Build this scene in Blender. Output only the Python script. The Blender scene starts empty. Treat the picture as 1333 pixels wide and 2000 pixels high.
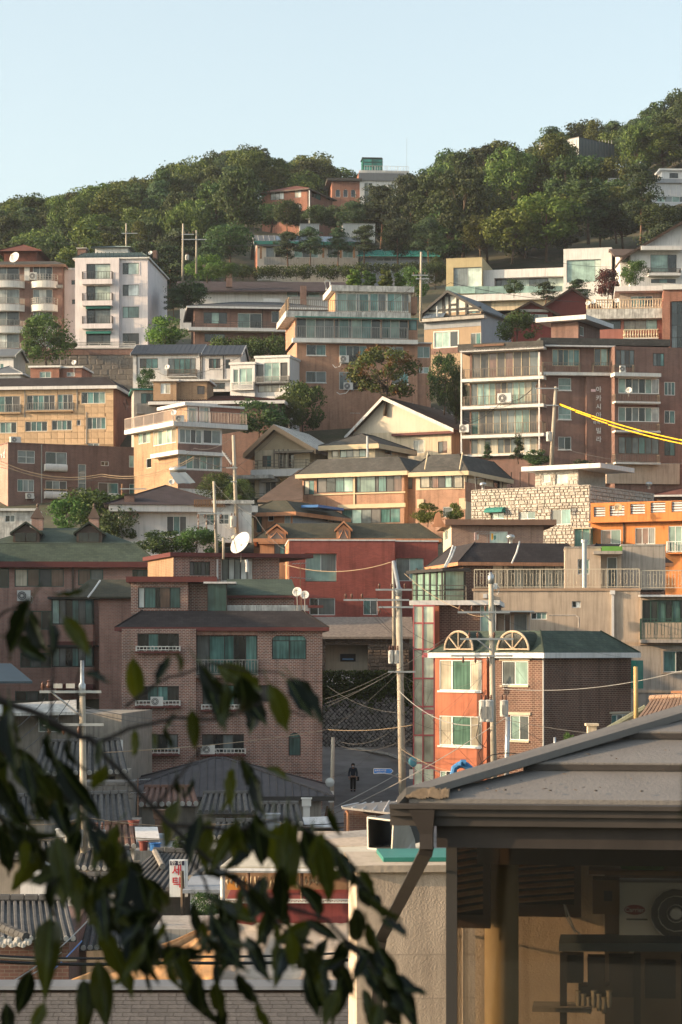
import bpy, math, random
from mathutils import Vector, noise
R = math.radians
rnd = random.Random(11)
scene = bpy.context.scene
COL = scene.collection

# ---------------------------------------------------------------- camera, sky, sun, exposure
F, CX, HY = 4400.0, 666.5, 1270.0      # focal length, centre column and eye-level row, in pixels of the photograph
cam_d = bpy.data.cameras.new('camera')
cam_d.sensor_fit = 'VERTICAL'; cam_d.sensor_height = 36.0; cam_d.sensor_width = 24.0
cam_d.lens = 36.0 * F / 2000.0
cam_d.shift_y = (HY - 1000.0) / 2000.0
cam_d.clip_start = 0.3; cam_d.clip_end = 6000
cam_d.dof.use_dof = True; cam_d.dof.focus_distance = 150; cam_d.dof.aperture_fstop = 10.5
cam = bpy.data.objects.new('camera', cam_d); COL.objects.link(cam)
cam.location = (0, 0, 0); cam.rotation_euler = (R(90), 0, 0)
scene.camera = cam

SUN_EL, SUN_BEHIND = 15.0, 9.0         # low sun from the left, a little behind the camera
sdir = Vector((-math.cos(R(SUN_BEHIND)) * math.cos(R(SUN_EL)), -math.sin(R(SUN_BEHIND)) * math.cos(R(SUN_EL)), math.sin(R(SUN_EL))))
world = bpy.data.worlds.new('World'); scene.world = world; world.use_nodes = True
wn = world.node_tree.nodes; wl = world.node_tree.links
sky = wn.new('ShaderNodeTexSky'); sky.sky_type = 'NISHITA'; sky.sun_disc = False
sky.sun_elevation = R(SUN_EL); sky.sun_rotation = math.atan2(sdir.x, sdir.y)
sky.air_density = 1.0; sky.dust_density = 3.0; sky.ozone_density = 1.6
hsv = wn.new('ShaderNodeHueSaturation'); hsv.inputs['Saturation'].default_value = .62; hsv.inputs['Value'].default_value = 1.06
wl.new(sky.outputs[0], hsv.inputs['Color']); tint = wn.new('ShaderNodeMix'); tint.data_type = 'RGBA'; tint.blend_type = 'MULTIPLY'; tint.inputs[0].default_value = 1; tint.inputs[7].default_value = (.94, .958, .88, 1)
wl.new(hsv.outputs[0], tint.inputs[6]); wl.new(tint.outputs[2], wn['Background'].inputs[0]); wn['Background'].inputs[1].default_value = 0.15
sl = bpy.data.lights.new('sun', 'SUN'); sl.energy = 3.4; sl.angle = R(0.6); sl.color = (1.0, 0.70, 0.42)
so = bpy.data.objects.new('sun', sl); COL.objects.link(so); so.rotation_euler = (-sdir).to_track_quat('-Z', 'Y').to_euler()
vs = scene.view_settings; vs.view_transform = 'Standard'; vs.look = 'None'; vs.gamma = 1.0; vs.use_curve_mapping = False
vs.exposure = 1.28
try:
    scene.cycles.use_denoising = True; scene.cycles.denoiser = 'OPENIMAGEDENOISE'
    scene.cycles.max_bounces = 6; scene.cycles.diffuse_bounces = 3; scene.cycles.glossy_bounces = 2
    scene.cycles.transmission_bounces = 4; scene.cycles.transparent_max_bounces = 6
    scene.cycles.caustics_reflective = False; scene.cycles.caustics_refractive = False
    scene.cycles.sample_clamp_indirect = 6.0
except Exception:
    pass

# ---------------------------------------------------------------- helpers: points, meshes, objects
def P(px, py, d):
    return Vector(((px - CX) * d / F, d, (HY - py) * d / F))
def mt(px, d):                           # metres covered by px pixels at distance d
    return px * d / F
UP = Vector((0, 0, 1))

def lerp(a, b, t): return a + (b - a) * t
def interp(x, tab):
    if x <= tab[0][0]: return tab[0][1]
    for (x0, y0), (x1, y1) in zip(tab, tab[1:]):
        if x <= x1:
            t = (x - x0) / (x1 - x0); return y0 + (y1 - y0) * t
    return tab[-1][1]

class MB:
    def __init__(s): s.v = []; s.f = []; s.m = []
    def poly(s, *p, mi=0):
        n = len(s.v); s.v += [tuple(q) for q in p]; s.f.append(tuple(range(n, n + len(p)))); s.m.append(mi); return s
    def box(s, o, a, b, c, mi=0):
        o, a, b, c = Vector(o), Vector(a), Vector(b), Vector(c)
        if a.cross(b).dot(c) < 0: a, b = b, a
        n = len(s.v)
        for k in (o, o + a, o + a + b, o + b, o + c, o + a + c, o + a + b + c, o + b + c): s.v.append(tuple(k))
        for q in ((3, 2, 1, 0), (4, 5, 6, 7), (0, 1, 5, 4), (1, 2, 6, 5), (2, 3, 7, 6), (3, 0, 4, 7)):
            s.f.append(tuple(n + i for i in q)); s.m.append(mi)
        return s
    def wbox(s, x0, x1, y0, y1, z0, z1, mi=0):
        return s.box((x0, y0, z0), (x1 - x0, 0, 0), (0, y1 - y0, 0), (0, 0, z1 - z0), mi)
    def tube(s, pts, r, n=6, mi=0, cap=True):
        pts = [Vector(p) for p in pts]; k = len(pts); base = len(s.v)
        for i, p in enumerate(pts):
            t = (pts[min(i + 1, k - 1)] - pts[max(i - 1, 0)]).normalized()
            x = t.cross(UP)
            if x.length < .05: x = t.cross(Vector((1, 0, 0)))
            x.normalize(); y = t.cross(x)
            rr = r[i] if isinstance(r, (list, tuple)) else r
            for j in range(n):
                a = 2 * math.pi * j / n
                s.v.append(tuple(p + x * (rr * math.cos(a)) + y * (rr * math.sin(a))))
        for i in range(k - 1):
            for j in range(n):
                a = base + i * n + j; b = base + i * n + (j + 1) % n
                s.f.append((a, a + n, b + n, b)); s.m.append(mi)
        if cap:
            s.f.append(tuple(base + j for j in range(n))); s.m.append(mi)
            s.f.append(tuple(base + (k - 1) * n + j for j in reversed(range(n)))); s.m.append(mi)
        return s
    def prism(s, pts, off, mi=0):            # closed outline pushed along a vector
        off = Vector(off); a = [Vector(p) for p in pts]; b = [p + off for p in a]; n = len(a)
        nrm = sum(((a[i] - a[0]).cross(a[(i + 1) % n] - a[0]) for i in range(1, n)), Vector())
        if nrm.dot(off) > 0: a.reverse(); b.reverse()
        s.poly(*a, mi=mi); s.poly(*reversed(b), mi=mi)
        for i in range(n):
            j = (i + 1) % n
            s.poly(a[j], a[i], b[i], b[j], mi=mi)
        return s
    def lathe(s, o, prof, n=12, mi=0, ax=UP):
        ax = Vector(ax).normalized(); x = ax.cross(Vector((.3, .9, .1))).normalized(); y = ax.cross(x); o = Vector(o); base = len(s.v)
        for (r, z) in prof:
            for j in range(n):
                a = 2 * math.pi * j / n; s.v.append(tuple(o + ax * z + x * (r * math.cos(a)) + y * (r * math.sin(a))))
        for i in range(len(prof) - 1):
            for j in range(n):
                a = base + i * n + j; b = base + i * n + (j + 1) % n
                s.f.append((a, b, b + n, a + n)); s.m.append(mi)
        return s
    def build(s, name, mats, par=None, org=None, smooth=False, uv=False):
        me = bpy.data.meshes.new(name)
        if org is not None:
            ox, oy, oz = org; me.from_pydata([(a - ox, b - oy, c - oz) for a, b, c in s.v], [], s.f)
        else: me.from_pydata(s.v, [], s.f)
        for m in (mats if isinstance(mats, (list, tuple)) else [mats]): me.materials.append(m)
        if any(s.m): me.polygons.foreach_set('material_index', s.m)
        if smooth: me.polygons.foreach_set('use_smooth', [True] * len(s.f))
        if uv: face_uv(me)
        return link(name, me, par)

def face_uv(me):                            # metres along the face and up the face
    lay = me.uv_layers.new(name='UVMap').data; vv = me.vertices
    for p in me.polygons:
        n = p.normal
        u = UP.cross(n)
        if u.length < .02: u = Vector((1, 0, 0))
        u.normalize(); w = n.cross(u)
        for li in p.loop_indices:
            c = vv[me.loops[li].vertex_index].co
            lay[li].uv = (c.dot(u), c.dot(w))

def link(name, data, par=None, loc=None):
    o = bpy.data.objects.new(name, data); COL.objects.link(o)
    if par is not None: o.parent = par
    if loc is not None: o.location = loc
    return o
def tag(o, label, cat, group=None, kind=None):
    if label: o['label'] = label
    if cat: o['category'] = cat
    if group: o['group'] = group
    if kind: o['kind'] = kind
    return o
def empty(name, loc, label=None, cat=None, group=None):
    o = link(name, None, None, loc); o.empty_display_size = .2
    return tag(o, label, cat, group)
def copy_tree(o, loc=None, label=None, par=None):
    c = o.copy(); COL.objects.link(c); c.parent = par
    if loc is not None: c.location = loc
    if label: c['label'] = label
    for ch in list(o.children): copy_tree(ch, par=c)
    return c

# ---------------------------------------------------------------- materials
MATS = {}
def _new(key):
    m = bpy.data.materials.new(key); m.use_nodes = True; nt = m.node_tree
    return m, nt, nt.nodes['Principled BSDF'], nt.nodes.new, nt.links.new
def _coord(nt, uv, scale=(1, 1, 1)):
    tc = nt.nodes.new('ShaderNodeTexCoord'); mp = nt.nodes.new('ShaderNodeMapping'); mp.inputs['Scale'].default_value = scale
    nt.links.new(tc.outputs['UV' if uv else 'Object'], mp.inputs[0]); return mp.outputs[0]
def _noise(nt, co, scale, detail=4, rough=.55):
    n = nt.nodes.new('ShaderNodeTexNoise'); n.inputs['Scale'].default_value = scale; n.inputs['Detail'].default_value = detail; n.inputs['Roughness'].default_value = rough
    nt.links.new(co, n.inputs['Vector']); return n.outputs['Fac']
def _map(nt, f, a, b, lo=.3, hi=.7):
    n = nt.nodes.new('ShaderNodeMapRange'); n.inputs[1].default_value = lo; n.inputs[2].default_value = hi; n.inputs[3].default_value = a; n.inputs[4].default_value = b
    nt.links.new(f, n.inputs[0]); return n.outputs[0]
def _mul(nt, col, f):                        # colour times a scalar
    n = nt.nodes.new('ShaderNodeMix'); n.data_type = 'RGBA'; n.blend_type = 'MULTIPLY'; n.inputs[0].default_value = 1
    nt.links.new(col, n.inputs[6]); nt.links.new(f, n.inputs[7]); return n.outputs[2]
def _mixc(nt, fac, a, b):
    n = nt.nodes.new('ShaderNodeMix'); n.data_type = 'RGBA'
    nt.links.new(fac, n.inputs[0])
    for k, c in ((6, a), (7, b)):
        if isinstance(c, tuple): n.inputs[k].default_value = (*c, 1)
        else: nt.links.new(c, n.inputs[k])
    return n.outputs[2]
def _bump(nt, bsdf, h, st, dist=.02):
    b = nt.nodes.new('ShaderNodeBump'); b.inputs['Strength'].default_value = st; b.inputs['Distance'].default_value = dist
    nt.links.new(h, b.inputs['Height']); nt.links.new(b.outputs[0], bsdf.inputs['Normal'])

def plain(key, col, rough=.75, var=.12, sc=1.2, streak=0.0, bump=0.0, bs=25, metal=0.0, spec=.3, rnd_obj=0.0):
    """one colour with mottling, optional run-off streaks and fine relief"""
    if key in MATS: return MATS[key]
    m, nt, b, N, Lk = _new(key)
    co = _coord(nt, False)
    base = N('ShaderNodeRGB'); base.outputs[0].default_value = (*col, 1); c = base.outputs[0]
    c = _mul(nt, c, _map(nt, _noise(nt, co, sc, 5, .62), 1 - var, 1 + var))
    if streak:
        s = _noise(nt, _coord(nt, False, (2.6, 2.6, .16)), 1.6, 5, .65)
        c = _mul(nt, c, _map(nt, s, 1 - streak, 1.0, .30, .52)); c = _mul(nt, c, _map(nt, _noise(nt, _coord(nt, False, (7, 7, .4)), 1.3, 3, .6), 1 - streak * .6, 1.0, .34, .48))
    if rnd_obj:
        oi = N('ShaderNodeObjectInfo'); c = _mul(nt, c, _map(nt, oi.outputs['Random'], 1 - rnd_obj, 1 + rnd_obj, 0, 1))
    Lk(c, b.inputs['Base Color'])
    b.inputs['Roughness'].default_value = rough; b.inputs['Metallic'].default_value = metal
    b.inputs['Specular IOR Level'].default_value = spec
    if bump: _bump(nt, b, _noise(nt, co, bs, 3, .6), bump)
    MATS[key] = m; return m

def brick(key, c1, c2, mortar, w=.23, h=.085, ms=.014, var=.22, rough=.85):
    if key in MATS: return MATS[key]
    m, nt, b, N, Lk = _new(key)
    co = _coord(nt, True)
    t = N('ShaderNodeTexBrick'); t.inputs['Scale'].default_value = 1; t.inputs['Brick Width'].default_value = w; t.inputs['Row Height'].default_value = h
    t.inputs['Mortar Size'].default_value = ms; t.inputs['Mortar Smooth'].default_value = .2; t.inputs['Bias'].default_value = -.15
    t.inputs['Color1'].default_value = (*c1, 1); t.inputs['Color2'].default_value = (*c2, 1); t.inputs['Mortar'].default_value = (*mortar, 1)
    Lk(co, t.inputs['Vector'])
    c = _mul(nt, t.outputs['Color'], _map(nt, _noise(nt, co, .5, 5, .65), 1 - var, 1 + var * .7))
    c = _mul(nt, c, _map(nt, _noise(nt, _coord(nt, True, (1.7, .12, 1)), 1.5, 4, .6), .70, 1.0, .32, .52))
    Lk(c, b.inputs['Base Color']); b.inputs['Roughness'].default_value = rough; b.inputs['Specular IOR Level'].default_value = .2
    inv = N('ShaderNodeMath'); inv.operation = 'SUBTRACT'; inv.inputs[0].default_value = 1; Lk(t.outputs['Fac'], inv.inputs[1])
    _bump(nt, b, inv.outputs[0], .5, .012)
    MATS[key] = m; return m

def shingle(key, c1, c2, w=.33, h=.17, rough=.9, var=.25):
    if key in MATS: return MATS[key]
    m, nt, b, N, Lk = _new(key)
    co = _coord(nt, True)
    t = N('ShaderNodeTexBrick'); t.inputs['Scale'].default_value = 1; t.inputs['Brick Width'].default_value = w; t.inputs['Row Height'].default_value = h
    t.inputs['Mortar Size'].default_value = .012; t.inputs['Mortar Smooth'].default_value = .6
    t.inputs['Color1'].default_value = (*c1, 1); t.inputs['Color2'].default_value = (*c2, 1); t.inputs['Mortar'].default_value = (*(x * .55 for x in c1), 1)
    Lk(co, t.inputs['Vector'])
    c = _mul(nt, t.outputs['Color'], _map(nt, _noise(nt, co, .7, 5, .65), 1 - var, 1 + var))
    c = _mul(nt, c, _map(nt, _noise(nt, co, 30, 2), .85, 1.15))
    Lk(c, b.inputs['Base Color']); b.inputs['Roughness'].default_value = rough; b.inputs['Specular IOR Level'].default_value = .2
    inv = N('ShaderNodeMath'); inv.operation = 'SUBTRACT'; inv.inputs[0].default_value = 1; Lk(t.outputs['Fac'], inv.inputs[1])
    _bump(nt, b, inv.outputs[0], .5, .02)
    MATS[key] = m; return m

def pane_mat(key, col, fold=.35, fs=9.0, rough=.05, top=None):
    """window pane: glossy glass over the colour of what hangs behind it (vertical folds)"""
    if key in MATS: return MATS[key]
    m, nt, b, N, Lk = _new(key)
    oi = N('ShaderNodeObjectInfo')
    tc = N('ShaderNodeTexCoord'); ad = N('ShaderNodeVectorMath'); Lk(tc.outputs['Object'], ad.inputs[0])
    rv = N('ShaderNodeVectorMath'); rv.operation = 'SCALE'; rv.inputs[0].default_value = (37, 17, 0); Lk(oi.outputs['Random'], rv.inputs['Scale']); Lk(rv.outputs[0], ad.inputs[1])
    mp = N('ShaderNodeMapping'); mp.inputs['Scale'].default_value = (1, 1, .05); Lk(ad.outputs[0], mp.inputs[0])
    base = N('ShaderNodeRGB'); base.outputs[0].default_value = (*col, 1); c = base.outputs[0]
    c = _mul(nt, c, _map(nt, _noise(nt, mp.outputs[0], fs, 2), 1 - fold, 1 + fold))
    mp2 = N('ShaderNodeMapping'); mp2.inputs['Scale'].default_value = (.8, .8, .8); Lk(ad.outputs[0], mp2.inputs[0])
    c = _mul(nt, c, _map(nt, _noise(nt, mp2.outputs[0], 1.1, 2), .6, 1.25))
    c = _mul(nt, c, _map(nt, oi.outputs['Random'], .5, 1.35, 0, 1))
    Lk(c, b.inputs['Base Color']); b.inputs['Roughness'].default_value = rough; b.inputs['Specular IOR Level'].default_value = .7
    _bump(nt, b, _noise(nt, mp2.outputs[0], .9, 1), .25, .03)
    MATS[key] = m; return m

PANE = {'t': pane_mat('pane_teal', (.08, .175, .165)), 'l': pane_mat('pane_light_teal', (.24, .35, .31), .15), 'd': pane_mat('pane_dark', (.025, .03, .03), .3),
        'g': pane_mat('pane_grey', (.13, .15, .15), .2), 'c': pane_mat('pane_cream', (.40, .36, .28), .2), 'w': pane_mat('pane_white', (.5, .52, .5), .25),
        'e': pane_mat('pane_green', (.12, .23, .175), .35), 's': pane_mat('pane_screen', (.075, .07, .065), .15, 6, .35), 'b': pane_mat('pane_brown', (.15, .09, .07), .3),
        'p': pane_mat('pane_bright', (.42, .50, .44), .12)}
FR = {'w': plain('frame_white', (.66, .66, .63), .45, .06), 'k': plain('frame_black', (.035, .032, .03), .5, .1), 'b': plain('frame_brown', (.09, .06, .045), .5, .1),
      'g': plain('frame_grey', (.30, .30, .29), .45, .08), 'e': plain('frame_green', (.03, .075, .06), .5, .1), 'c': plain('frame_cream', (.5, .42, .30), .6, .1)}
WHITE = plain('white_paint', (.62, .61, .58), .7, .10, .9, .22)
WHITE2 = plain('white_clean', (.60, .585, .57), .7, .08, .6, .20)
WEATH = plain('weathered_white', (.50, .49, .46), .85, .35, 2.2, .55)
CONC = plain('concrete', (.34, .32, .29), .9, .18, .8, .30, .25, 18)
METAL = plain('galvanised_metal', (.42, .43, .43), .4, .12, 3, 0, 0, 20, .7)
RAILD = plain('rail_dark', (.045, .042, .04), .5, .1)
RAILG = plain('rail_grey', (.26, .25, .23), .45, .1)
RAILB = plain('rail_bronze', (.16, .13, .10), .45, .1)
RAILW = plain('rail_white', (.6, .58, .54), .5, .1)
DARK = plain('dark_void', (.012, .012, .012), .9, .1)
RUSTY = plain('rusty_iron', (.16, .09, .06), .8, .3, 6)
# ---------------------------------------------------------------- the terrain
PROF = [(-400, -60), (-40, -16), (0, -15), (60, -12.5), (90, -10.4), (105, -9.65), (112, -9.3), (122, -9.02), (133, -8.46), (146, -6.38), (152, -3.5), (160, 0), (185, 7), (205, 10.5), (224, 15), (246, 24), (286, 37), (330, 48),
        (370, 60), (420, 77), (470, 92), (500, 97), (540, 96), (640, 80), (1000, 20), (1500, -20), (6000, -40)]
RID = [(-400, .80), (0, .925), (250, .965), (480, 1.03), (620, 1.0), (740, .955), (900, 1.02), (1050, 1.05), (1250, 1.10), (1340, 1.15), (2000, 1.3)]
def gz(x, y):
    z = interp(y, PROF)
    if y > 250:
        k = interp(CX + F * x / y, RID); t = min(1, (y - 250) / 170); z *= lerp(1, k, t)
    return z
def build_terrain():
    ys = [-400, -150, -40, 0, 20, 40, 60, 80, 95, 105, 114, 122, 128, 133, 138, 142, 146, 149, 152, 156, 160, 166, 172, 178, 185, 195, 205, 214, 224, 235, 246, 260, 273, 286, 300, 315, 330, 345, 358, 370,
          383, 396, 408, 420, 435, 450, 470, 485, 500, 520, 540, 580, 640, 760, 1000, 1500, 3000, 6000]
    xs = [-4000, -1500, -700, -400, -250] + list(range(-180, 181, 8)) + [250, 400, 700, 1500, 4000]
    b = MB(); 
    for y in ys:
        for x in xs: b.v.append((x, y, gz(x, y) + (.5 * noise.noise((x * .05, y * .05, 0)) if y > 170 else 0)))
    n = len(xs)
    for i in range(len(ys) - 1):
        for j in range(n - 1):
            a = i * n + j; b.f.append((a, a + 1, a + n + 1, a + n)); b.m.append(0)
    m, nt, bs, N, Lk = _new('hill_soil')
    co = _coord(nt, False)
    c = _mixc(nt, _map(nt, _noise(nt, co, .35, 5), 0, 1), (.035, .045, .018), (.09, .075, .05))
    c = _mul(nt, c, _map(nt, _noise(nt, co, 3, 4), .7, 1.2)); Lk(c, bs.inputs['Base Color']); bs.inputs['Roughness'].default_value = .95
    o = b.build('ground', m, smooth=True); o['kind'] = 'structure'
build_terrain()

# ---------------------------------------------------------------- buildings: volumes read off as pixel columns at a real distance
def ray(px): return (px - CX) / F
class Vol:
    def __init__(s, b, o, u, W, L, zb, zt, mats):
        s.b, s.o, s.u, s.W, s.L, s.zb, s.zt = b, Vector((o[0], o[1], 0)), Vector((u[0], u[1], 0)), W, L, zb, zt
        s.bk = Vector((-s.u.y, s.u.x, 0)); s.mats = mats if isinstance(mats, (list, tuple)) else [mats]
        s.open = {'f': [], 'l': [], 'r': []}; s.wallobj = None; s.nowall = False; s.skip = ''
        b.vols.append(s)
    def pl(s, a, b, z): return s.o + s.u * a + s.bk * b + UP * z
    def hit(s, face, px, py, off=0.0):
        """where the line of sight through (px, py) meets a face -> metres along the face (left to right) and height"""
        r = ray(px)
        if face == 'f': q, dr = s.o - s.bk * off, s.u
        elif face == 'l': q, dr = s.o + s.bk * s.L - s.u * off, -s.bk
        else: q, dr = s.o + s.u * (s.W + off), s.bk
        t = (r * q.y - q.x) / (dr.x - r * dr.y); d = q.y + dr.y * t
        return t, (HY - py) * d / F
    def pt(s, face, a, z, off=0.0):
        if face == 'f': return s.o + s.u * a - s.bk * off + UP * z
        if face == 'l': return s.o + s.bk * (s.L - a) - s.u * off + UP * z
        return s.o + s.u * (s.W + off) + s.bk * a + UP * z
    def dirs(s, face):
        if face == 'f': return s.u, -s.bk
        if face == 'l': return -s.bk, -s.u
        return s.bk, s.u
    def rect(s, face, x0, y0, x1, y1, off=0.0):
        xm = (x0 + x1) / 2
        a0 = s.hit(face, x0, y0, off)[0]; a1 = s.hit(face, x1, y0, off)[0]
        return a0, s.hit(face, xm, y1, off)[1], a1, s.hit(face, xm, y0, off)[1]
    # a box lying on a face
    def pbox(s, name, mat, face, x0, y0, x1, y1, out=.1, inn=0.0, par=None, off=None, mb=None):
        a0, z0, a1, z1 = s.rect(face, x0, y0, x1, y1, out if off is None else off)
        d, n = s.dirs(face); m = mb or MB()
        m.box(s.pt(face, a0, z0, -inn), d * (a1 - a0), n * (out + inn), UP * (z1 - z0))
        if mb is None: return m.build(name, mat, par or s.b.root, s.b.org, uv=True)
    def lbox(s, name, mat, a0, a1, b0, b1, z0, z1, par=None, mb=None):
        m = mb or MB(); m.box(s.pl(a0, b0, z0), s.u * (a1 - a0), s.bk * (b1 - b0), UP * (z1 - z0))
        if mb is None: return m.build(name, mat, par or s.b.root, s.b.org, uv=True)
    def sub(s, x0, x1, yt, yb, out=0.0, L=None, mats=None, down=0.0):
        """a further volume of the same building, its front parallel to this one's and 'out' metres in front of it"""
        a0, zb, a1, zt = s.rect('f', x0, yt, x1, yb, out)
        o = s.o + s.u * a0 - s.bk * out
        return Vol(s.b, o, s.u, a1 - a0, L if L is not None else max(.5, out + .3), zb - down, zt, mats or s.mats)
    def win(s, face, x0, y0, x1, y1, panes='td', fr='w', dep=.10, sill=None, t=.05, wts=None, trans=None, arch=0, proud=None, surround=None, rail=None):
        a0, z0, a1, z1 = s.rect(face, x0, y0, x1, y1)
        lim = s.W if face == 'f' else s.L
        a0, a1 = max(.02, a0), min(lim - .02, a1); z1 = min(z1, s.zt - .02); z0 = max(z0, s.zb + .02)
        if a1 - a0 < .1 or z1 - z0 < .1: return None
        d, n = s.dirs(face)
        if proud is None: s.open[face].append((a0, z0, a1, z1, dep)); back = -dep
        else: back = proud
        w, h = a1 - a0, z1 - z0; e = .003; fd = .07
        m = MB(); B = lambda x0, x1, y0, y1, f0, f1: m.box(s.pt(face, a0 + x0, z0 + y0, back + f0), d * (x1 - x0), n * (f1 - f0), UP * (y1 - y0))
        B(e, t, e, h - e, 0, fd); B(w - t, w - e, e, h - e, 0, fd); B(t, w - t, e, t, 0, fd); B(t, w - t, h - t, h - e, 0, fd)
        k = len(panes); wts = wts or [1] * k; tot = sum(wts); xs = [t]
        for q in wts: xs.append(xs[-1] + (w - 2 * t) * q / tot)
        for x in xs[1:-1]: B(x - t * .45, x + t * .45, t, h - t, .005, fd - .01)
        ys = [t, h - t]
        if trans: ys = [t] + [t + (h - 2 * t) * q for q in trans] + [h - t]; [B(t, w - t, y - t * .4, y + t * .4, .006, fd - .012) for y in ys[1:-1]]
        if proud is not None: pass
        o = m.build('window', FR[fr], s.b.root, s.b.org)
        for i in range(k):
            for j in range(len(ys) - 1):
                pm = MB(); f = .012 + .018 * (i % 2); g = t * .4
                x0_, x1_ = xs[i] + (g if i else 0), xs[i + 1] - (g if i < k - 1 else 0)
                y0_, y1_ = ys[j] + (g if j else 0), ys[j + 1] - (g if j < len(ys) - 2 else 0)
                pm.box(s.pt(face, a0 + x0_, z0 + y0_, back + f - .006), d * (x1_ - x0_), n * .012, UP * (y1_ - y0_))
                pm.build('pane', PANE[panes[i]], o, s.b.org)
        if sill:
            sm = MB(); sm.box(s.pt(face, a0 - .06, z0 - .10, -.02), d * (w + .12), n * .10, UP * .097); sm.build('sill', sill, o, s.b.org)
        if surround:
            sm = MB(); q = .12
            for (x_, w_, y_, h_) in ((-q, q - .004, -q, h + 2 * q), (w + .004, q, -q, h + 2 * q), (0, w, h + .004, q), (0, w, -q, q - .004)):
                sm.box(s.pt(face, a0 + x_, z0 + y_, .002), d * w_, n * .035, UP * h_)
            sm.build('surround', surround, o, s.b.org)
        if arch:
            am = MB(); N_ = 10
            for sg in (0, 1):
                rx = w / 2 if arch == 1 else min(w * .18, h * .3); rz = rx if arch == 2 else min(h * .45, w / 2)
                cx_ = (rx if sg == 0 else w - rx); crn = s.pt(face, a0 + (0 if sg == 0 else w), z1, -.004)
                pts = [s.pt(face, a0 + cx_ + (-1 if sg == 0 else 1) * rx * math.cos(R(90) * i / N_), z1 - rz + rz * math.sin(R(90) * i / N_), -.004) for i in range(N_ + 1)]
                for i in range(N_): am.prism([crn, pts[i], pts[i + 1]], -n * (dep - .02))
            am.build('arch', s.mats[0], o, s.b.org, uv=True)
        return o
    def rail(s, face, x0, y0, x1, y1, out=.9, style='bars', mat=None, slab=0.14, smat=None, sy=None, ends=True, gap=.13):
        """balcony: a slab (unless slab is 0) with a railing round its three open sides; y1 is the foot of the railing"""
        a0, z0, a1, z1 = s.rect(face, x0, y0, x1, y1, out); d, n = s.dirs(face); mat = mat or RAILD
        par = s.b.root
        if slab:
            m = MB(); hs = slab; m.box(s.pt(face, a0 - .03, z0 - hs, 0), d * (a1 - a0 + .06), n * (out + .04), UP * hs)
            par = m.build('balcony', smat or WHITE, s.b.root, s.b.org, uv=True)
        m = MB(); runs = [(s.pt(face, a0, 0, out - .03), s.pt(face, a1, 0, out - .03))]
        if ends and out > .15: runs += [(s.pt(face, a0, 0, .02), s.pt(face, a0, 0, out - .03)), (s.pt(face, a1, 0, .02), s.pt(face, a1, 0, out - .03))]
        for p, q in runs: railing(m, p, q, z0 + .003, z1, style, gap)
        m.build('railing', mat, par, s.b.org)['kind'] = 'stuff'
        return par
    # ---- roofs
    def flat(s, ov=.15, th=.18, mat=None, up=0.0, name='roof', inner=None, uvx=True):
        return s.lbox(name, mat or WHITE, -ov, s.W + ov, -ov, s.L + ov, s.zt + .002 + up, s.zt + up + th)
    def ring(s, ov, z0, z1, th=.12):
        m = MB(); W, L = s.W, s.L
        for (a0, a1, b0, b1) in ((-ov, W + ov, -ov, -ov + th), (-ov, W + ov, L + ov - th, L + ov), (-ov, -ov + th, -ov + th, L + ov - th), (W + ov - th, W + ov, -ov + th, L + ov - th)):
            m.box(s.pl(a0, b0, z0), s.u * (a1 - a0), s.bk * (b1 - b0), UP * (z1 - z0))
        return m
    def parapet(s, h=.5, th=.2, mat=None, ov=0.0, cap=None, name='parapet'):
        o = s.ring(ov, s.zt + .002, s.zt + h, th).build(name, mat or s.mats[0], s.b.root, s.b.org, uv=True)
        if cap: s.ring(ov + .05, s.zt + h + .002, s.zt + h + .08, th + .1).build('coping', cap, o, s.b.org)
        return o
    def mansard(s, h, ov=.35, ins=.7, mat=None, fas=None, fh=.16, z=None, fov=None):
        z = s.zt if z is None else z; W, L = s.W, s.L; m = MB()
        lo = [s.pl(-ov, -ov, z), s.pl(W + ov, -ov, z), s.pl(W + ov, L + ov, z), s.pl(-ov, L + ov, z)]
        hi = [s.pl(ins, ins, z + h), s.pl(W - ins, ins, z + h), s.pl(W - ins, L - ins, z + h), s.pl(ins, L - ins, z + h)]
        for i in range(4): m.poly(lo[i], lo[(i + 1) % 4], hi[(i + 1) % 4], hi[i])
        m.poly(*hi); m.poly(*reversed(lo))
        o = m.build('roof', mat, s.b.root, s.b.org, uv=True)
        caps = MB()
        for i in range(4): caps.tube([lo[i] + UP * .02, hi[i] + UP * .02], .05, 5)
        caps.build('hip_cap', mat, o, s.b.org)
        if fas:
            q = ov + .02 if fov is None else fov
            s.ring(q, z - fh, z + .03, .14).build('fascia', fas, o, s.b.org)
        return o
    def hip(s, h, ov=.5, mat=None, fas=None, fh=.14, z=None, rl=None, th=.08):
        z = s.zt if z is None else z; W, L = s.W, s.L; m = MB()
        lo = [s.pl(-ov, -ov, z), s.pl(W + ov, -ov, z), s.pl(W + ov, L + ov, z), s.pl(-ov, L + ov, z)]
        if W >= L:
            k = (L / 2 if rl is None else (W - rl) / 2); r0, r1 = s.pl(k, L / 2, z + h), s.pl(W - k, L / 2, z + h)
            fs = [(lo[0], lo[1], r1, r0), (lo[1], lo[2], r1), (lo[2], lo[3], r0, r1), (lo[3], lo[0], r0)]; ed = [(0, r0), (1, r1), (2, r1), (3, r0)]
        else:
            k = (W / 2 if rl is None else (L - rl) / 2); r0, r1 = s.pl(W / 2, k, z + h), s.pl(W / 2, L - k, z + h)
            fs = [(lo[0], lo[1], r0), (lo[1], lo[2], r1, r0), (lo[2], lo[3], r1), (lo[3], lo[0], r0, r1)]; ed = [(0, r0), (1, r0), (2, r1), (3, r1)]
        for f in fs: m.poly(*f)
        m.poly(*reversed(lo))
        o = m.build('roof', mat, s.b.root, s.b.org, uv=True)
        c = MB(); c.tube([r0, r1], .08, 5)
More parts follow.
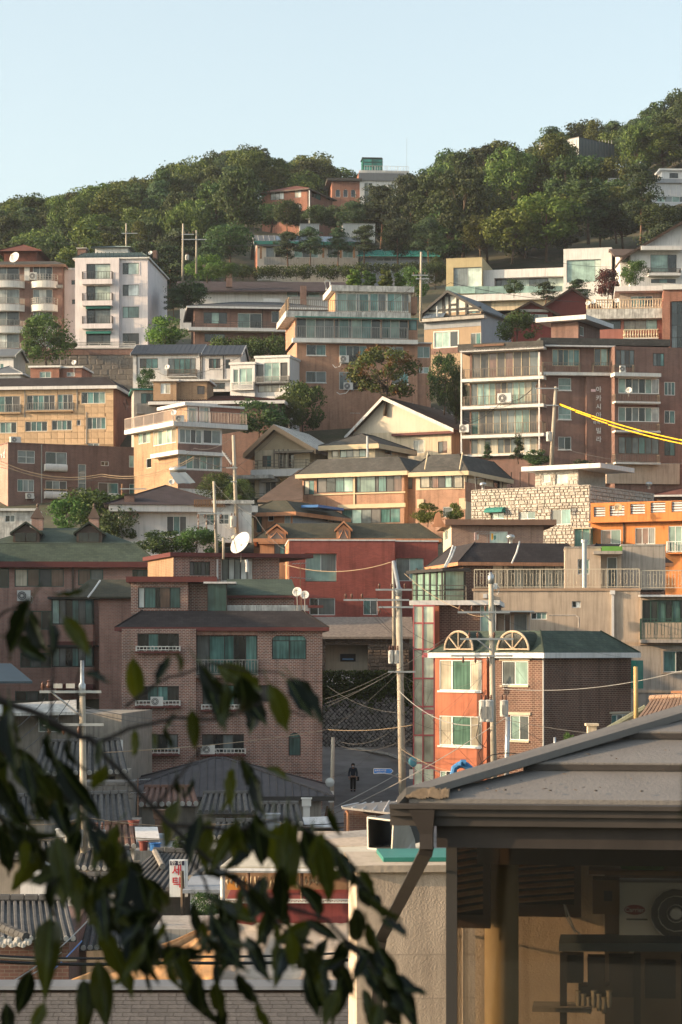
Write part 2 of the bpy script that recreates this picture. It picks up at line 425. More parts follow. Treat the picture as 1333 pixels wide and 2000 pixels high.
        for i, r in ed: c.tube([lo[i] + UP * .02, r], .07, 5)
        c.build('hip_cap', mat, o, s.b.org)
        if fas: s.ring(ov + .015, z - fh, z + .02, .12).build('fascia', fas, o, s.b.org)
        return o
    def gable(s, h, ov=.5, eo=.5, axis='b', mat=None, wmat=None, fas=None, ridge=.5, th=.16, z=None, seams=0, smat=None):
        """axis 'b': the gable end looks forward; 'a': the ridge runs along the front"""
        z = s.zt if z is None else z; W, L = s.W, s.L
        Q = (lambda p, q, zz: s.pl(p, q, zz)) if axis == 'b' else (lambda p, q, zz: s.pl(q, p, zz))
        w, l = (W, L) if axis == 'b' else (L, W); rx = w * ridge
        m = MB(); m.prism([Q(0, 0, z), Q(w, 0, z), Q(rx, 0, z + h - .02)], Q(0, l, z) - Q(0, 0, z))
        m.build('gable', wmat or s.mats[0], s.b.root, s.b.org, uv=True)
        m = MB(); sl0, sl1 = h / rx, h / (w - rx)
        ea, eb = z - ov * sl0, z - ov * sl1
        for (x0, z0, x1, z1) in ((-ov, ea, rx, z + h), (w + ov, eb, rx, z + h)):
            m.prism([Q(x0, -eo, z0), Q(x1, -eo, z1), Q(x1, l + eo, z1), Q(x0, l + eo, z0)], UP * th)
        o = m.build('roof', mat, s.b.root, s.b.org, uv=True)
        if seams:
            m = MB(); k = int((l + 2 * eo) / seams)
            for i in range(k + 1):
                q = -eo + i * seams
                for (x0, z0, x1, z1) in ((-ov, ea, rx, z + h), (w + ov, eb, rx, z + h)):
                    m.tube([Q(x0, q, z0 + th + .01), Q(x1, q, z1 + th + .01)], .028, 4)
            m.build('seam', smat or mat, o, s.b.org)['kind'] = 'stuff'
        if fas:
            for q in (-eo - .05, l + eo):
                m = MB()
                for (x0, z0, x1, z1) in ((-ov, ea, rx, z + h), (w + ov, eb, rx, z + h)):
                    p0, p1 = Q(x0, q, z0 - .10), Q(x1, q, z1 - .10)
                    m.prism([p0, p1, p1 + UP * (th + .12), p0 + UP * (th + .12)], (Q(0, .05, 0) - Q(0, 0, 0)))
                m.build('verge', fas, o, s.b.org)
        return o
    # ---- the walls themselves, with every opening cut and its reveal turned in
    def finish(s):
        if s.nowall: return
        m = MB(); sl = {'f': 0, 'l': 1, 'r': 2}
        for face in 'flr':
            if face in s.skip: continue
            mi = min(sl[face], len(s.mats) - 1); W = s.W if face == 'f' else s.L
            hs = s.open[face]
            xs = sorted({0, W, *[h[0] for h in hs], *[h[2] for h in hs]}); zs = sorted({s.zb, s.zt, *[h[1] for h in hs], *[h[3] for h in hs]})
            for i in range(len(xs) - 1):
                for j in range(len(zs) - 1):
                    cx, cz = (xs[i] + xs[i + 1]) / 2, (zs[j] + zs[j + 1]) / 2
                    if any(h[0] < cx < h[2] and h[1] < cz < h[3] for h in hs): continue
                    m.poly(s.pt(face, xs[i], zs[j]), s.pt(face, xs[i + 1], zs[j]), s.pt(face, xs[i + 1], zs[j + 1]), s.pt(face, xs[i], zs[j + 1]), mi=mi)
            for (a0, z0, a1, z1, dp) in hs:
                c = [(a0, z0), (a1, z0), (a1, z1), (a0, z1)]
                for i in range(4):
                    (p, q), (r, t) = c[i], c[(i + 1) % 4]
                    m.poly(s.pt(face, p, q), s.pt(face, p, q, -dp - .02), s.pt(face, r, t, -dp - .02), s.pt(face, r, t), mi=mi)
        p = [s.pl(0, s.L, s.zb), s.pl(s.W, s.L, s.zb), s.pl(s.W, s.L, s.zt), s.pl(0, s.L, s.zt)]
        m.poly(*reversed(p)); m.poly(s.pl(0, 0, s.zt), s.pl(s.W, 0, s.zt), s.pl(s.W, s.L, s.zt), s.pl(0, s.L, s.zt))
        s.wallobj = m.build('wall', s.mats, s.b.root, s.b.org, uv=True)

def railing(m, p, q, z0, z1, style='bars', gap=.13):
    v = q - p; L = v.length
    if L < .05: return
    d = v / L; n = Vector((d.y, -d.x, 0)); w = max(.02, p.y / 6500)
    def bar(a0, a1, y0, y1, t=w): m.box(p + d * a0 - n * t / 2 + UP * y0, d * (a1 - a0), n * t, UP * (y1 - y0))
    if style in ('bars', 'ornate', 'loops'):
        bar(0, L, z1 - .05, z1, .05); bar(0, L, z0 + .06, z0 + .10, .03)
        k = max(1, round(L / gap))
        for i in range(k + 1):
            a = min(L - w, max(0, L * i / k - .01)); bar(a, a + w, z0 + .1, z1 - .05)
        if style != 'bars':
            h = z1 - z0
            for i in range(0, k, 2):
                a = L * (i + .5) / k; r = gap * .42
                pts = []
                for j in range(13):
                    an = 2 * math.pi * j / 12; sz = h * .22 if abs(math.sin(an)) > .01 else 0
                    pts.append(p + d * (a + r * math.cos(an)) + UP * ((z0 + z1) / 2 + r * math.sin(an) + (sz if math.sin(an) > .01 else -sz if math.sin(an) < -.01 else 0)))
                m.tube(pts, .012, 3, cap=False)
        k = max(1, round(L / 2.2))
        for i in range(k + 1): a = min(L - .05, L * i / k); bar(a, a + .05, z0, z1 - .002, .05)
    elif style == 'pipes':
        for f in (.98, .62, .28): bar(0, L, z0 + (z1 - z0) * f - .025, z0 + (z1 - z0) * f + .02, .045)
        k = max(1, round(L / 1.5))
        for i in range(k + 1): a = min(L - .05, L * i / k); bar(a, a + .05, z0, z1 - .03, .05)
    elif style == 'slats':
        bar(0, L, z1 - .06, z1, .06); bar(0, L, z0 + .03, z0 + .08, .05)
        k = max(1, round(L / gap))
        for i in range(k): a = L * (i + .15) / k; bar(a, a + L / k * .62, z0 + .08, z1 - .06, .03)
    elif style == 'solid': bar(0, L, z0, z1, .10)
    elif style == 'balusters':
        bar(0, L, z1 - .10, z1, .18); bar(0, L, z0, z0 + .08, .18); k = max(1, round(L / .3)); h = z1 - z0
        for i in range(k):
            c = p + d * (L * (i + .5) / k)
            m.lathe(c, [(.06, z0 + .08), (.05, z0 + .08 + h * .1), (.11, z0 + h * .32), (.05, z0 + h * .62), (.07, z1 - .10)], 8)

class Bld:
    ALL = []
    def __init__(s, name, label, cat='house', group=None):
        s.name, s.label, s.cat, s.group, s.vols, s.root, s.org = name, label, cat, group, [], None, None; Bld.ALL.append(s)
    def vol(s, xl, xr, d, yt, yb, mats, L=9.0, xs=None, th=0.0, corner=None, down=2.5):
        """front from pixel column xl to xr; d is the distance of the corner beside the visible side wall (xs: far edge of that side)"""
        corner = corner or ('r' if (xs is not None and xs > xr) else 'l'); cx = xr if corner == 'r' else xl
        C = Vector((ray(cx) * d, d, 0))
        if xs is not None:
            lo, hi = -1.35, 1.35
            for _ in range(60):
                t = (lo + hi) / 2; px = CX + F * (C.x - L * math.sin(t)) / (C.y + L * math.cos(t))
                if px > xs: lo = t
                else: hi = t
            t = (lo + hi) / 2
        else: t = R(th)
        u = Vector((math.cos(t), math.sin(t), 0)); r = ray(xl if corner == 'r' else xr)
        k = (r * C.y - C.x) / (u.x - r * u.y); O = C + u * k if corner == 'r' else C; W = abs(k)
        zt, zb = (HY - yt) * d / F, (HY - yb) * d / F
        if s.root is None:
            q = O + u * (W / 2); s.org = Vector((q.x, q.y, zb)); s.root = empty(s.name, s.org, s.label, s.cat, s.group)
        q = Vector((-u.y, u.x, 0)) * L
        if down > 0: zb = min(zb, *(gz(p.x, p.y) for p in (O, O + u * W, O + q, O + u * W + q)))
        v = Vol(s, O, u, W, L, zb - down, zt, mats); v.th = t; return v
    @classmethod
    def finish_all(c):
        for b in c.ALL:
            for v in b.vols: v.finish()
# ---------------------------------------------------------------- vegetation: prototypes whose crowns are many leaf-sized faces
def foliage(key, dark, light, odd=None, trans=.28):
    if key in MATS: return MATS[key]
    m, nt, b, N, Lk = _new(key)
    ge = N('ShaderNodeNewGeometry'); oi = N('ShaderNodeObjectInfo')
    f = _map(nt, ge.outputs['Random Per Island'], 0, 1, 0, 1)
    c = _mixc(nt, f, dark, light)
    co = _coord(nt, False)
    c = _mul(nt, c, _map(nt, _noise(nt, co, .45, 3), .68, 1.35))
    if odd:
        c = _mixc(nt, _map(nt, _noise(nt, co, .55, 2), 0, 1, .52, .6), c, odd)
    hs = N('ShaderNodeHueSaturation'); Lk(c, hs.inputs['Color']); Lk(_map(nt, oi.outputs['Random'], .455, .53, 0, 1), hs.inputs['Hue']); Lk(_map(nt, oi.outputs['Random'], .65, 1.5, 0, 1), hs.inputs['Value'])
    Lk(hs.outputs[0], b.inputs['Base Color']); b.inputs['Roughness'].default_value = .65; b.inputs['Specular IOR Level'].default_value = .25
    tr = N('ShaderNodeBsdfTranslucent'); Lk(hs.outputs[0], tr.inputs[0]); mx = N('ShaderNodeMixShader'); mx.inputs[0].default_value = trans
    Lk(b.outputs[0], mx.inputs[1]); Lk(tr.outputs[0], mx.inputs[2]); Lk(mx.outputs[0], nt.nodes['Material Output'].inputs[0])
    MATS[key] = m; return m
F_OAK = foliage('leaves_oak', (.020, .046, .010), (.115, .150, .032))
F_DARK = foliage('leaves_dark', (.012, .030, .010), (.060, .092, .026))
F_PINE = foliage('needles_pine', (.014, .034, .016), (.050, .080, .030))
F_LIGHT = foliage('leaves_light', (.045, .085, .014), (.125, .17, .03))
F_BUSH = foliage('leaves_bush', (.025, .055, .012), (.08, .13, .03))
F_AUT = foliage('leaves_autumn', (.03, .05, .012), (.09, .11, .025), (.125, .06, .014))
F_RED = foliage('leaves_maple', (.04, .016, .014), (.11, .035, .03))
BARK = plain('bark', (.085, .062, .045), .95, .35, 5, 0, .6, 30)
BARKP = plain('bark_pine', (.13, .075, .048), .95, .35, 5, 0, .6, 30)

def leaves(m, c, rad, n, size, rg, flat=1.0, jit=.9, fill=.55):
    c = Vector(c)
    for _ in range(n):
        while True:
            q = Vector((rg.uniform(-1, 1), rg.uniform(-1, 1), rg.uniform(-1, 1)))
            if .05 < q.length < 1: break
        q.normalize(); k = fill + (1 - fill) * math.sqrt(rg.random())
        if rg.random() < .13: k *= rg.uniform(1.08, 1.5)
        p = c + Vector((q.x * rad * k, q.y * rad * k, q.z * rad * flat * k))
        nn = (q + Vector((rg.uniform(-jit, jit), rg.uniform(-jit, jit), rg.uniform(-jit, jit)))).normalized()
        t = nn.cross(Vector((rg.uniform(-1, 1), rg.uniform(-1, 1), rg.uniform(-1, 1))))
        if t.length < .05: continue
        t.normalize(); w = nn.cross(t); s_ = size * rg.uniform(.6, 1.25)
        a, b = t * s_ * .5, w * s_ * .32
        i = len(m.v); m.v += [tuple(p - a), tuple(p + b), tuple(p + a), tuple(p - b)]; m.f.append((i, i + 1, i + 2, i + 3)); m.m.append(0)

def mk_tree(name, mat, h, w, blobs, nl, size, seed, trunk=.18, bark=None, lift=.25, shape='round', br=.24):
    rg = random.Random(seed); root = empty(name, (0, 0, 0)); m = MB(); tm = MB(); cen = []
    ch = h * (1 - lift)
    for i in range(blobs):
        for _ in range(60):
            u = rg.random(); a = rg.uniform(0, 2 * math.pi)
            if shape == 'round': rr = math.sin(math.pi * (.12 + .80 * u)) ** .7
            elif shape == 'cone': rr = (1 - u) * .95 + .08
            elif shape == 'tall': rr = .75 * math.sin(math.pi * (.2 + .72 * u)) ** .5
            else: rr = 1
            r = w / 2 * rr * math.sqrt(rg.uniform(.25, 1)) * .9
            p = Vector((r * math.cos(a), r * math.sin(a), h * lift + ch * (.08 + .84 * u)))
            if all((p - q).length > w * br * .5 for q in cen): break
        cen.append(p)
        rb = w * br * rg.uniform(.5, 1.3)
        leaves(m, p, rb, int(nl / blobs), size, rg, rg.uniform(.6, .9))
    lean = Vector((rg.uniform(-.06, .06) * h, rg.uniform(-.06, .06) * h, 0))
    tp = [Vector((0, 0, -.6)), Vector((0, 0, h * lift * .6)) + lean * .4, Vector((0, 0, h * .55)) + lean, Vector((0, 0, h * .85)) + lean * .6]
    tm.tube(tp, [trunk * 1.25, trunk, trunk * .6, trunk * .15], 7)
    for p in cen[::2]:
        s_ = tp[1].lerp(tp[2], rg.random()); mid = s_.lerp(p, .5) + Vector((0, 0, -.05 * h)); tm.tube([s_, mid, p], [trunk * .4, trunk * .26, trunk * .08], 5)
    m.build('crown', mat, root); tm.build('trunk', bark or BARK, root, smooth=True)
    root['h'] = h; root['w'] = w
    return root

def mk_pine(name, h, w, seed, pads=15, nl=6800, size=.34, bare=.35, trunk=.17):
    rg = random.Random(seed); root = empty(name, (0, 0, 0)); m = MB(); tm = MB()
    bx, by = rg.uniform(-.1, .1) * h, rg.uniform(-.08, .08) * h
    tp = [Vector((bx * math.sin(t * 2.6), by * math.sin(t * 3.3), -.5 + (h + .3) * t)) for t in (0, .2, .4, .6, .8, .97)]
    tm.tube(tp, [trunk * 1.2, trunk, trunk * .85, trunk * .6, trunk * .4, trunk * .12], 7)
    for i in range(pads):
        t = bare + (1 - bare) * (i + .5) / pads; k = t * 5; j = min(4, int(k)); s_ = tp[j].lerp(tp[j + 1], k - j)
        a = i * 2.4 + rg.uniform(-.5, .5); r = w / 2 * (1 - .75 * ((t - bare) / (1 - bare)) ** 1.5) * rg.uniform(.45, .95)
        p = s_ + Vector((r * math.cos(a), r * math.sin(a), rg.uniform(-.02, .05) * h))
        tm.tube([s_, s_.lerp(p, .5) + UP * .04 * h, p - UP * .1], [trunk * .35, trunk * .25, trunk * .1], 5)
        leaves(m, p + UP * .1, w * rg.uniform(.2, .3), int(nl / pads / 2), size, rg, .34, .8)
        q = s_.lerp(p, rg.uniform(.35, .65)) + Vector((rg.uniform(-.1, .1) * w, rg.uniform(-.1, .1) * w, .04 * h)); leaves(m, q, w * rg.uniform(.12, .2), int(nl / pads / 2), size, rg, .36, .8)
    leaves(m, tp[5], w * .16, int(nl / pads), size, rg, .6)
    m.build('crown', F_PINE, root); tm.build('trunk', BARKP, root, smooth=True)
    root['h'] = h; root['w'] = w
    return root

PROTO = {
    'oak': [mk_tree('oak_tree', F_OAK, 11, 9.5, 44, 7500, .46, 1, br=.17), mk_tree('oak_tree', F_OAK, 12, 9, 48, 7500, .46, 2, br=.17), mk_tree('oak_tree', F_DARK, 11, 8, 40, 7000, .44, 3, br=.17)],
    'dark': [mk_tree('broadleaf_tree', F_DARK, 9, 8, 40, 7000, .42, 4, br=.17), mk_tree('broadleaf_tree', F_DARK, 8, 9, 40, 7000, .42, 5, br=.17)],
    'tall': [mk_tree('tall_tree', F_OAK, 14, 6.5, 40, 6400, .44, 6, shape='tall', lift=.15), mk_tree('tall_tree', F_DARK, 13, 5.5, 36, 6000, .44, 7, shape='tall', lift=.2)],
    'light': [mk_tree('acacia_tree', F_LIGHT, 10, 9, 30, 5200, .55, 8, br=.2)],
    'pine': [mk_pine('pine_tree', 9, 7.5, 9), mk_pine('pine_tree', 10, 7, 10), mk_pine('pine_tree', 8, 8, 12, 11)],
    'near': [mk_tree('broadleaf_tree', F_BUSH, 6, 5.5, 34, 6500, .26, 13, .12, lift=.08, br=.19), mk_tree('broadleaf_tree', F_DARK, 6, 5.5, 36, 6500, .26, 14, .12, lift=.08, br=.19)],
    'bright': [mk_tree('leafy_shrub', F_LIGHT, 3.2, 3.6, 18, 3600, .24, 15, .05, lift=.05)],
    'shrub': [mk_tree('leafy_shrub', F_BUSH, 2.6, 3.4, 18, 3600, .2, 16, .05, lift=.05), mk_tree('leafy_shrub', F_DARK, 2.8, 3.2, 18, 3600, .2, 17, .05, lift=.05)],
    'autumn': [mk_tree('persimmon_tree', F_AUT, 6, 7, 40, 4600, .30, 18, .13, lift=.22, br=.125)],
    'maple': [mk_tree('maple_tree', F_RED, 4, 3.6, 22, 3200, .28, 19, .08, lift=.2)],
    'topiary': [mk_pine('garden_pine', 3.2, 4.2, 20, 9, 3200, .2, .3, .09), mk_pine('garden_pine', 3.4, 3.6, 21, 10, 3200, .2, .3, .09)],
    'conifer': [mk_tree('conifer_tree', F_PINE, 5, 2.2, 24, 3600, .22, 22, .08, shape='cone', lift=.05)],
    'bamboo': [mk_tree('bamboo_clump', F_LIGHT, 4.2, 2.4, 20, 3000, .32, 23, .04, shape='tall', lift=.02, br=.2)],
}
for _k in PROTO.values():
    for _o in _k:
        _o['used'] = 0
def plant(kind, px, d, ytop, wpx, label, group=None, ybase=None, v=None, rot=None, cat=None):
    o = PROTO[kind][(v if v is not None else rnd.randrange(len(PROTO[kind]))) % len(PROTO[kind])]
    p = P(px, ytop, d); zb = gz(p.x, d) if ybase is None else (HY - ybase) * d / F
    zb = min(zb, p.z - .8)
    if o['used'] == 0: t = o; o['used'] = 1
    else:
        t = copy_tree(o)
    sz = (p.z - zb) / (o['h'] * 1.0); sx = mt(wpx, d) / o['w'] / 1.05
    t.location = (p.x, d, zb); t.scale = (sx, sx, sz); t.rotation_euler = (0, 0, rnd.uniform(0, 6.28) if rot is None else rot)
    tag(t, label, cat or ('shrub' if kind in ('shrub', 'bright') else 'bamboo' if kind == 'bamboo' else 'tree'), group)
    return t
def drop_unused():
    for k in PROTO.values():
        for o in k:
            if o['used'] == 0:
                for c in list(o.children): bpy.data.objects.remove(c)
                bpy.data.objects.remove(o)
            else: del o['used']
def hedge(name, x0, y0, x1, y1, d, mat, label, depth=1.4, n=5000, size=.22, cat='hedge', d1=None):
    """a clipped or sprawling mass of leaves over a stretch of ground or wall"""
    rg = random.Random(int(x0 * 7 + y0)); d1 = d1 or d; m = MB(); org = P((x0 + x1) / 2, y1, d)
    root = empty(name, org, label, cat)
    k = max(3, int((x1 - x0) / max(6, (y1 - y0)) * 2.2)); core = MB()
    for i in range(k):
        t = (i + .5) / k; px = lerp(x0, x1, t); dd = lerp(d, d1, t); r = mt((y1 - y0) / 2, dd)
        for q in range(2):
            c = P(px + rg.uniform(-.3, .3) * (y1 - y0), lerp(y0, y1, .5) + rg.uniform(-.12, .12) * (y1 - y0), dd + rg.uniform(0, depth))
            leaves(m, c, r * rg.uniform(.8, 1.05), int(n / k / 2), size, rg, .9)
    m.build('foliage', mat, root, org)['kind'] = 'stuff'
    st = MB()
    for i in range(k):
        t = (i + .5) / k; px = lerp(x0, x1, t); dd = lerp(d, d1, t) + depth / 2
        st.tube([P(px, y1 + 3, dd), P(px + rg.uniform(-3, 3), lerp(y0, y1, .4), dd)], .03, 4)
    st.build('stem', BARK, root, org)
    return root

# ---------------------------------------------------------------- small things on the houses
ACM = plain('aircon_white', (.58, .57, .54), .5, .08, 2); ACG = plain('aircon_grille', (.10, .10, .10), .6, .1)
def aircon(c, d, n, w, h, label, group='outdoor air conditioner units on the walls', dep=.32, fx=-.14, gw=.012):
    """c: centre of the back, d: along the wall, n: out of the wall"""
    c = Vector(c); root = empty('air_conditioner', c - UP * h / 2, label, 'air conditioner', group); org = root.location
    m = MB(); m.box(c - d * w / 2 - UP * h / 2, d * w, n * dep, UP * h); m.build('casing', ACM, root, org)
    g = MB(); fc = c + n * (dep + .004) + d * w * fx; r = h * .42
    g.prism([fc + d * (r * math.cos(R(a))) + UP * (r * math.sin(R(a))) for a in range(0, 360, 24)], n * .02); g.build('fan_grille', ACG, root, org)
    g = MB()
    for k in (.35, .7, 1.0): g.tube([fc + n * .03 + d * (r * k * math.cos(R(a))) + UP * (r * k * math.sin(R(a))) for a in range(0, 361, 24)], gw, 4, cap=False)
    g.lathe(fc + n * .022, [(0, .03), (r * .22, .025), (r * .25, 0)], 10, ax=n); g.build('fan_guard', ACM, root, org)
    g = MB(); bt = c - UP * (h / 2 + .05)
    for s_ in (-.35, .35): g.box(bt + d * (w * s_ - .02), d * .04, n * dep, UP * .047); g.box(bt + d * (w * s_ - .02) - UP * .2, d * .04, n * .03, UP * .197)
    g.build('bracket', RAILG, root, org)
    g = MB(); e = c + d * w * .5 + n * .1; g.tube([e, e + d * .12 - UP * .1, e + d * .1 - UP * .35 - n * .06, e + d * .02 - UP * .5 - n * .1], .03, 5); g.build('pipe', WHITE2, root, org)
    return root
def vac(v, face, x0, y0, x1, y1, label, out=.0):
    a0, z0, a1, z1 = v.rect(face, x0, y0, x1, y1, out + .3); d, n = v.dirs(face)
    return aircon(v.pt(face, (a0 + a1) / 2, (z0 + z1) / 2, out + .003), d, n, a1 - a0, z1 - z0, label)
DISH = plain('dish_white', (.60, .59, .56), .45, .08, 2); DISHG = plain('dish_grey', (.34, .34, .34), .5, .08, 2)
def dish(px, py, d, rad, label, aim=(-.5, -.75, .45), mast=.8, mat=None, group='satellite dishes on the roofs', base=None):
    c = P(px, py, d); ax = Vector(aim).normalized(); z0 = c.z - mast
    root = empty('satellite_dish', (c.x, c.y + .1, z0), label, 'satellite dish', group); org = root.location; r = mt(rad, d)
    m = MB(); pr = [(r * k, r * .32 * k * k - r * .2) for k in (0.02, .3, .55, .8, 1)]
    m.lathe(c, pr + [(r * 1.01, r * .32 - r * .2 - .012)] + [(r * k, r * .32 * k * k - r * .2 - .02) for k in (.8, .55, .3, .02)], 22, ax=ax); m.build('reflector', mat or DISH, root, org, smooth=True)
    m = MB(); f = c + ax * r * .95
    x = ax.cross(UP).normalized(); y = x.cross(ax)
    m.tube([c - y * r * .9, f], .018, 5); m.tube([c + x * r * .8, f], .01, 4); m.tube([c - x * r * .8, f], .01, 4); m.build('feed_arm', RAILG, root, org)
    m = MB(); m.lathe(f - ax * .06, [(0, 0), (r * .13, 0), (r * .16, .1), (0, .16)], 10, ax=ax); m.build('feed_horn', plain('horn_cream', (.55, .47, .33), .6), root, org)
    m = MB(); bk = c - ax * r * .25; m.tube([Vector((c.x, c.y + .1, z0)), Vector((c.x, c.y + .1, c.z - .05)), bk], .028, 6); m.build('mast', RAILG, root, org)
    return root
def antenna(px, ybase, ytop, d, label, bars=((.9, .55, 0),), mat=None, group='television antennas on the roofs', lean=0):
    b = P(px, ybase, d); t = P(px + lean, ytop, d); root = empty('antenna', b, label, 'antenna', group)
    m = MB(); m.tube([b - UP * .05, t], .022, 5); m.build('mast', mat or RAILG, root, b)
    for (f, half, tilt) in bars:
        m = MB(); c = b.lerp(t, f); dx = Vector((math.cos(R(tilt)), .25, math.sin(R(tilt)))).normalized(); m.tube([c - dx * half, c + dx * half], .014, 4)
        e = dx.cross(UP).normalized()
        for i in range(6):
            q = c + dx * half * (-.9 + 1.8 * i / 5); m.tube([q - e * (.3 - .02 * i) - UP * .05, q + e * (.3 - .02 * i) + UP * .05], .008, 3)
        m.build('boom', METAL, root, b)
    return root
WIREK = plain('cable_black', (.02, .02, .02), .6, .1); WIREG = plain('cable_grey', (.11, .105, .10), .6, .1); WIREW = plain('cable_pale', (.30, .29, .27), .6, .1)
WIREB = plain('cable_tan', (.34, .25, .16), .7, .1); YEL = plain('yellow_sleeve', (.75, .42, .01), .5, .06)
def cable(pts, label, sag=.4, r=.014, mat=None, group='overhead cables', name='cable', seg=14):
    """pts: world points or (px, py, d) triples; sag in metres at mid-span"""
    ps = [Vector(p) if isinstance(p, Vector) else P(*p) for p in pts]; m = MB(); path = []
    for a, b in zip(ps, ps[1:]):
        for i in range(seg + (1 if b is ps[-1] else 0)):
            t = i / seg; path.append(a.lerp(b, t) - UP * (sag * 4 * t * (1 - t)))
    m.tube(path, r, 4); o = m.build(name, mat or WIREK, None, ps[0]); o.location = ps[0]
    return tag(o, label, 'cable', group)
POLEC = plain('pole_concrete', (.40, .35, .28), .9, .14, 1.5, .2, .3, 30); PORC = plain('porcelain_brown', (.10, .045, .03), .3, .15, 4); PORW = plain('porcelain_grey', (.42, .42, .41), .3, .1, 4)
TANK = plain('transformer_grey', (.46, .45, .42), .55, .12, 2, .25)
def pole(px, ytop, ybase, d, label, w=13, lean=0, arms=(), taper=.75, cap=None, name='utility_pole', mat=None):
    """arms: (y, left px, right px, [insulator px offsets], up(+1)/down(-1), brace px or 0)"""
    b, t = P(px, ybase, d), P(px + lean, ytop, d); root = empty(name, b, label, 'utility pole', 'utility poles'); r = mt(w, d) / 2
    m = MB(); m.tube([b - UP * .3, b.lerp(t, .5), t], [r, r * (1 + taper) / 2, r * taper], 14); m.build('shaft', mat or POLEC, root, b, smooth=True)
    if cap:
        m = MB(); t2 = P(px + lean + cap[1], cap[0], d); m.tube([t - UP * .25, t + UP * .15, t + UP * .2, t2], [r * .95, r * .95, r * .55, r * .5], 10); m.build('extension_tube', METAL, root, b, smooth=True)
    for (y, xl, xr, ins, up, br) in arms:
        f = (P(px, y, d).z - b.z) / (t.z - b.z); cx = px + lean * f; fr = -Vector((0, r + .05, 0)); m = MB()
        a, e = P(cx + xl, y, d) + fr, P(cx + xr, y, d) + fr; m.box(a - UP * .045, e - a, Vector((0, .08, 0)), UP * .09)
        if br: m.tube([P(cx + br, y, d) + fr, P(cx, y + abs(br) * .8, d) + fr * .5], .035, 5)
        o = m.build('cross_arm', METAL, root, b)
        for q in ins:
            m = MB(); c = P(cx + q, y, d) + fr + Vector((0, .04, 0)); s_ = up
            m.lathe(c + UP * (.045 * s_), [(.02, 0), (.05, .03 * s_), (.03, .08 * s_), (.085, .11 * s_), (.04, .16 * s_), (.075, .2 * s_), (.03, .26 * s_), (.02, .3 * s_), (0, .31 * s_)], 9); m.build('insulator', PORC, o, b, smooth=True)
    return root, b, t
def transformer(c, r, h, label, root_xy=None):
    root = empty('transformer', c, label, 'transformer', 'pole transformers'); m = MB()
    m.lathe(c, [(0, 0), (r * .9, 0), (r, .06), (r, h * .9), (r * 1.06, h * .91), (r * 1.06, h * .95), (r * .7, h), (0, h)], 16); m.build('tank', TANK, root, c, smooth=False)
    for a in (-.45, .45):
        m = MB(); q = c + Vector((a * r, -.05, h * .98)); m.lathe(q, [(.03, 0), (.06, .04), (.03, .08), (.06, .12), (.03, .17), (.05, .2), (.015, .26), (0, .27)], 8); m.build('bushing', PORC, root, c)
    m = MB()
    for k in range(5): m.box(c + Vector((-r * .5 + k * r * .25 - .012, -r * 1.12, h * .15)), (.024, 0, 0), (0, r * .5, 0), (0, 0, h * .55))
    m.build('cooling_fin', TANK, root, c); return root
# ---------------------------------------------------------------- wall materials
BR_DARK = brick('brick_dark_maroon', (.26, .108, .076), (.14, .076, .062), (.42, .35, .31), .21, .088, .015)
BR_ROSE = brick('brick_rose', (.42, .215, .165), (.33, .175, .135), (.38, .31, .27), .23, .09, .013)
BR_BROWN = brick('brick_brown', (.205, .11, .09), (.155, .088, .074), (.23, .175, .15), .23, .09, .010)
BR_TAN = brick('brick_tan', (.40, .21, .135), (.33, .175, .115), (.38, .27, .20), .23, .09, .010)
BR_RED = brick('brick_red', (.33, .13, .085), (.26, .105, .07), (.30, .20, .16), .23, .09, .011)
BR_WALN = brick('brick_walnut', (.125, .062, .045), (.085, .048, .038), (.26, .19, .15), .25, .10, .014)
BR_YEL = brick('brick_sandy', (.36, .22, .13), (.28, .17, .10), (.34, .26, .18), .25, .10, .013)
BR_CRIM = brick('brick_crimson', (.33, .09, .07), (.26, .072, .058), (.21, .07, .06), .24, .075, .006, .26)
TAN_P = plain('tan_stone_panel', (.52, .36, .22), .75, .16, 1.6, .12, .15, 30, rnd_obj=.13)
MAROON = plain('maroon_fascia', (.12, .034, .03), .55, .12, 2, .1)
PINKW = plain('pinkish_white_stucco', (.68, .62, .62), .8, .07, .7, .18)
BEIGE = plain('beige_cement', (.45, .36, .28), .9, .12, .7, .28, .15, 25)
BEIGE2 = plain('grey_cement', (.36, .32, .28), .9, .16, .7, .35, .15, 25)
CREAM = plain('cream_stucco', (.56, .47, .34), .85, .1, .8, .28)
ORANGE = plain('orange_stucco', (.36, .122, .066), .8, .16, .9, .3, .08, 40)
ORANGE2 = plain('amber_stucco', (.55, .20, .06), .8, .1, .9, .25, .08, 40)
TERRA = plain('terracotta_stucco', (.50, .23, .12), .8, .12, .9, .28)
GREYB = plain('blue_grey_stucco', (.26, .28, .31), .85, .08, .9, .12)
GOLD = plain('gold_stone', (.40, .33, .19), .7, .08, 1.0, .08)
SH_GREEN = shingle('shingle_green', (.068, .09, .068), (.048, .066, .054), .33, .2)
SH_BLACK = shingle('shingle_black', (.042, .036, .038), (.030, .027, .029), .33, .2)
SH_CHAR = shingle('shingle_charcoal', (.085, .080, .074), (.060, .060, .057), .33, .2)
SH_OLIVE = shingle('shingle_olive', (.075, .070, .050), (.055, .056, .044), .35, .2)
SH_BROWN = shingle('shingle_brown', (.105, .072, .058), (.085, .062, .052), .35, .2)
SH_PURP = shingle('shingle_purple', (.060, .045, .048), (.048, .038, .040), .4, .22)
SH_SLATE = shingle('shingle_slate', (.10, .105, .11), (.075, .08, .085), .35, .2)
SH_RED = shingle('tile_red', (.16, .06, .045), (.12, .05, .04), .3, .3)
MET_BLK = plain('metal_roof_black', (.045, .048, .055), .45, .1, 1, 0, 0, 20, .3)
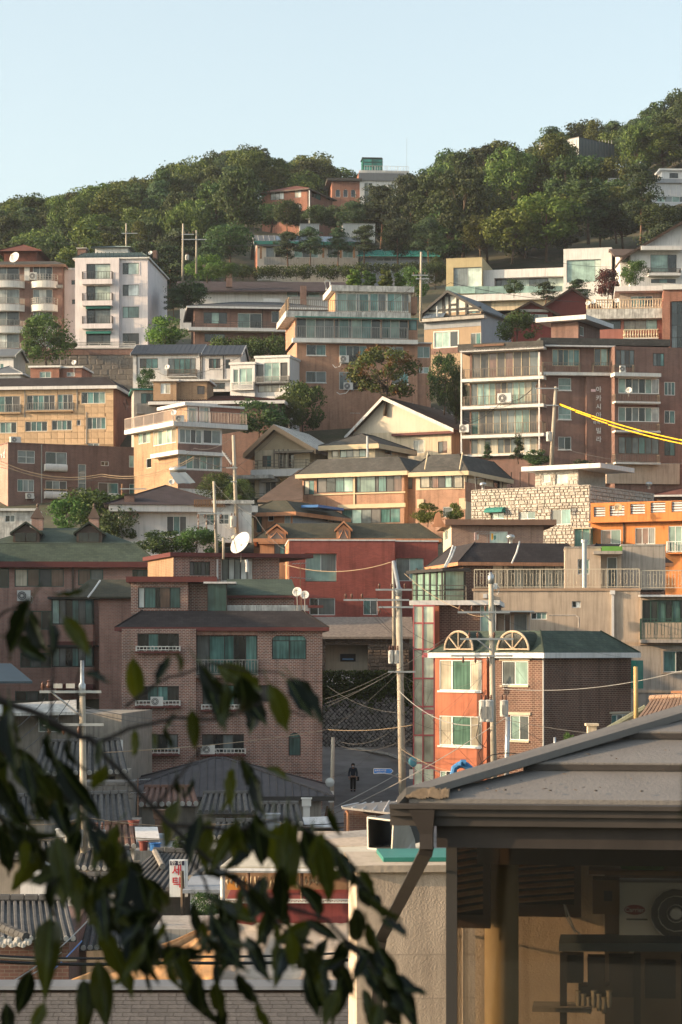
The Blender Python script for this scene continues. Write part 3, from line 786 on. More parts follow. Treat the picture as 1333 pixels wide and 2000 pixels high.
MET_GRN = plain('metal_roof_green', (.06, .09, .085), .45, .12, 1, .1, 0, 20, .3)
MET_GREY = plain('metal_roof_grey', (.15, .16, .17), .5, .12, 1, .1, 0, 20, .3)
TEAL = plain('teal_canopy', (.03, .17, .14), .5, .15, 2)
BLUE = plain('blue_plastic', (.03, .13, .35), .45, .12, 2)
WOODY = plain('wood_board', (.22, .12, .06), .7, .25, 6)
TARP = plain('tarpaulin_tan', (.42, .33, .25), .7, .15, 1.5, .15, .4, 6)

def after(v, fn): AFTER.append((v, fn))
AFTER = []
def clip_cells(v, face, cells):
    """cut each (a0, z0, a1, z1) cell back from the openings of that face"""
    out = []
    for c in cells:
        a0, z0, a1, z1 = c; ok = True
        for h in v.open[face]:
            h0, g0, h1, g1 = h[0] - .01, h[1] - .01, h[2] + .01, h[3] + .01
            if a1 <= h0 or a0 >= h1 or z1 <= g0 or z0 >= g1: continue
            best = max(((h0 - a0) * (z1 - z0), (a0, z0, h0, z1)), ((a1 - h1) * (z1 - z0), (h1, z0, a1, z1)), ((a1 - a0) * (g0 - z0), (a0, z0, a1, g0)), ((a1 - a0) * (z1 - g1), (a0, g1, a1, z1)))
            a0, z0, a1, z1 = best[1]
            if a1 - a0 < .06 or z1 - z0 < .06: ok = False; break
        if ok: out.append((a0, z0, a1, z1))
    return out
UNIT = {}
def unit_piece(kind, mat):
    k = (kind, mat.name)
    if k in UNIT: return UNIT[k]
    m = MB()
    if kind == 'panel': m.box((0, -1, 0), (1, 0, 0), (0, 1, 0), (0, 0, 1))
    else:
        rg = random.Random(kind); i = .14
        f = [(i * rg.uniform(.5, 1.5), -1 * rg.uniform(.75, 1.1), i * rg.uniform(.5, 1.5)), (1 - i * rg.uniform(.5, 1.5), -1 * rg.uniform(.75, 1.1), i * rg.uniform(.5, 1.5)),
             (1 - i * rg.uniform(.5, 1.5), -1 * rg.uniform(.75, 1.1), 1 - i * rg.uniform(.5, 1.5)), (i * rg.uniform(.5, 1.5), -1 * rg.uniform(.75, 1.1), 1 - i * rg.uniform(.5, 1.5))]
        b = [(0, 0, 0), (1, 0, 0), (1, 0, 1), (0, 0, 1)]
        m.poly(*f)
        for q in range(4): m.poly(b[q], b[(q + 1) % 4], f[(q + 1) % 4], f[q])
    me = bpy.data.meshes.new('piece'); me.from_pydata(m.v, [], m.f); me.materials.append(mat); UNIT[k] = me; return me
def clad(v, face, cells, mat, name, thick, kinds=('panel',), gap=.012, limit=300):
    cells = clip_cells(v, face, cells); rg = random.Random(5)
    def go(wall):
        d, n = v.dirs(face); ang = math.atan2(d.y, d.x)
        cs = sorted(cells, key=lambda c: -(c[2] - c[0]) * (c[3] - c[1])); rest = MB()
        for i, (a0, z0, a1, z1) in enumerate(cs):
            p = v.pt(face, a0 + gap / 2, z0 + gap / 2, .001); w, h, t = a1 - a0 - gap, z1 - z0 - gap, thick * rg.uniform(.6, 1.3)
            if i < limit:
                o = link(name, unit_piece(rg.choice(kinds), mat), wall); o.location = p - v.b.org; o.rotation_euler = (0, 0, ang); o.scale = (w, t, h)
            else:
                me = unit_piece(rg.choice(kinds), mat)
                nb = len(rest.v); rest.v += [tuple(p + d * (q.co.x * w) - n * (q.co.y * t) + UP * (q.co.z * h)) for q in me.vertices]
                for f in me.polygons: rest.f.append(tuple(nb + k for k in f.vertices)); rest.m.append(0)
        if rest.f: rest.build(name, mat, wall, v.b.org)['kind'] = 'stuff'
    after(v, go)
def grid_cells(W, z0, z1, w, h, stag=False, jit=0, seed=1):
    rg = random.Random(seed); cs = []; z = z0
    while z < z1 - .02:
        hh = h * (1 + rg.uniform(-jit, jit)); zt = min(z1, z + hh); a = 0
        while a < W - .02:
            ww = w * (1 + rg.uniform(-jit, jit) * 1.5); ae = min(W, a + ww)
            if W - ae < w * .3: ae = W
            cs.append((a, z, ae, zt)); a = ae
        z = zt
    return cs
def post(b, name, mat, pts, r=.03, n=6):
    m = MB(); m.tube([Vector(p) for p in pts], r, n); return m.build(name, mat, b.root, b.org)
def letters(parent, org, txt, pos, d, n, size, mat, depth=.03, name='letter'):
    """one raised character per mesh"""
    cu = bpy.data.curves.new('letter', 'FONT'); cu.body = txt; cu.size = size; cu.extrude = depth / 2; cu.align_x = 'CENTER'; cu.align_y = 'CENTER'; cu.resolution_u = 3
    cu.offset = size * .012
    o = bpy.data.objects.new('letter', cu); COL.objects.link(o)
    bpy.context.view_layer.update(); dg = bpy.context.evaluated_depsgraph_get(); me = bpy.data.meshes.new_from_object(o.evaluated_get(dg)); bpy.data.objects.remove(o)
    me.materials.clear(); me.materials.append(mat)
    q = link(name, me, parent); q.location = Vector(pos) - org if org is not None else pos
    from mathutils import Matrix
    mx = Matrix((d, UP, n)).transposed(); q.rotation_euler = mx.to_euler(); return q

# ================================================================ the hilltop
b = Bld('hilltop_brick_house', 'red brick house with maroon hip roof high among the trees')
v = b.vol(512, 601, 415, 369, 440, [BR_RED], L=11, xs=650)
v.hip(mt(19, 415), .6, SH_RED, FR['b'], .2)
v.win('f', 529, 371, 555, 390, 'wgw', 'k'); v.win('f', 576, 368, 589, 386, 'cw', 'k'); v.win('f', 576, 400, 589, 412, 'cw', 'k')
v.win('r', 609, 369, 627, 388, 'dt', 'k'); v.win('r', 638, 377, 645, 390, 'd', 'k')
b = Bld('terrace_brick_house', 'brick hilltop house with arched windows beside the green glass lift tower')
v = b.vol(649, 703, 440, 354, 425, [BR_RED], L=12, xs=641, th=4)
v.lbox('roof', SH_CHAR, -1.0, v.W + .4, -.8, 12.5, v.zt, v.zt + .5)
for x in (656, 671, 686): v.win('f', x, 370, x + 9, 385, 'd', 'w', arch=1, surround=None)
w = v.sub(703, 800, 333, 425, .4, 12, [WHITE2, BR_RED, BR_RED])
w.pbox('fascia', MET_GREY, 'f', 701, 338, 790, 353, .25, 0); w.win('f', 712, 357, 728, 400, 'gd', 'w'); w.win('f', 760, 360, 785, 400, 'gwd', 'w')
w.rail('f', 712, 324, 798, 337, .1, 'bars', RAILW, 0, gap=.5)
t = w.sub(709, 728, 309, 345, -2.5, 3.6, [TEAL]); GL = pane_mat('lift_glass', (.05, .30, .24), .1)
t.mats = [GL]; t.lbox('roof', FR['k'], -.15, t.W + 1.9, -.15, 3.8, t.zt, t.zt + .15)
t2 = w.sub(728, 748, 311, 345, -2.5, 3.6, [pane_mat('lift_glass_dark', (.02, .15, .12), .1)])
for (tt, xa, xb) in ((t, 709, 728), (t2, 728, 748)):
    for y in (309, 316, 324, 332): tt.pbox('mullion', FR['e'], 'f', xa, y, xb, y + 1.6, .05)
    for x in (xa, xb - 1.5): tt.pbox('mullion', FR['e'], 'f', x, 309, x + 1.5, 344, .07)
antenna(795, 333, 269, 438, 'tall thin mast rising above the hilltop terrace', (), RAILG)
b = Bld('grey_metal_house', 'dark grey metal clad house with brick walls half hidden by hilltop trees')
v = b.vol(1052, 1131, 440, 268, 305, [MET_GREY, MET_GREY, plain('metal_panel_dark', (.085, .105, .11), .5, .08)], L=10.5, xs=1200, down=0)
v.flat(.06, .12, FR['k']); v.win('f', 1062, 288, 1074, 298, 'd', 'k')
for x in range(1135, 1200, 6): v.pbox('seam', MET_GREY, 'r', x, 274, x + .8, 304, .06)
for x in range(1055, 1131, 7): v.pbox('seam', MET_GREY, 'f', x, 273, x + .9, 304, .06)
w = v.sub(1058, 1128, 305, 420, -1.0, 8.5, [BR_RED, BR_RED, BR_RED], 6); w.win('r', 1148, 305, 1152, 312, 'd', 'k')
w.pbox('wing', GREYB, 'f', 1090, 330, 1128, 410, 2.0); w.pbox('wing', WHITE2, 'f', 1022, 340, 1040, 400, 2.5)
w.win('f', 1112, 304, 1128, 316, 'dd', 'k')
b = Bld('concrete_institute', 'pale concrete building with ribbon windows at the edge behind the pines', 'building')
v = b.vol(1190, 1420, 400, 357, 430, [plain('pale_concrete', (.52, .52, .54), .8, .07, .8, .15)], L=14, th=3)
v.flat(.25, .35, WHITE2); v.pbox('fascia', GREYB, 'f', 1189, 349, 1419, 357, .45)
v.win('f', 1210, 385, 1262, 394, 'lglg', 'w'); v.win('f', 1284, 384, 1400, 395, 'lglglglg', 'w')
w = v.sub(1293, 1420, 334, 350, -3, 6, [WHITE2], .6); w.flat(.5, .3, WHITE); w.win('f', 1308, 338, 1325, 348, 'dd', 'k')
for x in range(1200, 1333, 11): v.pbox('joint', WHITE, 'f', x, 360, x + .7, 384, .03)

b = Bld('green_eaved_house', 'low house with grey metal roof, solar panels and green eaves behind the pines')
v = b.vol(503, 700, 370, 477, 518, [plain('warm_white', (.48, .45, .40), .8, .08), BR_RED, BR_RED], L=12, xs=497)
v.gable(mt(27, 370), .9, .6, 'a', MET_GREY, None, None, .45, .2, seams=.9, smat=WHITE)
v.pbox('eaves_board', TEAL, 'f', 497, 471.5, 702, 478, 1.05, -.85); v.pbox('terrace_wall', CONC, 'f', 516, 503, 700, 518, 2.2, -2.0)
for x in (508, 630, 664, 690): v.pbox('column', WOODY, 'f', x, 480, x + 4, 505, .8, -.55)
v.win('f', 520, 482, 555, 503, 'gd', 'w'); v.win('f', 575, 482, 622, 503, 'lgl', 'w'); v.win('f', 640, 482, 662, 503, 'gl', 'w'); v.win('f', 670, 482, 690, 503, 'll', 'w')
SOLAR = plain('solar_panel', (.10, .13, .17), .15, .1, 3, 0, 0, 20, 0, .6)
_w, _h, _r = v.L * .45 + .9, mt(27, 370), v.L * .45
for i in range(11):
    a0 = 3.2 + i * 1.25; a1 = a0 + 1.2; sl = _h / _r; m = MB()
    m.prism([v.pl(a0, .6, v.zt + .6 * sl + .27), v.pl(a1, .6, v.zt + .6 * sl + .27), v.pl(a1, 4.4, v.zt + 4.4 * sl + .27), v.pl(a0, 4.4, v.zt + 4.4 * sl + .27)], UP * .06); m.build('solar_panel', SOLAR, b.root, b.org)
for (x0, x1) in ((587, 624), (671, 733)):
    w = v.sub(x0, x1, 438, 456, -5.2, 3, [plain('chimney_grey', (.46, .45, .43), .8, .1, 1, .2)], 1.5); w.flat(.08, .12, CONC)
b = Bld('green_roofed_annex', 'long low annex with translucent green roof behind the row of pines')
v = b.vol(703, 850, 372, 502, 512, [GREYB], L=8, th=2)
m = MB(); m.prism([v.pl(-.5, -.8, v.zt), v.pl(v.W + .8, -.8, v.zt), v.pl(v.W - .6, 5, v.zt + 1.9), v.pl(-.5, 5, v.zt + 1.9)], UP * .15); m.build('roof', plain('green_glazing', (.06, .30, .24), .2, .1, 2), b.root, b.org, uv=True)
for i in range(7):
    a = v.W * i / 6; m = MB(); m.tube([v.pl(a, -.82, v.zt + .2), v.pl(a, 5, v.zt + 2.1)], .06, 5); m.build('glazing_bar', TEAL, b.root, b.org)
v.win('f', 735, 504, 780, 510, 'ggg', 'w')

# ================================================================ upper row
b = Bld('long_brown_roof_house', 'long low white house under a wide brown shingle roof')
v = b.vol(352, 672, 322, 566, 585, [WHITE2], L=10, th=2); v.gable(mt(25, 322), 1.2, .6, 'a', SH_PURP, None, None, .5, .2)
v.win('f', 560, 568, 625, 580, 'lgl', 'w'); w = v.sub(442, 454, 530, 560, 1.2, 1, [BR_BROWN], 0); w.flat(.1, .1, FR['k'])
w = v.sub(587, 599, 558, 585, 2.6, 1, [BR_BROWN], 1)
b = Bld('slate_roof_brick_house', 'brick house with slate blue hip roof and long white balcony', 'house')
v = b.vol(380, 640, 285, 600, 668, [BR_BROWN, BR_BROWN, BR_BROWN], L=11, xs=374)
v.hip(mt(24, 285), 1.0, SH_SLATE, WHITE2, .22); v.win('f', 398, 610, 444, 632, 'dld', 'k'); v.win('f', 465, 612, 512, 641, 'ld', 'w'); v.win('f', 531, 608, 560, 630, 'dl', 'w')
v.win('f', 400, 652, 440, 668, 'dg', 'k')
v.pbox('balcony', WHITE2, 'f', 368, 640, 600, 646.5, 1.5); v.rail('f', 380, 628, 590, 640, 1.4, 'pipes', RAILD, 0)
w = v.sub(512, 513.5, 600, 640, .05, .1, [FR['k']])
w = v.sub(515, 548, 583, 590, -3, .3, [WHITE2])

b = Bld('rounded_balcony_apartments', 'maroon brick apartment block with curved white balconies and a rooftop dish', 'apartment block')
v = b.vol(-60, 122, 290, 519, 720, [BR_BROWN], L=14, th=-2)
v.mansard(mt(11, 290), .5, 1.2, SH_CHAR, RUSTY, .3)
w = v.sub(8, 72, 492, 512, -3, 8, [SH_RED]); w.hip(1.3, .8, SH_RED)
for (x0, x1) in ((-40, 46), (59, 111)):
    for i, y in enumerate((548, 594, 637, 681)):
        if i < 3 or x0 < 0:
            m = MB(); a0, z0, a1, z1 = v.rect('f', x0, y, x1, y + 13, 1.0); k = 10
            pts = [v.pt('f', lerp(a0, a1, j / k), z0, .15 + 1.05 * math.sin(math.pi * j / k) ** .45) for j in range(k + 1)] + [v.pt('f', a1, z0, -.05), v.pt('f', a0, z0, -.05)]
            m.prism(pts, UP * (z1 - z0)); o = m.build('balcony', WHITE, b.root, b.org)
            m = MB()
            for j in range(k): railing(m, pts[j] * 1.0 - UP * pts[j].z, pts[j + 1] - UP * pts[j + 1].z, z1, z1 + .85, 'pipes' if x0 > 0 else 'bars', .2)
            m.build('railing', RAILG, o, b.org)['kind'] = 'stuff'
        v.win('f', x0 + 6, y - 29, x1 - 8, y - 1, 'gwg' if i % 2 else 'ggd', 'w')
vac(v, 'f', 59, 532, 72, 546, 'white air conditioner on curved balcony of the maroon apartment block', .8)
v.pbox('cornice', CONC, 'f', 108, 556, 123, 562, .4); v.pbox('pilaster', WHITE, 'f', 48, 520, 58, 548, .2)
dish(29, 503, 288, 11, 'large pale dish on the roof of the maroon rounded apartment block', (-.45, -.8, .35), 1.0)
b = Bld('white_apartments', 'pinkish white five storey apartment block with dark green metal roof', 'apartment block')
v = b.vol(147, 289, 286, 503, 680, [PINKW], L=16, xs=327); v.skip = ''
o = v.mansard(mt(13, 286), .25, 1.0, MET_GRN, WHITE, .15)
for x in range(150, 288, 8): v.pbox('seam', MET_GRN, 'f', x, 492, x + .8, 503, .2, .0)
w = v.sub(186, 250, 484, 493, -4, 4, [WHITE], .4); w.hip(.55, .5, MET_GRN)
w = v.sub(125, 150, 528, 690, -4.5, 5, [PINKW], 2); w.flat(.1, .3, WHITE); w.win('f', 140, 547, 147, 556, 'd', 'k'); w.win('f', 141, 585, 147, 594, 'd', 'k')
w = v.sub(152, 168, 486, 530, -1.5, 1.2, [BR_BROWN]); w.flat(.15, .15, CONC)
w = v.sub(299, 306, 489, 505, -8, 1.0, [BR_BROWN])
dish(294, 494, 291, 4.5, 'small dish beside the chimney of the white apartment block', (-.3, -.85, .4), .7)
bay = v.sub(147, 233, 504.5, 680, .45, .46, [PINKW])
for (y0, y1, aw) in ((515, 545, 0), (558, 587, 0), (602, 632, 1), (651, 674, 1)):
    bay.win('f', 169, y0, 216, y1, 'dgp' if y0 < 560 else 'ddg', 'k', .35, wts=(1, .1, 2.2) if y0 < 640 else (2, .2, 1))
    if aw: bay.pbox('awning', TEAL, 'f', 168, y0 - 4.5, 216, y0 + .5, .5)
for y in (545, 587, 632):
    bay.rail('f', 161, y - 15, 219, y, .8, 'bars', RAILD, .62, PINKW, gap=.35)
for (y0, y1, pp) in ((513.5, 536, 'dp'), (556, 578, 'dw'), (599, 621, 'll'), (651, 673, 'ds')):
    v.win('f', 240, y0, 272, y1, pp, 'k', wts=(1, 2), surround=PINKW)
bay.rail('f', 120, 668, 265, 676, .05, 'pipes', RAILG, 0)

b = Bld('terrace_retaining_wall', 'grey stone retaining wall with brick parapet below the white apartments', 'retaining wall')
STW = plain('retaining_stone', (.17, .155, .14), .95, .2, 1, .3, .4, 12, rnd_obj=.15)
v = b.vol(98, 266, 268, 681, 745, [STW], L=3, th=-2)
v.pbox('parapet', BR_BROWN, 'f', 98, 681, 266, 693, .12); v.pbox('coping', CONC, 'f', 97, 679.5, 267, 681.5, .2); v.rail('f', 105, 671, 265, 681, .05, 'pipes', RAILW, 0)
clad(v, 'f', grid_cells(v.W, (HY - 742) * 268 / F, (HY - 694) * 268 / F, .95, .6, True, .25, 3), STW, 'stone', .05, ('s1', 's2', 's3'))

b = Bld('gold_stone_villa', 'modern villa with gold stone cube, white block and glass terrace rail', 'villa')
v = b.vol(872, 942, 330, 504, 605, [GOLD], L=18, xs=975)
v.win('f', 886, 522, 942, 573, 'gp', 'g', .25, t=.08); v.flat(.02, .12, GOLD)
w = v.sub(942, 1109, 525, 605, -1.2, 9, [WHITE2]); w.win('f', 966, 541, 1107, 573, 'dgpgp', 'k', 1.2, wts=(.6, 1, 2, 2, 2), t=.06)
w.pbox('slab', WHITE2, 'f', 871, 573, 1120, 586, 1.8); w.pbox('base', CREAM, 'f', 960, 586, 1075, 605, .8)
c = v.sub(1101, 1195, 486, 605, 1.0, 8, [WHITE2]); c.flat(.02, .1, WHITE)
c.win('f', 1107, 507, 1174, 551, 'lp', 'g', .3, wts=(5, 1), t=.06); c.win('f', 1112, 565, 1150, 590, 'pg', 'k')
GRAIL = pane_mat('glass_rail', (.22, .34, .30), .05)
for i in range(8):
    xa = 871 + i * 28.5; w.pbox('glass_panel', GRAIL, 'f', xa, 559, xa + 28, 573, 1.78, -1.73)
b = Bld('white_gable_villa', 'white stucco villa with brown gable roof and large dark window at the edge', 'villa')
v = b.vol(1232, 1400, 318, 497, 590, [WHITE2], L=12, xs=1210)
v.gable(mt(62, 318), 1.3, 1.0, 'b', SH_BROWN, WHITE2, SH_BROWN, .62, .3); v.win('f', 1271, 494.5, 1322, 531, 'lgd', 'k', wts=(2.2, .1, 1)); v.rail('f', 1268, 524, 1330, 533, 1.2, 'bars', RAILD, .35, WHITE2)
v.pbox('ledge', WHITE2, 'f', 1253, 480, 1332, 488, 1.4); v.win('f', 1272, 545, 1320, 553, 'dtd', 'k')
w = v.sub(1212, 1262, 500, 560, -2, 8, [WHITE2]); w.win('f', 1216, 503, 1252, 512, 'ld', 'k'); w.gable(mt(22, 318), 1.0, 1.0, 'a', SH_BROWN, None, None, .6, .25)


b = Bld('half_timbered_house', 'dark timbered house with white gable panels and black metal roof')
v = b.vol(829, 940, 268, 606, 700, [plain('tan_render', (.33, .24, .16), .85, .1, 1, .15), CONC, CONC], L=10, xs=1000, th=-20)
v.mats = [plain('tan_render', (.33, .24, .16)), GREYB, GREYB]
v.gable(mt(39, 268), .5, .7, 'b', MET_BLK, plain('gable_cream', (.55, .55, .50), .8, .06), FR['k'], .45, .22)
for (x0, y0, x1, y1) in ((864, 578, 868.5, 616), (876, 576, 878.5, 616), (891, 576, 894, 616), (909, 586, 913, 616), (838, 602, 940, 606), (866, 576, 894, 578.5), (876, 593, 893, 596.5), (829, 616, 941, 618.5)): v.pbox('timber', FR['k'], 'f', x0, y0, x1, y1, .12)
v.pbox('ledge', CONC, 'f', 820, 619, 946, 625, .8); v.pbox('band', GREYB, 'f', 829, 625, 940, 640, .06)
v.win('f', 878.5, 580, 891, 593, 'g', 'k'); v.win('f', 914, 600, 938, 612, 'dtd', 'k')
v.win('f', 849, 648, 895, 678, 'lld', 'w', sill=WHITE, surround=WHITE); v.win('f', 920, 650, 944, 673, 'gt', 'w', sill=WHITE); v.pbox('band', BR_BROWN, 'f', 829, 678, 940, 690, .05)
for i in range(5):
    m = MB(); q = v.pt('f', v.W * .02 + i * .55, (HY - 616) * 268 / F, .8); m.prism([q, q + v.u * .5, q + v.u * .5 + v.bk * .7 + UP * .55, q + v.bk * .7 + UP * .55], UP * .05); m.build('solar_panel', SOLAR, b.root, b.org)
post(b, 'flue', METAL, [P(854, 618, 266), P(854, 598, 266)], .1, 8)
b = Bld('twin_gable_red_house', 'dark red rendered house with two low brown gables')
RREN = plain('dark_red_render', (.15, .035, .03), .8, .12, 1, .1)
v = b.vol(1001, 1080, 282, 611, 660, [RREN], L=8, th=4); v.gable(mt(20, 282), .9, .5, 'b', SH_BROWN, RREN, SH_BROWN, .45, .2); v.win('f', 1020, 614, 1070, 628, 'ggp', 'w'); v.pbox('lintel', CONC, 'f', 1016, 604, 1072, 609, .3)
w = v.sub(1056, 1176, 605, 660, -3.5, 10, [RREN]); w.gable(mt(40, 286), .9, .5, 'b', SH_BROWN, RREN, SH_BROWN, .5, .2)
b = Bld('balustrade_house', 'pink stucco house with white baluster terrace and three small dishes')
PINKR = plain('pink_render', (.36, .15, .12), .85, .1, 1, .15)
v = b.vol(1165, 1294, 252, 622, 700, [PINKR], L=9, th=-6); v.pbox('terrace_slab', WEATH, 'f', 1146, 603, 1306, 622, 1.1); v.rail('f', 1147, 584, 1305, 603, 1.05, 'balusters', plain('baluster_stone', (.48, .37, .26), .85, .15, 3), 0)
v.win('f', 1170, 622, 1213, 643, 'ld', 'k'); v.win('f', 1219, 620, 1284, 645, 'ccl', 'b'); v.rail('f', 1219, 643, 1286, 660, .5, 'balusters', CREAM, .1)
w = v.sub(1211, 1300, 572, 604, -3, 6, [BEIGE2]); w.lbox('roof', WHITE2, -.6, w.W + .5, -1.5, 6.4, w.zt, w.zt + .55); w.win('f', 1232, 578, 1275, 600, 'ltd', 'w')
q = v.sub(1296, 1345, 565, 720, 1.6, 6, [BR_RED]); q.pbox('band', WHITE, 'f', 1293, 555, 1345, 565, .25)
q.pbox('pier', BR_RED, 'f', 1294, 588, 1309, 680, .3)
q.win('f', 1312, 588, 1344, 705, 'gdg', 'k', .25, trans=(.2, .4, .6, .8))
for (x, y, r) in ((1149, 592, 5), (1160, 589, 5), (1205.5, 587, 5)): dish(x, y, 249, r, {1149: 'leftmost white dish at the corner of the baluster terrace', 1160: 'cream dish second along the baluster terrace rail', 1205.5: 'white dish at the middle of the baluster terrace rail'}[x], (-.3, -.85, .4), .6, group=None)

# ================================================================ centre
b = Bld('central_brick_apartments', 'tan brick apartment block with two glazed upper floors and weathered terraces', 'apartment block')
v = b.vol(580, 816, 246, 667, 800, [BR_TAN], L=10, xs=561, down=3)
v.win('f', 599, 673, 637, 694, 'dt', 'w', sill=WHITE); v.win('f', 663, 675, 717, 711, 'tddt', 'w'); v.win('f', 755, 677, 788, 698, 'lg', 'w', sill=WHITE)
v.win('f', 598, 725.5, 637.5, 747, 'dg', 'w', sill=WHITE); v.win('f', 663, 726.5, 706, 761, 'gd', 'w'); v.win('f', 766, 727, 798, 750, 'gt', 'w', sill=WHITE)
v.win('f', 777, 787, 808, 797, 'gl', 'w')
vac(v, 'f', 664.5, 694, 682, 708, 'grey air conditioner by third floor window of the tan brick block'); vac(v, 'f', 672, 747, 690, 761, 'grey air conditioner by lower window of the tan brick block')
v.rail('f', 683, 694, 718, 711, .35, 'bars', RAILD, 0); v.rail('f', 690, 748, 706, 761, .35, 'bars', RAILD, 0)
g = v.sub(577, 816, 621, 664, .1, 9.9, [BR_TAN]); v.pbox('ledge', WHITE, 'f', 572, 661.5, 817, 670, .9)
g.win('f', 580, 621.5, 653, 661, 'dlgg', 'w', .12); g.win('f', 654, 621.5, 744, 661, 'dtgltd', 'w', .12, wts=(.4, 1, .3, 1, 1, .9)); g.win('f', 746, 623, 798, 661, 'tld', 'w', .12); g.win('f', 799, 625, 815, 645, 't', 'e')
g.rail('f', 578, 638, 798, 661.5, .75, 'bars', RAILG, 0, gap=.2)
v.pbox('terrace_slab', WEATH, 'f', 559, 609, 803, 621, 1.0, 9.0); v.pbox('awning_rail', TEAL, 'f', 577, 619.5, 819, 621.8, 1.15, -1.03)
g.rail('f', 560, 586.5, 802, 609, .95, 'bars', RAILB, 0, gap=.22)
m = MB(); railing(m, g.pl(-.75, 9.5, 0), g.pl(-.75, -.9, 0), g.zt + .7, g.zt + 2.0, 'bars', .25); m.build('railing', plain('rail_tan', (.40, .28, .18), .6, .1), b.root, b.org)['kind'] = 'stuff'
p = v.sub(655, 803, 571, 610, -1.4, 6.5, [WEATH, plain('tan_render2', (.42, .25, .14), .85, .12, 1, .2), BR_TAN])
p.win('f', 659, 573, 721, 608, 'llgt', 'w', wts=(1, 1, .3, 1)); p.win('f', 723, 573, 755, 608, 'tg', 'w'); p.win('f', 757, 573, 800, 608, 'tlg', 'w')
p.lbox('roof', WEATH, -.5, p.W + .3, -.5, 7, p.zt, p.zt + .65)
p.pbox('parapet', BR_TAN, 'f', 803, 580, 815, 612, -.4, 2.0)
m = MB(); m.tube([P(638, 566, 250), P(635, 551, 250), P(640, 547, 250), P(645, 551, 250), P(646, 565, 250)], .07, 8); m.build('vent_pipe', METAL, b.root, b.org)
e = v.sub(813, 842, 671, 800, -.3, 6, [BR_TAN]); e.win('f', 815, 677, 840, 699, 'll', 'w'); e.win('f', 819, 717, 838, 729, 'wl', 'w'); e.flat(.15, .12, WHITE); e.pbox('step', CONC, 'f', 806, 796, 850, 815, 1.0)
m = MB(); m.tube([P(650, 712, 244), P(655, 718, 244), P(664, 716, 244), P(667, 709, 244)], .04, 5); m.build('hose', WHITE2, b.root, b.org)
m = MB(); m.tube([P(658, 766, 244), P(664, 770, 244), P(676, 768, 244), P(682, 762, 244)], .04, 5); m.build('hose', WHITE2, b.root, b.org)
b = Bld('glazed_annex', 'low white annex with pale teal glazing and a balcony rail')
v = b.vol(499, 566, 243, 700, 770, [WHITE2], L=7, th=-14); v.flat(.12, .25, WHITE2); v.win('f', 501, 712, 515, 746, 's', 'k'); v.win('f', 516, 708, 547, 745, 'll', 'w'); v.win('f', 548, 708, 562, 745, 's', 'k'); v.rail('f', 497, 735, 564, 748, .5, 'bars', RAILG, .12, SH_CHAR)
v.win('f', 504, 749, 545, 766, 'ccc', 'b')
w = v.sub(450, 498, 712, 775, .5, 5, [WHITE2]); w.flat(.12, .25, WHITE2); w.win('f', 456, 721, 466, 752, 'l', 'w'); w.win('f', 468, 719, 494, 751, 'll', 'w'); w.rail('f', 452, 746, 495, 760, .4, 'bars', RAILW, .1)

b = Bld('white_twin_house', 'white rendered twin house with black standing seam roofs')
v = b.vol(260, 391, 262, 692, 760, [WHITE2], L=8, th=-4)
for (vv) in (v,): vv.gable(mt(25, 262), .35, .2, 'a', MET_BLK, WHITE2, WHITE2, .5, .15, seams=.55, smat=MET_BLK)
v.win('f', 273.5, 700, 309, 719.5, 'stt', 'b', sill=WHITE); v.win('f', 329, 700, 383, 730, 'gtttg', 'b'); v.rail('f', 327, 721, 384, 735, .5, 'bars', RAILB, .1)
w = v.sub(393, 470, 693, 765, .3, 8, [WHITE2]); w.gable(mt(25, 262), .35, .2, 'a', MET_BLK, WHITE2, WHITE2, .5, .15, seams=.55, smat=MET_BLK)
w.win('f', 408.5, 700, 431, 719.5, 'sts', 'b', sill=WHITE); w.win('f', 441, 702, 450, 720, 'd', 'b'); w.win('f', 412, 748, 440, 760, 'dd', 'b')
for x in (392, 436): w.pbox('downpipe', FR['k'], 'f', x if x > 393 else 394, 693, (x if x > 393 else 394) + 1.6, 742, .08)
v.pbox('downpipe', FR['k'], 'f', 267, 693, 268.6, 742, .08); w.pbox('ledge', WHITE, 'f', 393, 740, 470, 743, .3)
dish(327.5, 717, 260, 5, 'small dish on the wall of the white twin house', (-.35, -.85, .35), .9)

# ================================================================ tan panel block and neighbours
b = Bld('tan_panel_apartments', 'apartment block faced with tan stone panels under a black shingle mansard', 'apartment block')
v = b.vol(-30, 222, 237, 754, 880, [plain('tan_joint', (.30, .20, .12), .9), TAN_P, BR_RED], L=10, xs=259)
o = v.mansard(mt(20, 237), .45, .9, SH_BLACK, WHITE2, .3)
for (x0, y0, x1, y1, pp) in ((-20, 774, 40, 805, 'ttds'), (53, 772, 108, 801, 'dttds'), (113, 770.5, 143, 800, 'tds'), (159.5, 765.5, 206, 788, 'dttl'), (-10, 825, 33, 846, 'dtld'), (50, 823.5, 93, 842.5, 'sttd'), (102, 821, 141, 840, 'dltd'), (150.5, 820, 158, 831, 's'), (171, 815.5, 207, 838, 'dtgt'), (172, 866, 194, 875, 'gg')):
    v.win('f', x0, y0, x1, y1, pp, 'w', surround=plain('tan_surround', (.46, .33, .21), .8, .1) if x1 - x0 > 30 else None)
v.rail('f', 51, 786, 143, 802, .35, 'bars', RAILG, .1, TAN_P, gap=.25); v.rail('f', -10, 790, 40, 806, .35, 'bars', RAILG, .1, TAN_P, gap=.25)
clad(v, 'f', grid_cells(v.W, (HY - 873) * 240 / F, v.zt - .02, .72, .66, False, .0, 2), TAN_P, 'panel', .03, gap=.035)
for (x, y0, y1) in ((48, 758, 815), (150, 758, 800), (168, 805, 868)): v.pbox('downpipe', CONC, 'f', x, y0, x + 1.6, y1, .09)
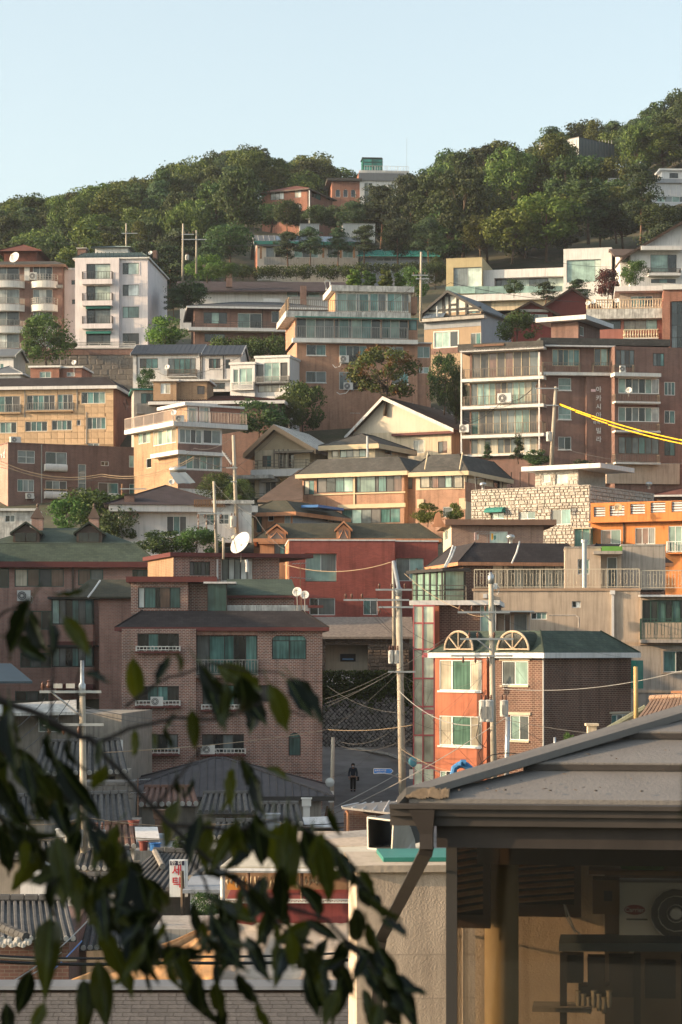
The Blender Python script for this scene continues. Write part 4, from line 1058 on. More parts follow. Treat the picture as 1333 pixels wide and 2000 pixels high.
m = MB(); c = v.pt('r', v.hit('r', 246, 785)[0], (HY - 785) * 241 / F, .0); dd = v.bk
for k in (1.0, .55): m.tube([c + dd * 1.4 * k, c + UP * .62 * k, c - dd * 1.4 * k, c - UP * .62 * k, c + dd * 1.4 * k], .05, 4)
m.build('diamond_ornament', BR_BROWN, b.root, b.org)
h = v.sub(60, 116, 718, 742, -4.0, 5, [BR_RED], 1); h.flat(.2, .2, WHITE); h.win('f', 78, 726, 100, 738, 'll', 'w'); h2 = v.sub(116, 160, 719, 745, -4.4, 5, [BR_RED], 1); h2.flat(.2, .2, WHITE); h2.win('f', 131, 727, 147, 735, 'gc', 'w')
dish(145, 708, 241, 5, 'round dish standing on the brick rooftop hut of the tan panel block', (-.3, -.85, .4), 1.2)
antenna(118, 720, 698, 241, 'thin bare rod beside the brick rooftop hut', ())
b = Bld('canopy_balcony_house', 'narrow grey house with green canopy balcony beside the tan panel block')
v = b.vol(262, 309, 232, 762, 830, [BEIGE2, CONC, CONC], L=6, th=8); v.flat(.3, .15, TEAL); v.win('f', 276, 768, 304, 788, 'tdt', 'e'); v.rail('f', 268, 788, 308, 806, .5, 'bars', RAILG, .1, CONC)
b = Bld('small_white_cottage', 'small white clapboard cottage tucked below the rounded balconies')
v = b.vol(-20, 27, 262, 696, 745, [WHITE2], L=5, th=-8); v.gable(1.0, .4, .3, 'a', MET_GREY, None, WHITE2, .5); v.win('f', -6, 710, 8, 724, 'tt', 'w')
w = v.sub(-20, 40, 730, 760, 3.5, 4, [WHITE2]); w.hip(1.1, .4, MET_GREY, WHITE2)

b = Bld('red_tile_roof_house', 'house with ribbed red brown tile roof and a sandy brick rooftop room')
v = b.vol(305, 545, 232, 786, 830, [BR_BROWN], L=9, th=-5); v.hip(mt(20, 232), .7, SH_RED, WHITE2, .3)
w = v.sub(300, 345, 745, 792, 0.3, 4.5, [BR_YEL]); w.flat(.3, .2, WHITE2); w.win('f', 314, 749, 333, 769, 'wc', 'w'); w2 = v.sub(345, 405, 745, 792, -.4, 4.5, [BR_YEL]); w2.flat(.3, .2, WHITE2); w2.win('f', 386, 754, 400, 770, 'b', 'k')
for i in range(60):
    a = -.6 + (v.W + 1.2) * i / 59; k = min(1, min(a + .7, v.W + .7 - a) / (v.L / 2 + .7)); m = MB(); hh = mt(20, 232)
    m.tube([v.pl(a, -.7, v.zt + .04), v.pl(a, -.7 + (v.L / 2 + .7) * k, v.zt + hh * k + .04)], .07, 5, cap=False); m.build('tile_row', SH_RED, b.root, b.org)

b = Bld('white_terrace_house', 'white house with roof terrace railing, window bands and brown base')
v = b.vol(348, 434, 214, 833, 960, [WHITE2, BR_YEL, WHITE], L=9.5, xs=262, down=2)
v.lbox('terrace_slab', WHITE2, -.8, v.W + 2.5, -.6, 10, v.zt, v.zt + .45)
v.win('f', 351, 838, 395, 866, 'ggsg', 'w', t=.08); v.win('f', 397, 839.5, 432, 867, 'sg', 'w', t=.08); v.win('l', 270, 843.5, 294, 866, 'lgl', 'w'); v.win('l', 299, 838.5, 344, 868, 'clclc', 'w', t=.07)
v.pbox('band', BR_BROWN, 'f', 348, 868, 434, 882, .06); v.pbox('ledge', WHITE2, 'f', 346, 882, 440, 889, .8, -.0); v.pbox('ledge', WHITE2, 'l', 294, 883, 348, 891, .8)
v.win('f', 350, 889.5, 432, 917, 'gtgtgt', 'w', t=.08); v.pbox('band', BR_BROWN, 'f', 348, 919, 434, 955, .05); v.win('l', 286, 895, 296, 914, 'd', 'w')
m = MB()
for (p, q) in ((v.pl(-.75, 10, 0), v.pl(-.75, -.55, 0)), (v.pl(-.75, -.55, 0), v.pl(v.W + 2.4, -.55, 0))): railing(m, p, q, v.zt + .46, v.zt + 1.55, 'bars', .16)
m.build('railing', plain('rail_rosy', (.40, .32, .27), .5, .1), b.root, b.org)['kind'] = 'stuff'
w = v.sub(366, 412, 794, 834, -2.2, 5, [BR_BROWN, BR_YEL, BR_BROWN]); w.flat(.5, .3, WHITE2); w.win('f', 369, 797, 384, 826, 'l', 'w', surround=WHITE2); w.win('f', 391, 795, 408, 829, 'wl', 'w', surround=WHITE2); w2 = v.sub(412, 470, 797, 834, -3.2, 5, [BR_RED]); w2.flat(.3, .2, WHITE)
dish(340, 806, 212, 6, 'dish on the corner of the white terrace house railing', (-.3, -.85, .4), .5)
aircon(P(352, 818, 212.5), Vector((1, 0, 0)), Vector((0, -1, 0)), .8, .6, 'air conditioner standing on the white roof terrace')
# outside stair at its end
m = MB()
for i in range(9): m.box(P(438 + i * 2.6, 886 + i * 3.6, 213.5), (.16, 0, 0), (0, .9, 0), (0, 0, .05))
m.box(P(434, 884, 213.4), P(462, 922, 213.4) - P(434, 884, 213.4), (0, .06, 0), (0, 0, .22)); m.build('stair', WHITE2, b.root, b.org)
t = empty('solar_water_heater', P(335, 935, 205), 'solar water heater with twin panels and tank on the white terrace house', 'water heater'); m = MB()
for x in (334, 350): m.prism([P(x - 2, 924, 204.5), P(x + 13, 923, 204.5), P(x + 32, 943, 203.5), P(x + 12, 945, 203.5)], Vector((0, .05, .05)))
m.build('panel', plain('heater_panel', (.16, .19, .21), .15, .1, 1, 0, 0, 20, 0, .6), t, t.location); m = MB(); m.tube([P(332, 917, 205), P(364, 916, 205)], .26, 12); m.build('tank', METAL, t, t.location, smooth=True); m = MB(); m.tube([P(337, 922, 205), P(340, 946, 205)], .03, 5); m.tube([P(360, 922, 205), P(372, 946, 204)], .03, 5); m.build('stand', RAILG, t, t.location)
dish(336, 941, 203, 6, 'white dish below the solar water heater', (-.1, -.9, .3), .6)

b = Bld('brown_brick_apartments', 'long dark brown brick apartment block with rounded white balcony fronts', 'apartment block')
v = b.vol(16, 290, 220, 866, 1020, [BR_BROWN, BR_ROSE, BR_BROWN], L=10, xs=-40); v.flat(.06, .12, BR_BROWN)
for (x0, y0, x1, y1, pp, tr) in ((35, 880, 68.5, 905, 'gg', (.5,)), (89.5, 883, 131, 907, 'dg', None), (252.5, 890, 272.5, 913, 'lg', None), (197.5, 901, 213, 910, 'dd', None), (153, 907, 168.5, 980, 'g', (.3, .5, .62, .78)), (34.5, 936.5, 67, 960.5, 'tgg', None), (89.5, 939, 131, 960.5, 'dgs', None), (192, 943, 231.5, 964, 'st', None), (253, 945.5, 283.5, 969, 'tg', None), (34.5, 993, 65, 1012, 'gd', None), (88.5, 995, 130, 1014, 'gsg', None)):
    v.win('f', x0, y0, x1, y1, pp, 'w', trans=tr)
for (x0, x1, y) in ((89, 132.5, 906.5), (89, 132.5, 960), (192, 234, 963.5), (88, 132, 1013)):
    m = MB(); a0, z0, a1, z1 = v.rect('f', x0, y, x1, y + 14, .5); r = (z1 - z0) / 2
    prof = [v.pt('f', a0, z0, 0)] + [v.pt('f', a0, z0 + r + r * math.sin(R(q)), .35 + r * .5 * math.cos(R(q))) for q in range(-90, 91, 20)] + [v.pt('f', a0, z1, 0)]
    m.prism(prof, v.u * (a1 - a0)); m.build('balcony_front', WHITE2, b.root, b.org, smooth=False)
v.pbox('ledge', TAN_P, 'f', 88, 955, 133, 957, .3); vac(v, 'f', 51.5, 963, 67, 974, 'air conditioner with hanging pipe on the dark brown brick block')
vac(v, 'f', 21, 853, 41, 864.5, 'air conditioner on the flat roof edge of the dark brown brick block', -.6)
v.pbox('downpipe', CONC, 'f', 81, 868, 83, 985, .08); v.pbox('downpipe', BR_BROWN, 'f', 180, 905, 182, 980, .08)
for i, (ch, s_) in enumerate((('a', .9), ('n', .9), ('d', 1.2))):
    a = v.hit('l', (1.0, 5.0, 9.5)[i], 888)[0]; letters(b.root, b.org, ch, v.pt('l', a, (HY - 889.5 + i * 1.2) * 221 / F, .05), v.dirs('l')[0], v.dirs('l')[1], s_, WHITE2, .06)

b = Bld('purple_roof_bungalow', 'white bungalow with wide purple grey hip roof and white eaves')
v = b.vol(232, 420, 186, 1000, 1060, [WHITE2], L=9, th=6); v.lbox('eaves', WHITE2, -.8, v.W + 3.5, -1.0, 9.6, v.zt, v.zt + .55)
v.hip(mt(46, 186), 1.2, SH_PURP, None, z=v.zt + .56); v.win('f', 326, 1008, 365, 1044, 'sts', 'w'); v.win('f', 402, 1005, 424, 1026, 'gt', 'w', trans=(.5,))
w = v.sub(244, 263, 968, 994, .6, 1.0, [BR_BROWN], .6); w.flat(.06, .1, FR['k']); v.pbox('ledge', WHITE, 'f', 325, 1044, 420, 1050, 1.0)
w = v.sub(420, 492, 984, 1060, 1.0, 8, [WHITE]); w.flat(.2, .3, WEATH); w.win('f', 428, 1004, 448, 1024, 'dg', 'w', trans=(.5,))
w.rail('f', 380, 976, 440, 990, .2, 'slats', WOODY, 0)
# ================================================================ right side, middle distance
b = Bld('acacia_apartments', 'dark brown brick apartment block with glazed corner balconies and raised letters', 'apartment block')
# left wing with the glazed balconies: front turned to the sun
v = b.vol(918, 1058, 222, 682, 930, [BR_BROWN], L=11, xs=None, th=-20, corner='r')
def row(vv, y0, y1, x0, x1, panes, fr='c', **k): return vv.win('f', x0, y0, x1, y1, panes, fr, .12, t=.07, **k)
row(v, 687, 736, 922, 1052, 'ssbsbssg'); row(v, 746, 790, 920, 1050, 'glllbsgllcg'); row(v, 800, 847, 920, 1050, 'tssggglls'); row(v, 855, 886, 920, 1050, 'gcgcgsgcwc')
for (y, yy) in ((738, 718), (792, 772), (849, 826)):
    v.pbox('slab', WHITE, 'f', 900, y - 1, 1062, y + 5, 1.15); v.rail('f', 902, yy, 1060, y - 1, 1.1, 'bars', RAILB, 0, gap=.28)
v.pbox('slab', WHITE, 'f', 905, 886, 1060, 890, .6)
v.pbox('canopy', WHITE2, 'f', 898, 680, 1062, 684, 1.2); v.pbox('canopy', RUSTY, 'f', 925, 672, 985, 676, 1.3)
for x in (900, 1052): v.pbox('post', WHITE, 'f', x, 688, x + 2.5, 886, 1.1, -.9)
v.lbox('roof_edge', SH_CHAR, -.9, v.W + .5, -1.2, 11, v.zt, v.zt + .7)
vac(v, 'f', 972, 768, 999, 787, 'air conditioner hung on the second glazed balcony of the dark brown block', 1.15); vac(v, 'f', 898, 829, 916, 844, 'air conditioner at the far corner of the glazed balconies', 1.15)
# brick middle with the lettering
c = b.vol(1058, 1201, 222, 668, 935, [BR_BROWN], L=13, th=6, corner='l')
c.pbox('roof_edge', SH_CHAR, 'f', 1056, 661, 1310, 674, .7, 10); c.pbox('eaves', WHITE2, 'f', 1056, 674, 1203, 677, .75, -.3); c.pbox('slab', WHITE, 'f', 1058, 727, 1203, 733, .8)
c.win('f', 1079, 682, 1133, 715, 'ldtlt', 'c', .15, t=.07); c.win('f', 1161, 680, 1200, 715, 'gll', 'c', .15, t=.07); c.rail('f', 1062, 708, 1134, 727, .75, 'bars', RAILB, 0, gap=.25); c.rail('f', 1160, 708, 1203, 727, .75, 'bars', RAILB, 0, gap=.25)
for (y0, y1, pp) in ((738, 762, 'lt'), (794, 819, 'lt'), (853, 878, 'gd')): c.win('f', 1091, y0, 1116, y1, pp if y0 > 840 else 'l', 'w', sill=WHITE, trans=(.35,) if y0 < 840 else None)
pr = c.sub(1146, 1201, 735, 935, .5, .6, [BR_BROWN])
for (ch, y, s_, dx) in (('아', 761.5, .62, 0), ('카', 778.5, .62, 0), ('시', 795, .62, 0), ('아', 811.5, .62, 0), ('하', 826, .36, -7.5), ('이', 826, .36, 0), ('츠', 826, .36, 7), ('빌', 842, .62, 0), ('라', 859, .62, 0)):
    a, z = pr.hit('f', 1169.5 + dx, y); letters(b.root, b.org, ch, pr.pt('f', a, z, .06), pr.u, -pr.bk, s_, WHITE2, .06)
pr.pbox('plate', plain('plate_pink', (.6, .42, .42), .6), 'f', 1155, 760, 1164, 765, .05)
# right wing
r = b.vol(1201, 1350, 221, 676, 940, [BR_BROWN], L=10, xs=None, th=10, corner='l')
r.win('f', 1203, 683, 1240, 718, 'sgsg', 'b', .1, t=.06); r.win('f', 1276, 690, 1298, 715, 'gdt', 'k'); r.pbox('slab', WHITE, 'f', 1201, 728, 1292, 735, 1.4); r.rail('f', 1201, 712, 1240, 728, .7, 'bars', RAILB, 0, gap=.25)
for (y0, y1, rr, yb) in ((739, 769, 770, 786), (795, 824, 826, 843), (853, 887, 887, 905)):
    r.win('f', 1208, y0, 1288, y1, 'ldgdlw' if y0 < 840 else 'gdgtgg', 'w' if y0 < 840 else 'b', .1, t=.08); r.rail('f', 1203, rr, 1290, yb - 2, 1.1, 'bars', RAILB, .18, WHITE, gap=.25)
    r.win('f', 1298, y0 + 7, 1319, y1 + 3, 'tgt' if y0 < 780 else 'dt', 'w' if y0 < 840 else 'k')
vac(r, 'f', 1212, 714, 1222, 727, 'small air conditioner on the top right balcony of the lettered block', .7)
dish(1229, 762, 219, 6, 'white dish with red mark on the right balcony of the lettered brick block', (-.3, -.9, .3), .6)
r.pbox('base', BEIGE, 'f', 1185, 905, 1328, 945, .3); r.win('f', 1225, 921, 1243, 944, 'd', 'b')
c.pbox('downpipe', WHITE2, 'f', 1199.5, 735, 1202, 925, .65)
h = b.vol(1077, 1130, 226, 627, 665, [BR_BROWN], L=6, xs=1172); h.lbox('roof', WHITE2, -1.3, h.W + 1.2, -1.0, 6.8, h.zt, h.zt + .45); h.win('r', 1133, 638, 1141, 656, 'g', 'w')

b = Bld('rock_faced_house', 'house clad in rough pale blocks with flat slab hut on top')
ROCK = plain('rock_face', (.42, .38, .33), .9, .16, 3, .1, .5, 25, rnd_obj=.22)
v = b.vol(921, 1153, 182, 947, 1075, [plain('rock_mortar', (.20, .165, .13), .95)], L=12, xs=1277)
v.win('f', 1014.5, 999, 1046, 1014, 'gt', 'w', .15); v.win('f', 1077, 994.5, 1115, 1024.5, 'gt', 'w', .15); v.win('f', 960, 1001, 985, 1014, 'lt', 'w', .15)
m = MB(); a0, z0, a1, z1 = v.rect('f', 950, 990, 985, 1001, .3)
m.prism([v.pt('f', a0, z0, .0), v.pt('f', a0, z0, .75), v.pt('f', a0, lerp(z0, z1, .5), .62), v.pt('f', a0, lerp(z0, z1, .85), .35), v.pt('f', a0, z1, .0)], v.u * (a1 - a0)); m.build('canopy', TEAL, b.root, b.org)
for fc, W_ in (('f', v.W), ('r', v.L)): clad(v, fc, grid_cells(W_, (HY - 1062) * 182 / F, v.zt - .01, .40, .27, True, .4, 9 if fc == 'f' else 4), ROCK, 'stone', .10, ('s1', 's2', 's3', 's4'), .022, 300 if fc == 'f' else 0)
v.flat(-.12, .03, CONC); h = v.sub(1046, 1130, 919, 950, -2.5, 5, [ROCK, ROCK, ROCK], .5); h.lbox('roof', WHITE2, -.9, h.W + 2.4, -.8, 5.6, h.zt, h.zt + .38); h.win('f', 1060, 926, 1075, 942, 'c', 'w'); h.win('f', 1086, 925, 1110, 945, 'w', 'g')
clad(h, 'f', grid_cells(h.W, h.zb + .6, h.zt - .01, .46, .3, True, .35, 6), ROCK, 'stone', .06, ('s1', 's2', 's3'), .015, 120)
def vent(px, py, d, label):
    c = P(px, py, d); t = empty('roof_vent', c, label, 'vent', 'turbine vents on the roofs'); m = MB(); m.lathe(c, [(.12, 0), (.12, .25), (.26, .32), (.30, .42), (.22, .55), (0, .6)], 12); m.build('cowl', METAL, t, c, smooth=True)
    m = MB()
    for k in range(10): a = k * .628; m.tube([c + Vector((.28 * math.cos(a), .28 * math.sin(a), .34)), c + Vector((.2 * math.cos(a + .3), .2 * math.sin(a + .3), .56))], .015, 3)
    m.build('vane', RAILG, t, c)
vent(944, 956, 181.5, 'turbine vent at the corner of the rock faced house'); vent(1268, 955, 188, 'turbine vent near the far end of the rock faced house'); antenna(930, 958, 930, 181.5, 'bent antenna at the corner of the rock faced house', ((.8, .6, 8),), lean=-2)

b = Bld('arched_parapet_house', 'low brick house with wide flat roof slab and curled cream parapet end')
v = b.vol(882, 1062, 168, 1026, 1070, [brick('brick_pale', (.34, .20, .15), (.26, .15, .12), (.36, .29, .24), .25, .09, .012), CREAM, BR_RED], L=8, xs=866)
v.lbox('roof', plain('slab_brown', (.20, .12, .085), .85, .15), -.5, v.W + .9, -.6, 8.4, v.zt, v.zt + .42); v.win('f', 957, 1038, 992, 1062, 'p', 'w'); v.win('l', 869, 1036, 875, 1055, 't', 'w')
m = MB(); o_ = P(857, 1029, 166.5); m.prism([o_ + Vector((x * .42, 0, z * .42)) for x, z in ((-1.2, 0), (-1.2, .35), (-.8, .5), (-.75, 1.5), (-.45, 2.4), (0, 2.7), (.3, 2.4), (.5, 1.4), (1.0, .6), (1.2, .3), (1.2, 0))], (0, .35, 0)); m.build('parapet_ornament', TERRA, b.root, b.org)
antenna(952, 1060, 1038, 164, 'clothes drying pole with hung washing on the flat roof', ((.95, .9, 0), (.8, .7, 3)), group=None)
for (x, y, w, h, c, n) in ((926, 1040, 5, 14, (.55, .42, .40), 'pale pink'), (931.5, 1044, 4, 10, (.5, .5, .5), 'grey white'), (960, 1042, 4, 12, (.55, .35, .05), 'orange'), (965, 1046, 4, 8, (.1, .25, .22), 'teal')):
    m = MB(); p0 = P(x, y, 163.8); k = 6
    for i in range(k): a = p0 + Vector((mt(w, 164) * i / k, .05 * math.sin(i * 2.1), 0)); e = p0 + Vector((mt(w, 164) * (i + 1) / k, .05 * math.sin((i + 1) * 2.1), 0)); m.prism([a, e, e - UP * (mt(h, 164) * (1 + .1 * math.sin(i))), a - UP * (mt(h, 164) * (1 + .1 * math.sin(i)))], (0, .015, 0))
    o = m.build('laundry', plain('cloth_' + n.replace(' ', '_'), c, .9), None, p0); o.location = p0; tag(o, n + ' garment hung to dry on the flat roofed brick house', 'laundry', 'washing hung to dry')

b = Bld('amber_balustrade_house', 'amber orange house with slotted parapet and white windows')
v = b.vol(1154, 1400, 172, 1022, 1130, [ORANGE2], L=9, th=-24, corner='l')
q = v.sub(1154, 1400, 979, 1019, .55, .35, [ORANGE2])
for (x0, y0, x1, y1) in ((1160, 990, 1182.5, 1009.5), (1191, 987, 1220, 1008), (1231.5, 984, 1260, 1004.5), (1271, 981, 1300, 1001.5), (1312, 979, 1345, 999.5)):
    a0, z0, a1, z1 = q.rect('f', x0, y0, x1, y1); q.open['f'].append((a0, z0, a1, z1, .3))
    for j in range(4):
        m = MB(); zz = lerp(z0, z1, (j + .25) / 4); m.box(q.pt('f', a0, zz, -.2), q.u * (a1 - a0), q.bk * -.08, UP * ((z1 - z0) * .16)); m.build('slat', WHITE2, b.root, b.org)
v.lbox('terrace_floor', ORANGE2, 0, v.W, -.6, 8, v.zt + .0, v.zt + .12)
v.win('f', 1174, 1034.5, 1213, 1063, 'bl', 'w', sill=WHITE); v.win('f', 1241, 1030.5, 1280, 1063, 'bbw', 'w', sill=WHITE); v.win('f', 1306, 1027, 1345, 1082, 'lll', 'w'); v.rail('f', 1302, 1057, 1345, 1079, .5, 'bars', RAILW, .1, ORANGE2, gap=.2)
v.pbox('downpipe', FR['b'], 'f', 1217, 1021, 1219.5, 1062, .1); w = v.sub(1122, 1154, 1033, 1075, .6, 3, [pane_mat('box_glass', (.16, .30, .24), .1)]); w.flat(.15, .1, CREAM); [w.pbox('mullion', FR['c'], 'f', x, 1033, x + 1.4, 1062, .04) for x in (1122, 1137, 1152)]
dish(1208, 991, 169, 8, 'rust stained dish before the slotted amber parapet', (-.25, -.9, .3), .7, plain('dish_rusty', (.45, .33, .20), .6, .25, 4))
vent(998, 1061, 150, 'turbine vent on the black mansard roof'); 
b = Bld('red_ridge_tile_house', 'glimpse of red brown tiled roof beside the rock faced house')
v = b.vol(1283, 1400, 196, 968, 990, [BR_BROWN], L=8, th=-10); v.hip(mt(20, 196), .6, SH_RED, WHITE2)

b = Bld('mansard_brick_villas', 'two storey brick row with grey shingle mansards and glazed bay band', 'house')
v = b.vol(591, 790, 207, 921, 1030, [BR_TAN, CREAM, BR_TAN], L=9, th=-24, corner='r')
CREB = plain('cream_band', (.52, .42, .28), .8, .08)
v.mansard(mt(32, 205), .5, 1.0, SH_CHAR, CREB, .35)
v.win('f', 619, 928, 690, 962, 'sdtl', 'k', .12, t=.06); v.win('f', 696, 927, 785, 961, 'tlstsb', 'k', .12, t=.06, wts=(.4, 2, .4, 1, 1, 1)); v.pbox('band', CREB, 'f', 612, 962.5, 792, 965, .12); v.pbox('band', CREB, 'f', 660, 984, 792, 992, .14)
v.win('f', 594, 938, 614, 966, 'ct', 'k', .1); v.win('f', 668, 994, 782, 1022, 'tlgstt', 'k', .12, t=.06); v.pbox('column', CREB, 'f', 690.5, 928, 693.5, 985, .1)
w = b.vol(812, 909, 202, 921, 1030, [BR_TAN, CREAM, CREAM], L=11, th=-24, corner='r'); w.mansard(mt(37, 202), .5, 1.0, SH_CHAR, CREB, .35)
w.pbox('panel', CREAM, 'f', 813, 924, 909, 956, .06); 
for (x0, x1, pp) in ((822, 841, 'c'), (844, 884, 'bsl'), (887, 905, 'c')): w.win('f', x0, 926, x1, 953, pp, 'k', proud=.07, sill=CREB)
w.win('f', 866, 990, 884, 1010, 'g', 'w'); w.pbox('quoin', CREB, 'f', 815, 975, 828, 992, .1); w.pbox('quoin', CREB, 'f', 897, 973, 910, 995, .1)
x_ = v.sub(788, 815, 921, 1030, -.9, 4, [BR_TAN]); x_.win('f', 793, 932, 806, 955, 'g', 'k')
w.win('r', 964, 932, 977, 955, 'd', 'k', .1)
for i in range(8): w.pbox('batten', FR['b'], 'r', 914 + i * 17, 922, 915.2 + i * 17, 952, .05)
w.pbox('band', BR_TAN, 'r', 909, 954, 1044, 990, .05)
for p_, q_ in ((887, 904), (930, 946)): pass
for (x0, y0, x1, y1) in ((830, 917, 836, 884), (898, 917, 904, 884)):
    m = MB(); m.tube([P(x0, y0, 200.6), P(x1, y1, 201.8)], .06, 5); m.build('cable_duct', CREB, b.root, b.org)
b = Bld('shed_roof_house', 'steep dark brown lean roof beside the glazed brick row')
v = b.vol(505, 592, 210, 985, 1010, [BEIGE2], L=8, th=-10)
m = MB(); m.prism([P(503, 981, 209), P(592, 981, 207), P(592, 920, 216), P(584, 922, 216)], (0, 0, .2)); m.build('roof', SH_BROWN, b.root, b.org, uv=True)

b = Bld('hexagon_roof_cottage', 'cream cottage with charcoal hip roof and cream eaves in front of the gables')
v = b.vol(641, 733, 219, 868, 900, [CREAM, CREAM, CREAM], L=8, xs=797); v.hip(mt(27, 219), .7, SH_CHAR, CREB, .45, rl=3.5)
v.win('f', 648, 873, 661, 893, 'c', 'k'); v.win('f', 664, 871, 715, 893, 'lgcl', 'k'); v.win('r', 752, 874, 766, 888, 'd', 'w'); post(b, 'flue', METAL, [P(718, 893, 217), P(718, 852, 217)], .12, 8)
b = Bld('large_gable_house', 'cream house with big brown shingle gable roof and white verges')
v = b.vol(690, 882, 236, 848, 900, [CREAM, CREAM, CREAM], L=13, th=-27, corner='l')
v.gable(mt(64, 236), .6, .8, 'b', SH_BROWN, plain('gable_ivory', (.58, .51, .41), .85, .06, .8, .08), WHITE2, .34, .25); v.pbox('band', MAROON, 'f', 765, 844, 886, 849, .5); v.win('f', 808, 860, 829, 885, 'gc', 'w'); v.win('f', 856, 862, 874, 885, 'db', 'b')
antenna(694, 842, 805, 222, 'rusty antenna mast in front of the big gable', ((.95, .5, 0),), RUSTY)
b = Bld('cream_balcony_house', 'cream gabled house with standing seam roof and pipe railed balcony')
v = b.vol(498, 606, 224, 880, 985, [CREAM, CREAM, CREAM], L=9, th=-18, corner='l')
v.gable(mt(40, 224), .9, .9, 'b', SH_BROWN, plain('gable_tan', (.42, .33, .22), .85, .08), plain('verge_tan', (.36, .25, .16), .7, .1), .40, .4, seams=.55, smat=WHITE)
v.win('f', 513, 890, 530, 912, 'st', 'b'); v.pbox('balcony', WHITE2, 'f', 490, 916, 600, 930, 1.4); v.rail('f', 495, 898, 598, 916, 1.35, 'pipes', RAILB, 0); v.pbox('awning', RAILB, 'f', 535, 880, 612, 884, 1.2)
for i in range(4): m = MB(); q = v.pt('f', v.hit('f', 541 + i * 9, 900)[0], (HY - 916) * 224 / F, 1.0); m.box(q, v.u * .12, v.bk * .12, UP * 1.8); m.build('post', RAILB, b.root, b.org)
v.win('f', 545, 887, 575, 914, 'dcd', 'b'); v.win('f', 518, 941, 540, 970, 'gd', 'w'); v.pbox('awning', RAILG, 'f', 507, 934, 542, 941, 1.0); v.pbox('panel', WHITE2, 'f', 507, 942, 517, 970, .1)
v.lbox('lower_terrace', WEATH, -2.2, 2.5, -2.2, 5, (HY - 938) * 224 / F, (HY - 931) * 224 / F)
m = MB(); railing(m, P(486, 0, 222) * 1 - UP * P(486, 0, 222).z, P(545, 0, 221) - UP * P(545, 0, 221).z, P(0, 978, 222).z, P(0, 964, 222).z, 'pipes'); m.build('railing', FR['e'], b.root, b.org)['kind'] = 'stuff'

b = Bld('blue_grey_house', 'blue grey walled house with olive mansard and blue awning')
v = b.vol(496, 572, 190, 1001, 1060, [TERRA, TERRA, GREYB], L=10, xs=668); v.mansard(mt(26, 190), .6, 1.2, SH_OLIVE, TERRA, .3)
v.win('f', 501, 1005, 512, 1040, 't', 'b'); v.win('f', 524, 1002, 535, 1018, 'd', 'w'); v.win('f', 556, 1007, 568, 1023, 'w', 'w'); v.win('r', 630, 998, 653, 1019, 'dw', 'b'); v.pbox('awning', BLUE, 'r', 622, 989, 672, 994, 1.6)
b = Bld('dormer_mansard_house', 'terracotta house under an olive shingle mansard with two pointed dormers')
v = b.vol(508, 850, 180, 1053, 1140, [TERRA], L=8, th=1, corner='l'); v.mansard(mt(33, 180), .5, 1.3, SH_OLIVE, TERRA, .25)
for (x0, x1, yt) in ((523.5, 559, 1027), (658, 685, 1021)):
    xm = (x0 + x1) / 2; a0, z0, a1, z1 = v.rect('f', x0, yt + 14, x1, 1056, .5); za = v.hit('f', xm, yt, .5)[1]; m = MB(); am = (a0 + a1) / 2
    m.prism([v.pt('f', a0, z0, .5), v.pt('f', a1, z0, .5), v.pt('f', a1, z1, .5), v.pt('f', am, za - .15, .5), v.pt('f', a0, z1, .5)], v.bk * 1.6); dm = m.build('dormer', TERRA, b.root, b.org)
    m = MB()
    for (e, s_) in ((a0 - .15, 1), (a1 + .15, -1)): m.prism([v.pt('f', e, z1 - .12, .65), v.pt('f', am, za, .65), v.pt('f', am, za + .16, .65), v.pt('f', e, z1 + .04, .65)], v.bk * 2.0)
    m.build('dormer_roof', TERRA, dm, b.org); m = MB(); m.prism([v.pt('f', a0 + .2, z0 + .15, .505), v.pt('f', a1 - .2, z0 + .15, .505), v.pt('f', a1 - .2, z1 - .1, .505), v.pt('f', am, za - .5, .505), v.pt('f', a0 + .2, z1 - .1, .505)], -v.bk * .03); m.build('dormer_panel', BR_BROWN, dm, b.org)
    m = MB(); m.tube([v.pt('f', a0 + .2, z0 + .2, .54), v.pt('f', am, z1 + .1, .54), v.pt('f', a1 - .2, z0 + .2, .54)], .05, 4); m.build('brace', TERRA, dm, b.org)
v.win('f', 536, 1062, 557, 1095, 'st', 'b'); v.win('f', 502, 1065, 508, 1080, 'd', 'b'); v.pbox('ledge', TERRA, 'f', 505, 1058, 565, 1062, .5)
b = Bld('crimson_brick_house', 'crimson brick house with white coping and large white framed windows')
v = b.vol(565, 772, 163, 1056, 1207, [BR_CRIM, TERRA, BR_CRIM], L=9, xs=558, down=2)
v.flat(.05, .1, WHITE); v.win('f', 597, 1081, 658, 1136, 'dlgg', 'w', .5, wts=(.01, 1, .01, 1)); v.win('f', 605, 1168, 655, 1201.5, 'dg', 'w', .15, wts=(1, 2)); v.win('f', 710, 1168, 738, 1201, 'tg', 'w', .15)
v.pbox('rail_glass', GRAIL, 'f', 597, 1116, 658, 1135, -.18, .2)
w = v.sub(772, 856, 1058, 1207, -.8, 8, [BR_CRIM]); w.flat(.05, .1, WHITE); w.win('f', 774, 1090, 828, 1135, 'gl', 'w', .25)
b = Bld('rough_stone_garage', 'garage with rough stone front and pale recessed entry above the hedge')
ROUGH = plain('rough_stone', (.15, .115, .09), .95, .3, 4, .2, 1.0, 14, rnd_obj=.2)
v = b.vol(600, 800, 152, 1248, 1318, [ROUGH], L=8, th=0, down=1)
m = MB(); m.prism([v.pl(-.3, -.5, v.zt), v.pl(v.W + .3, -.5, v.zt), v.pl(v.W + .3, 4, v.zt + 1.4), v.pl(-.3, 4, v.zt + 1.4)], UP * .15); m.build('roof', plain('roof_gravelly', (.19, .16, .14), .95, .35, 5, 0, .8, 12), b.root, b.org)
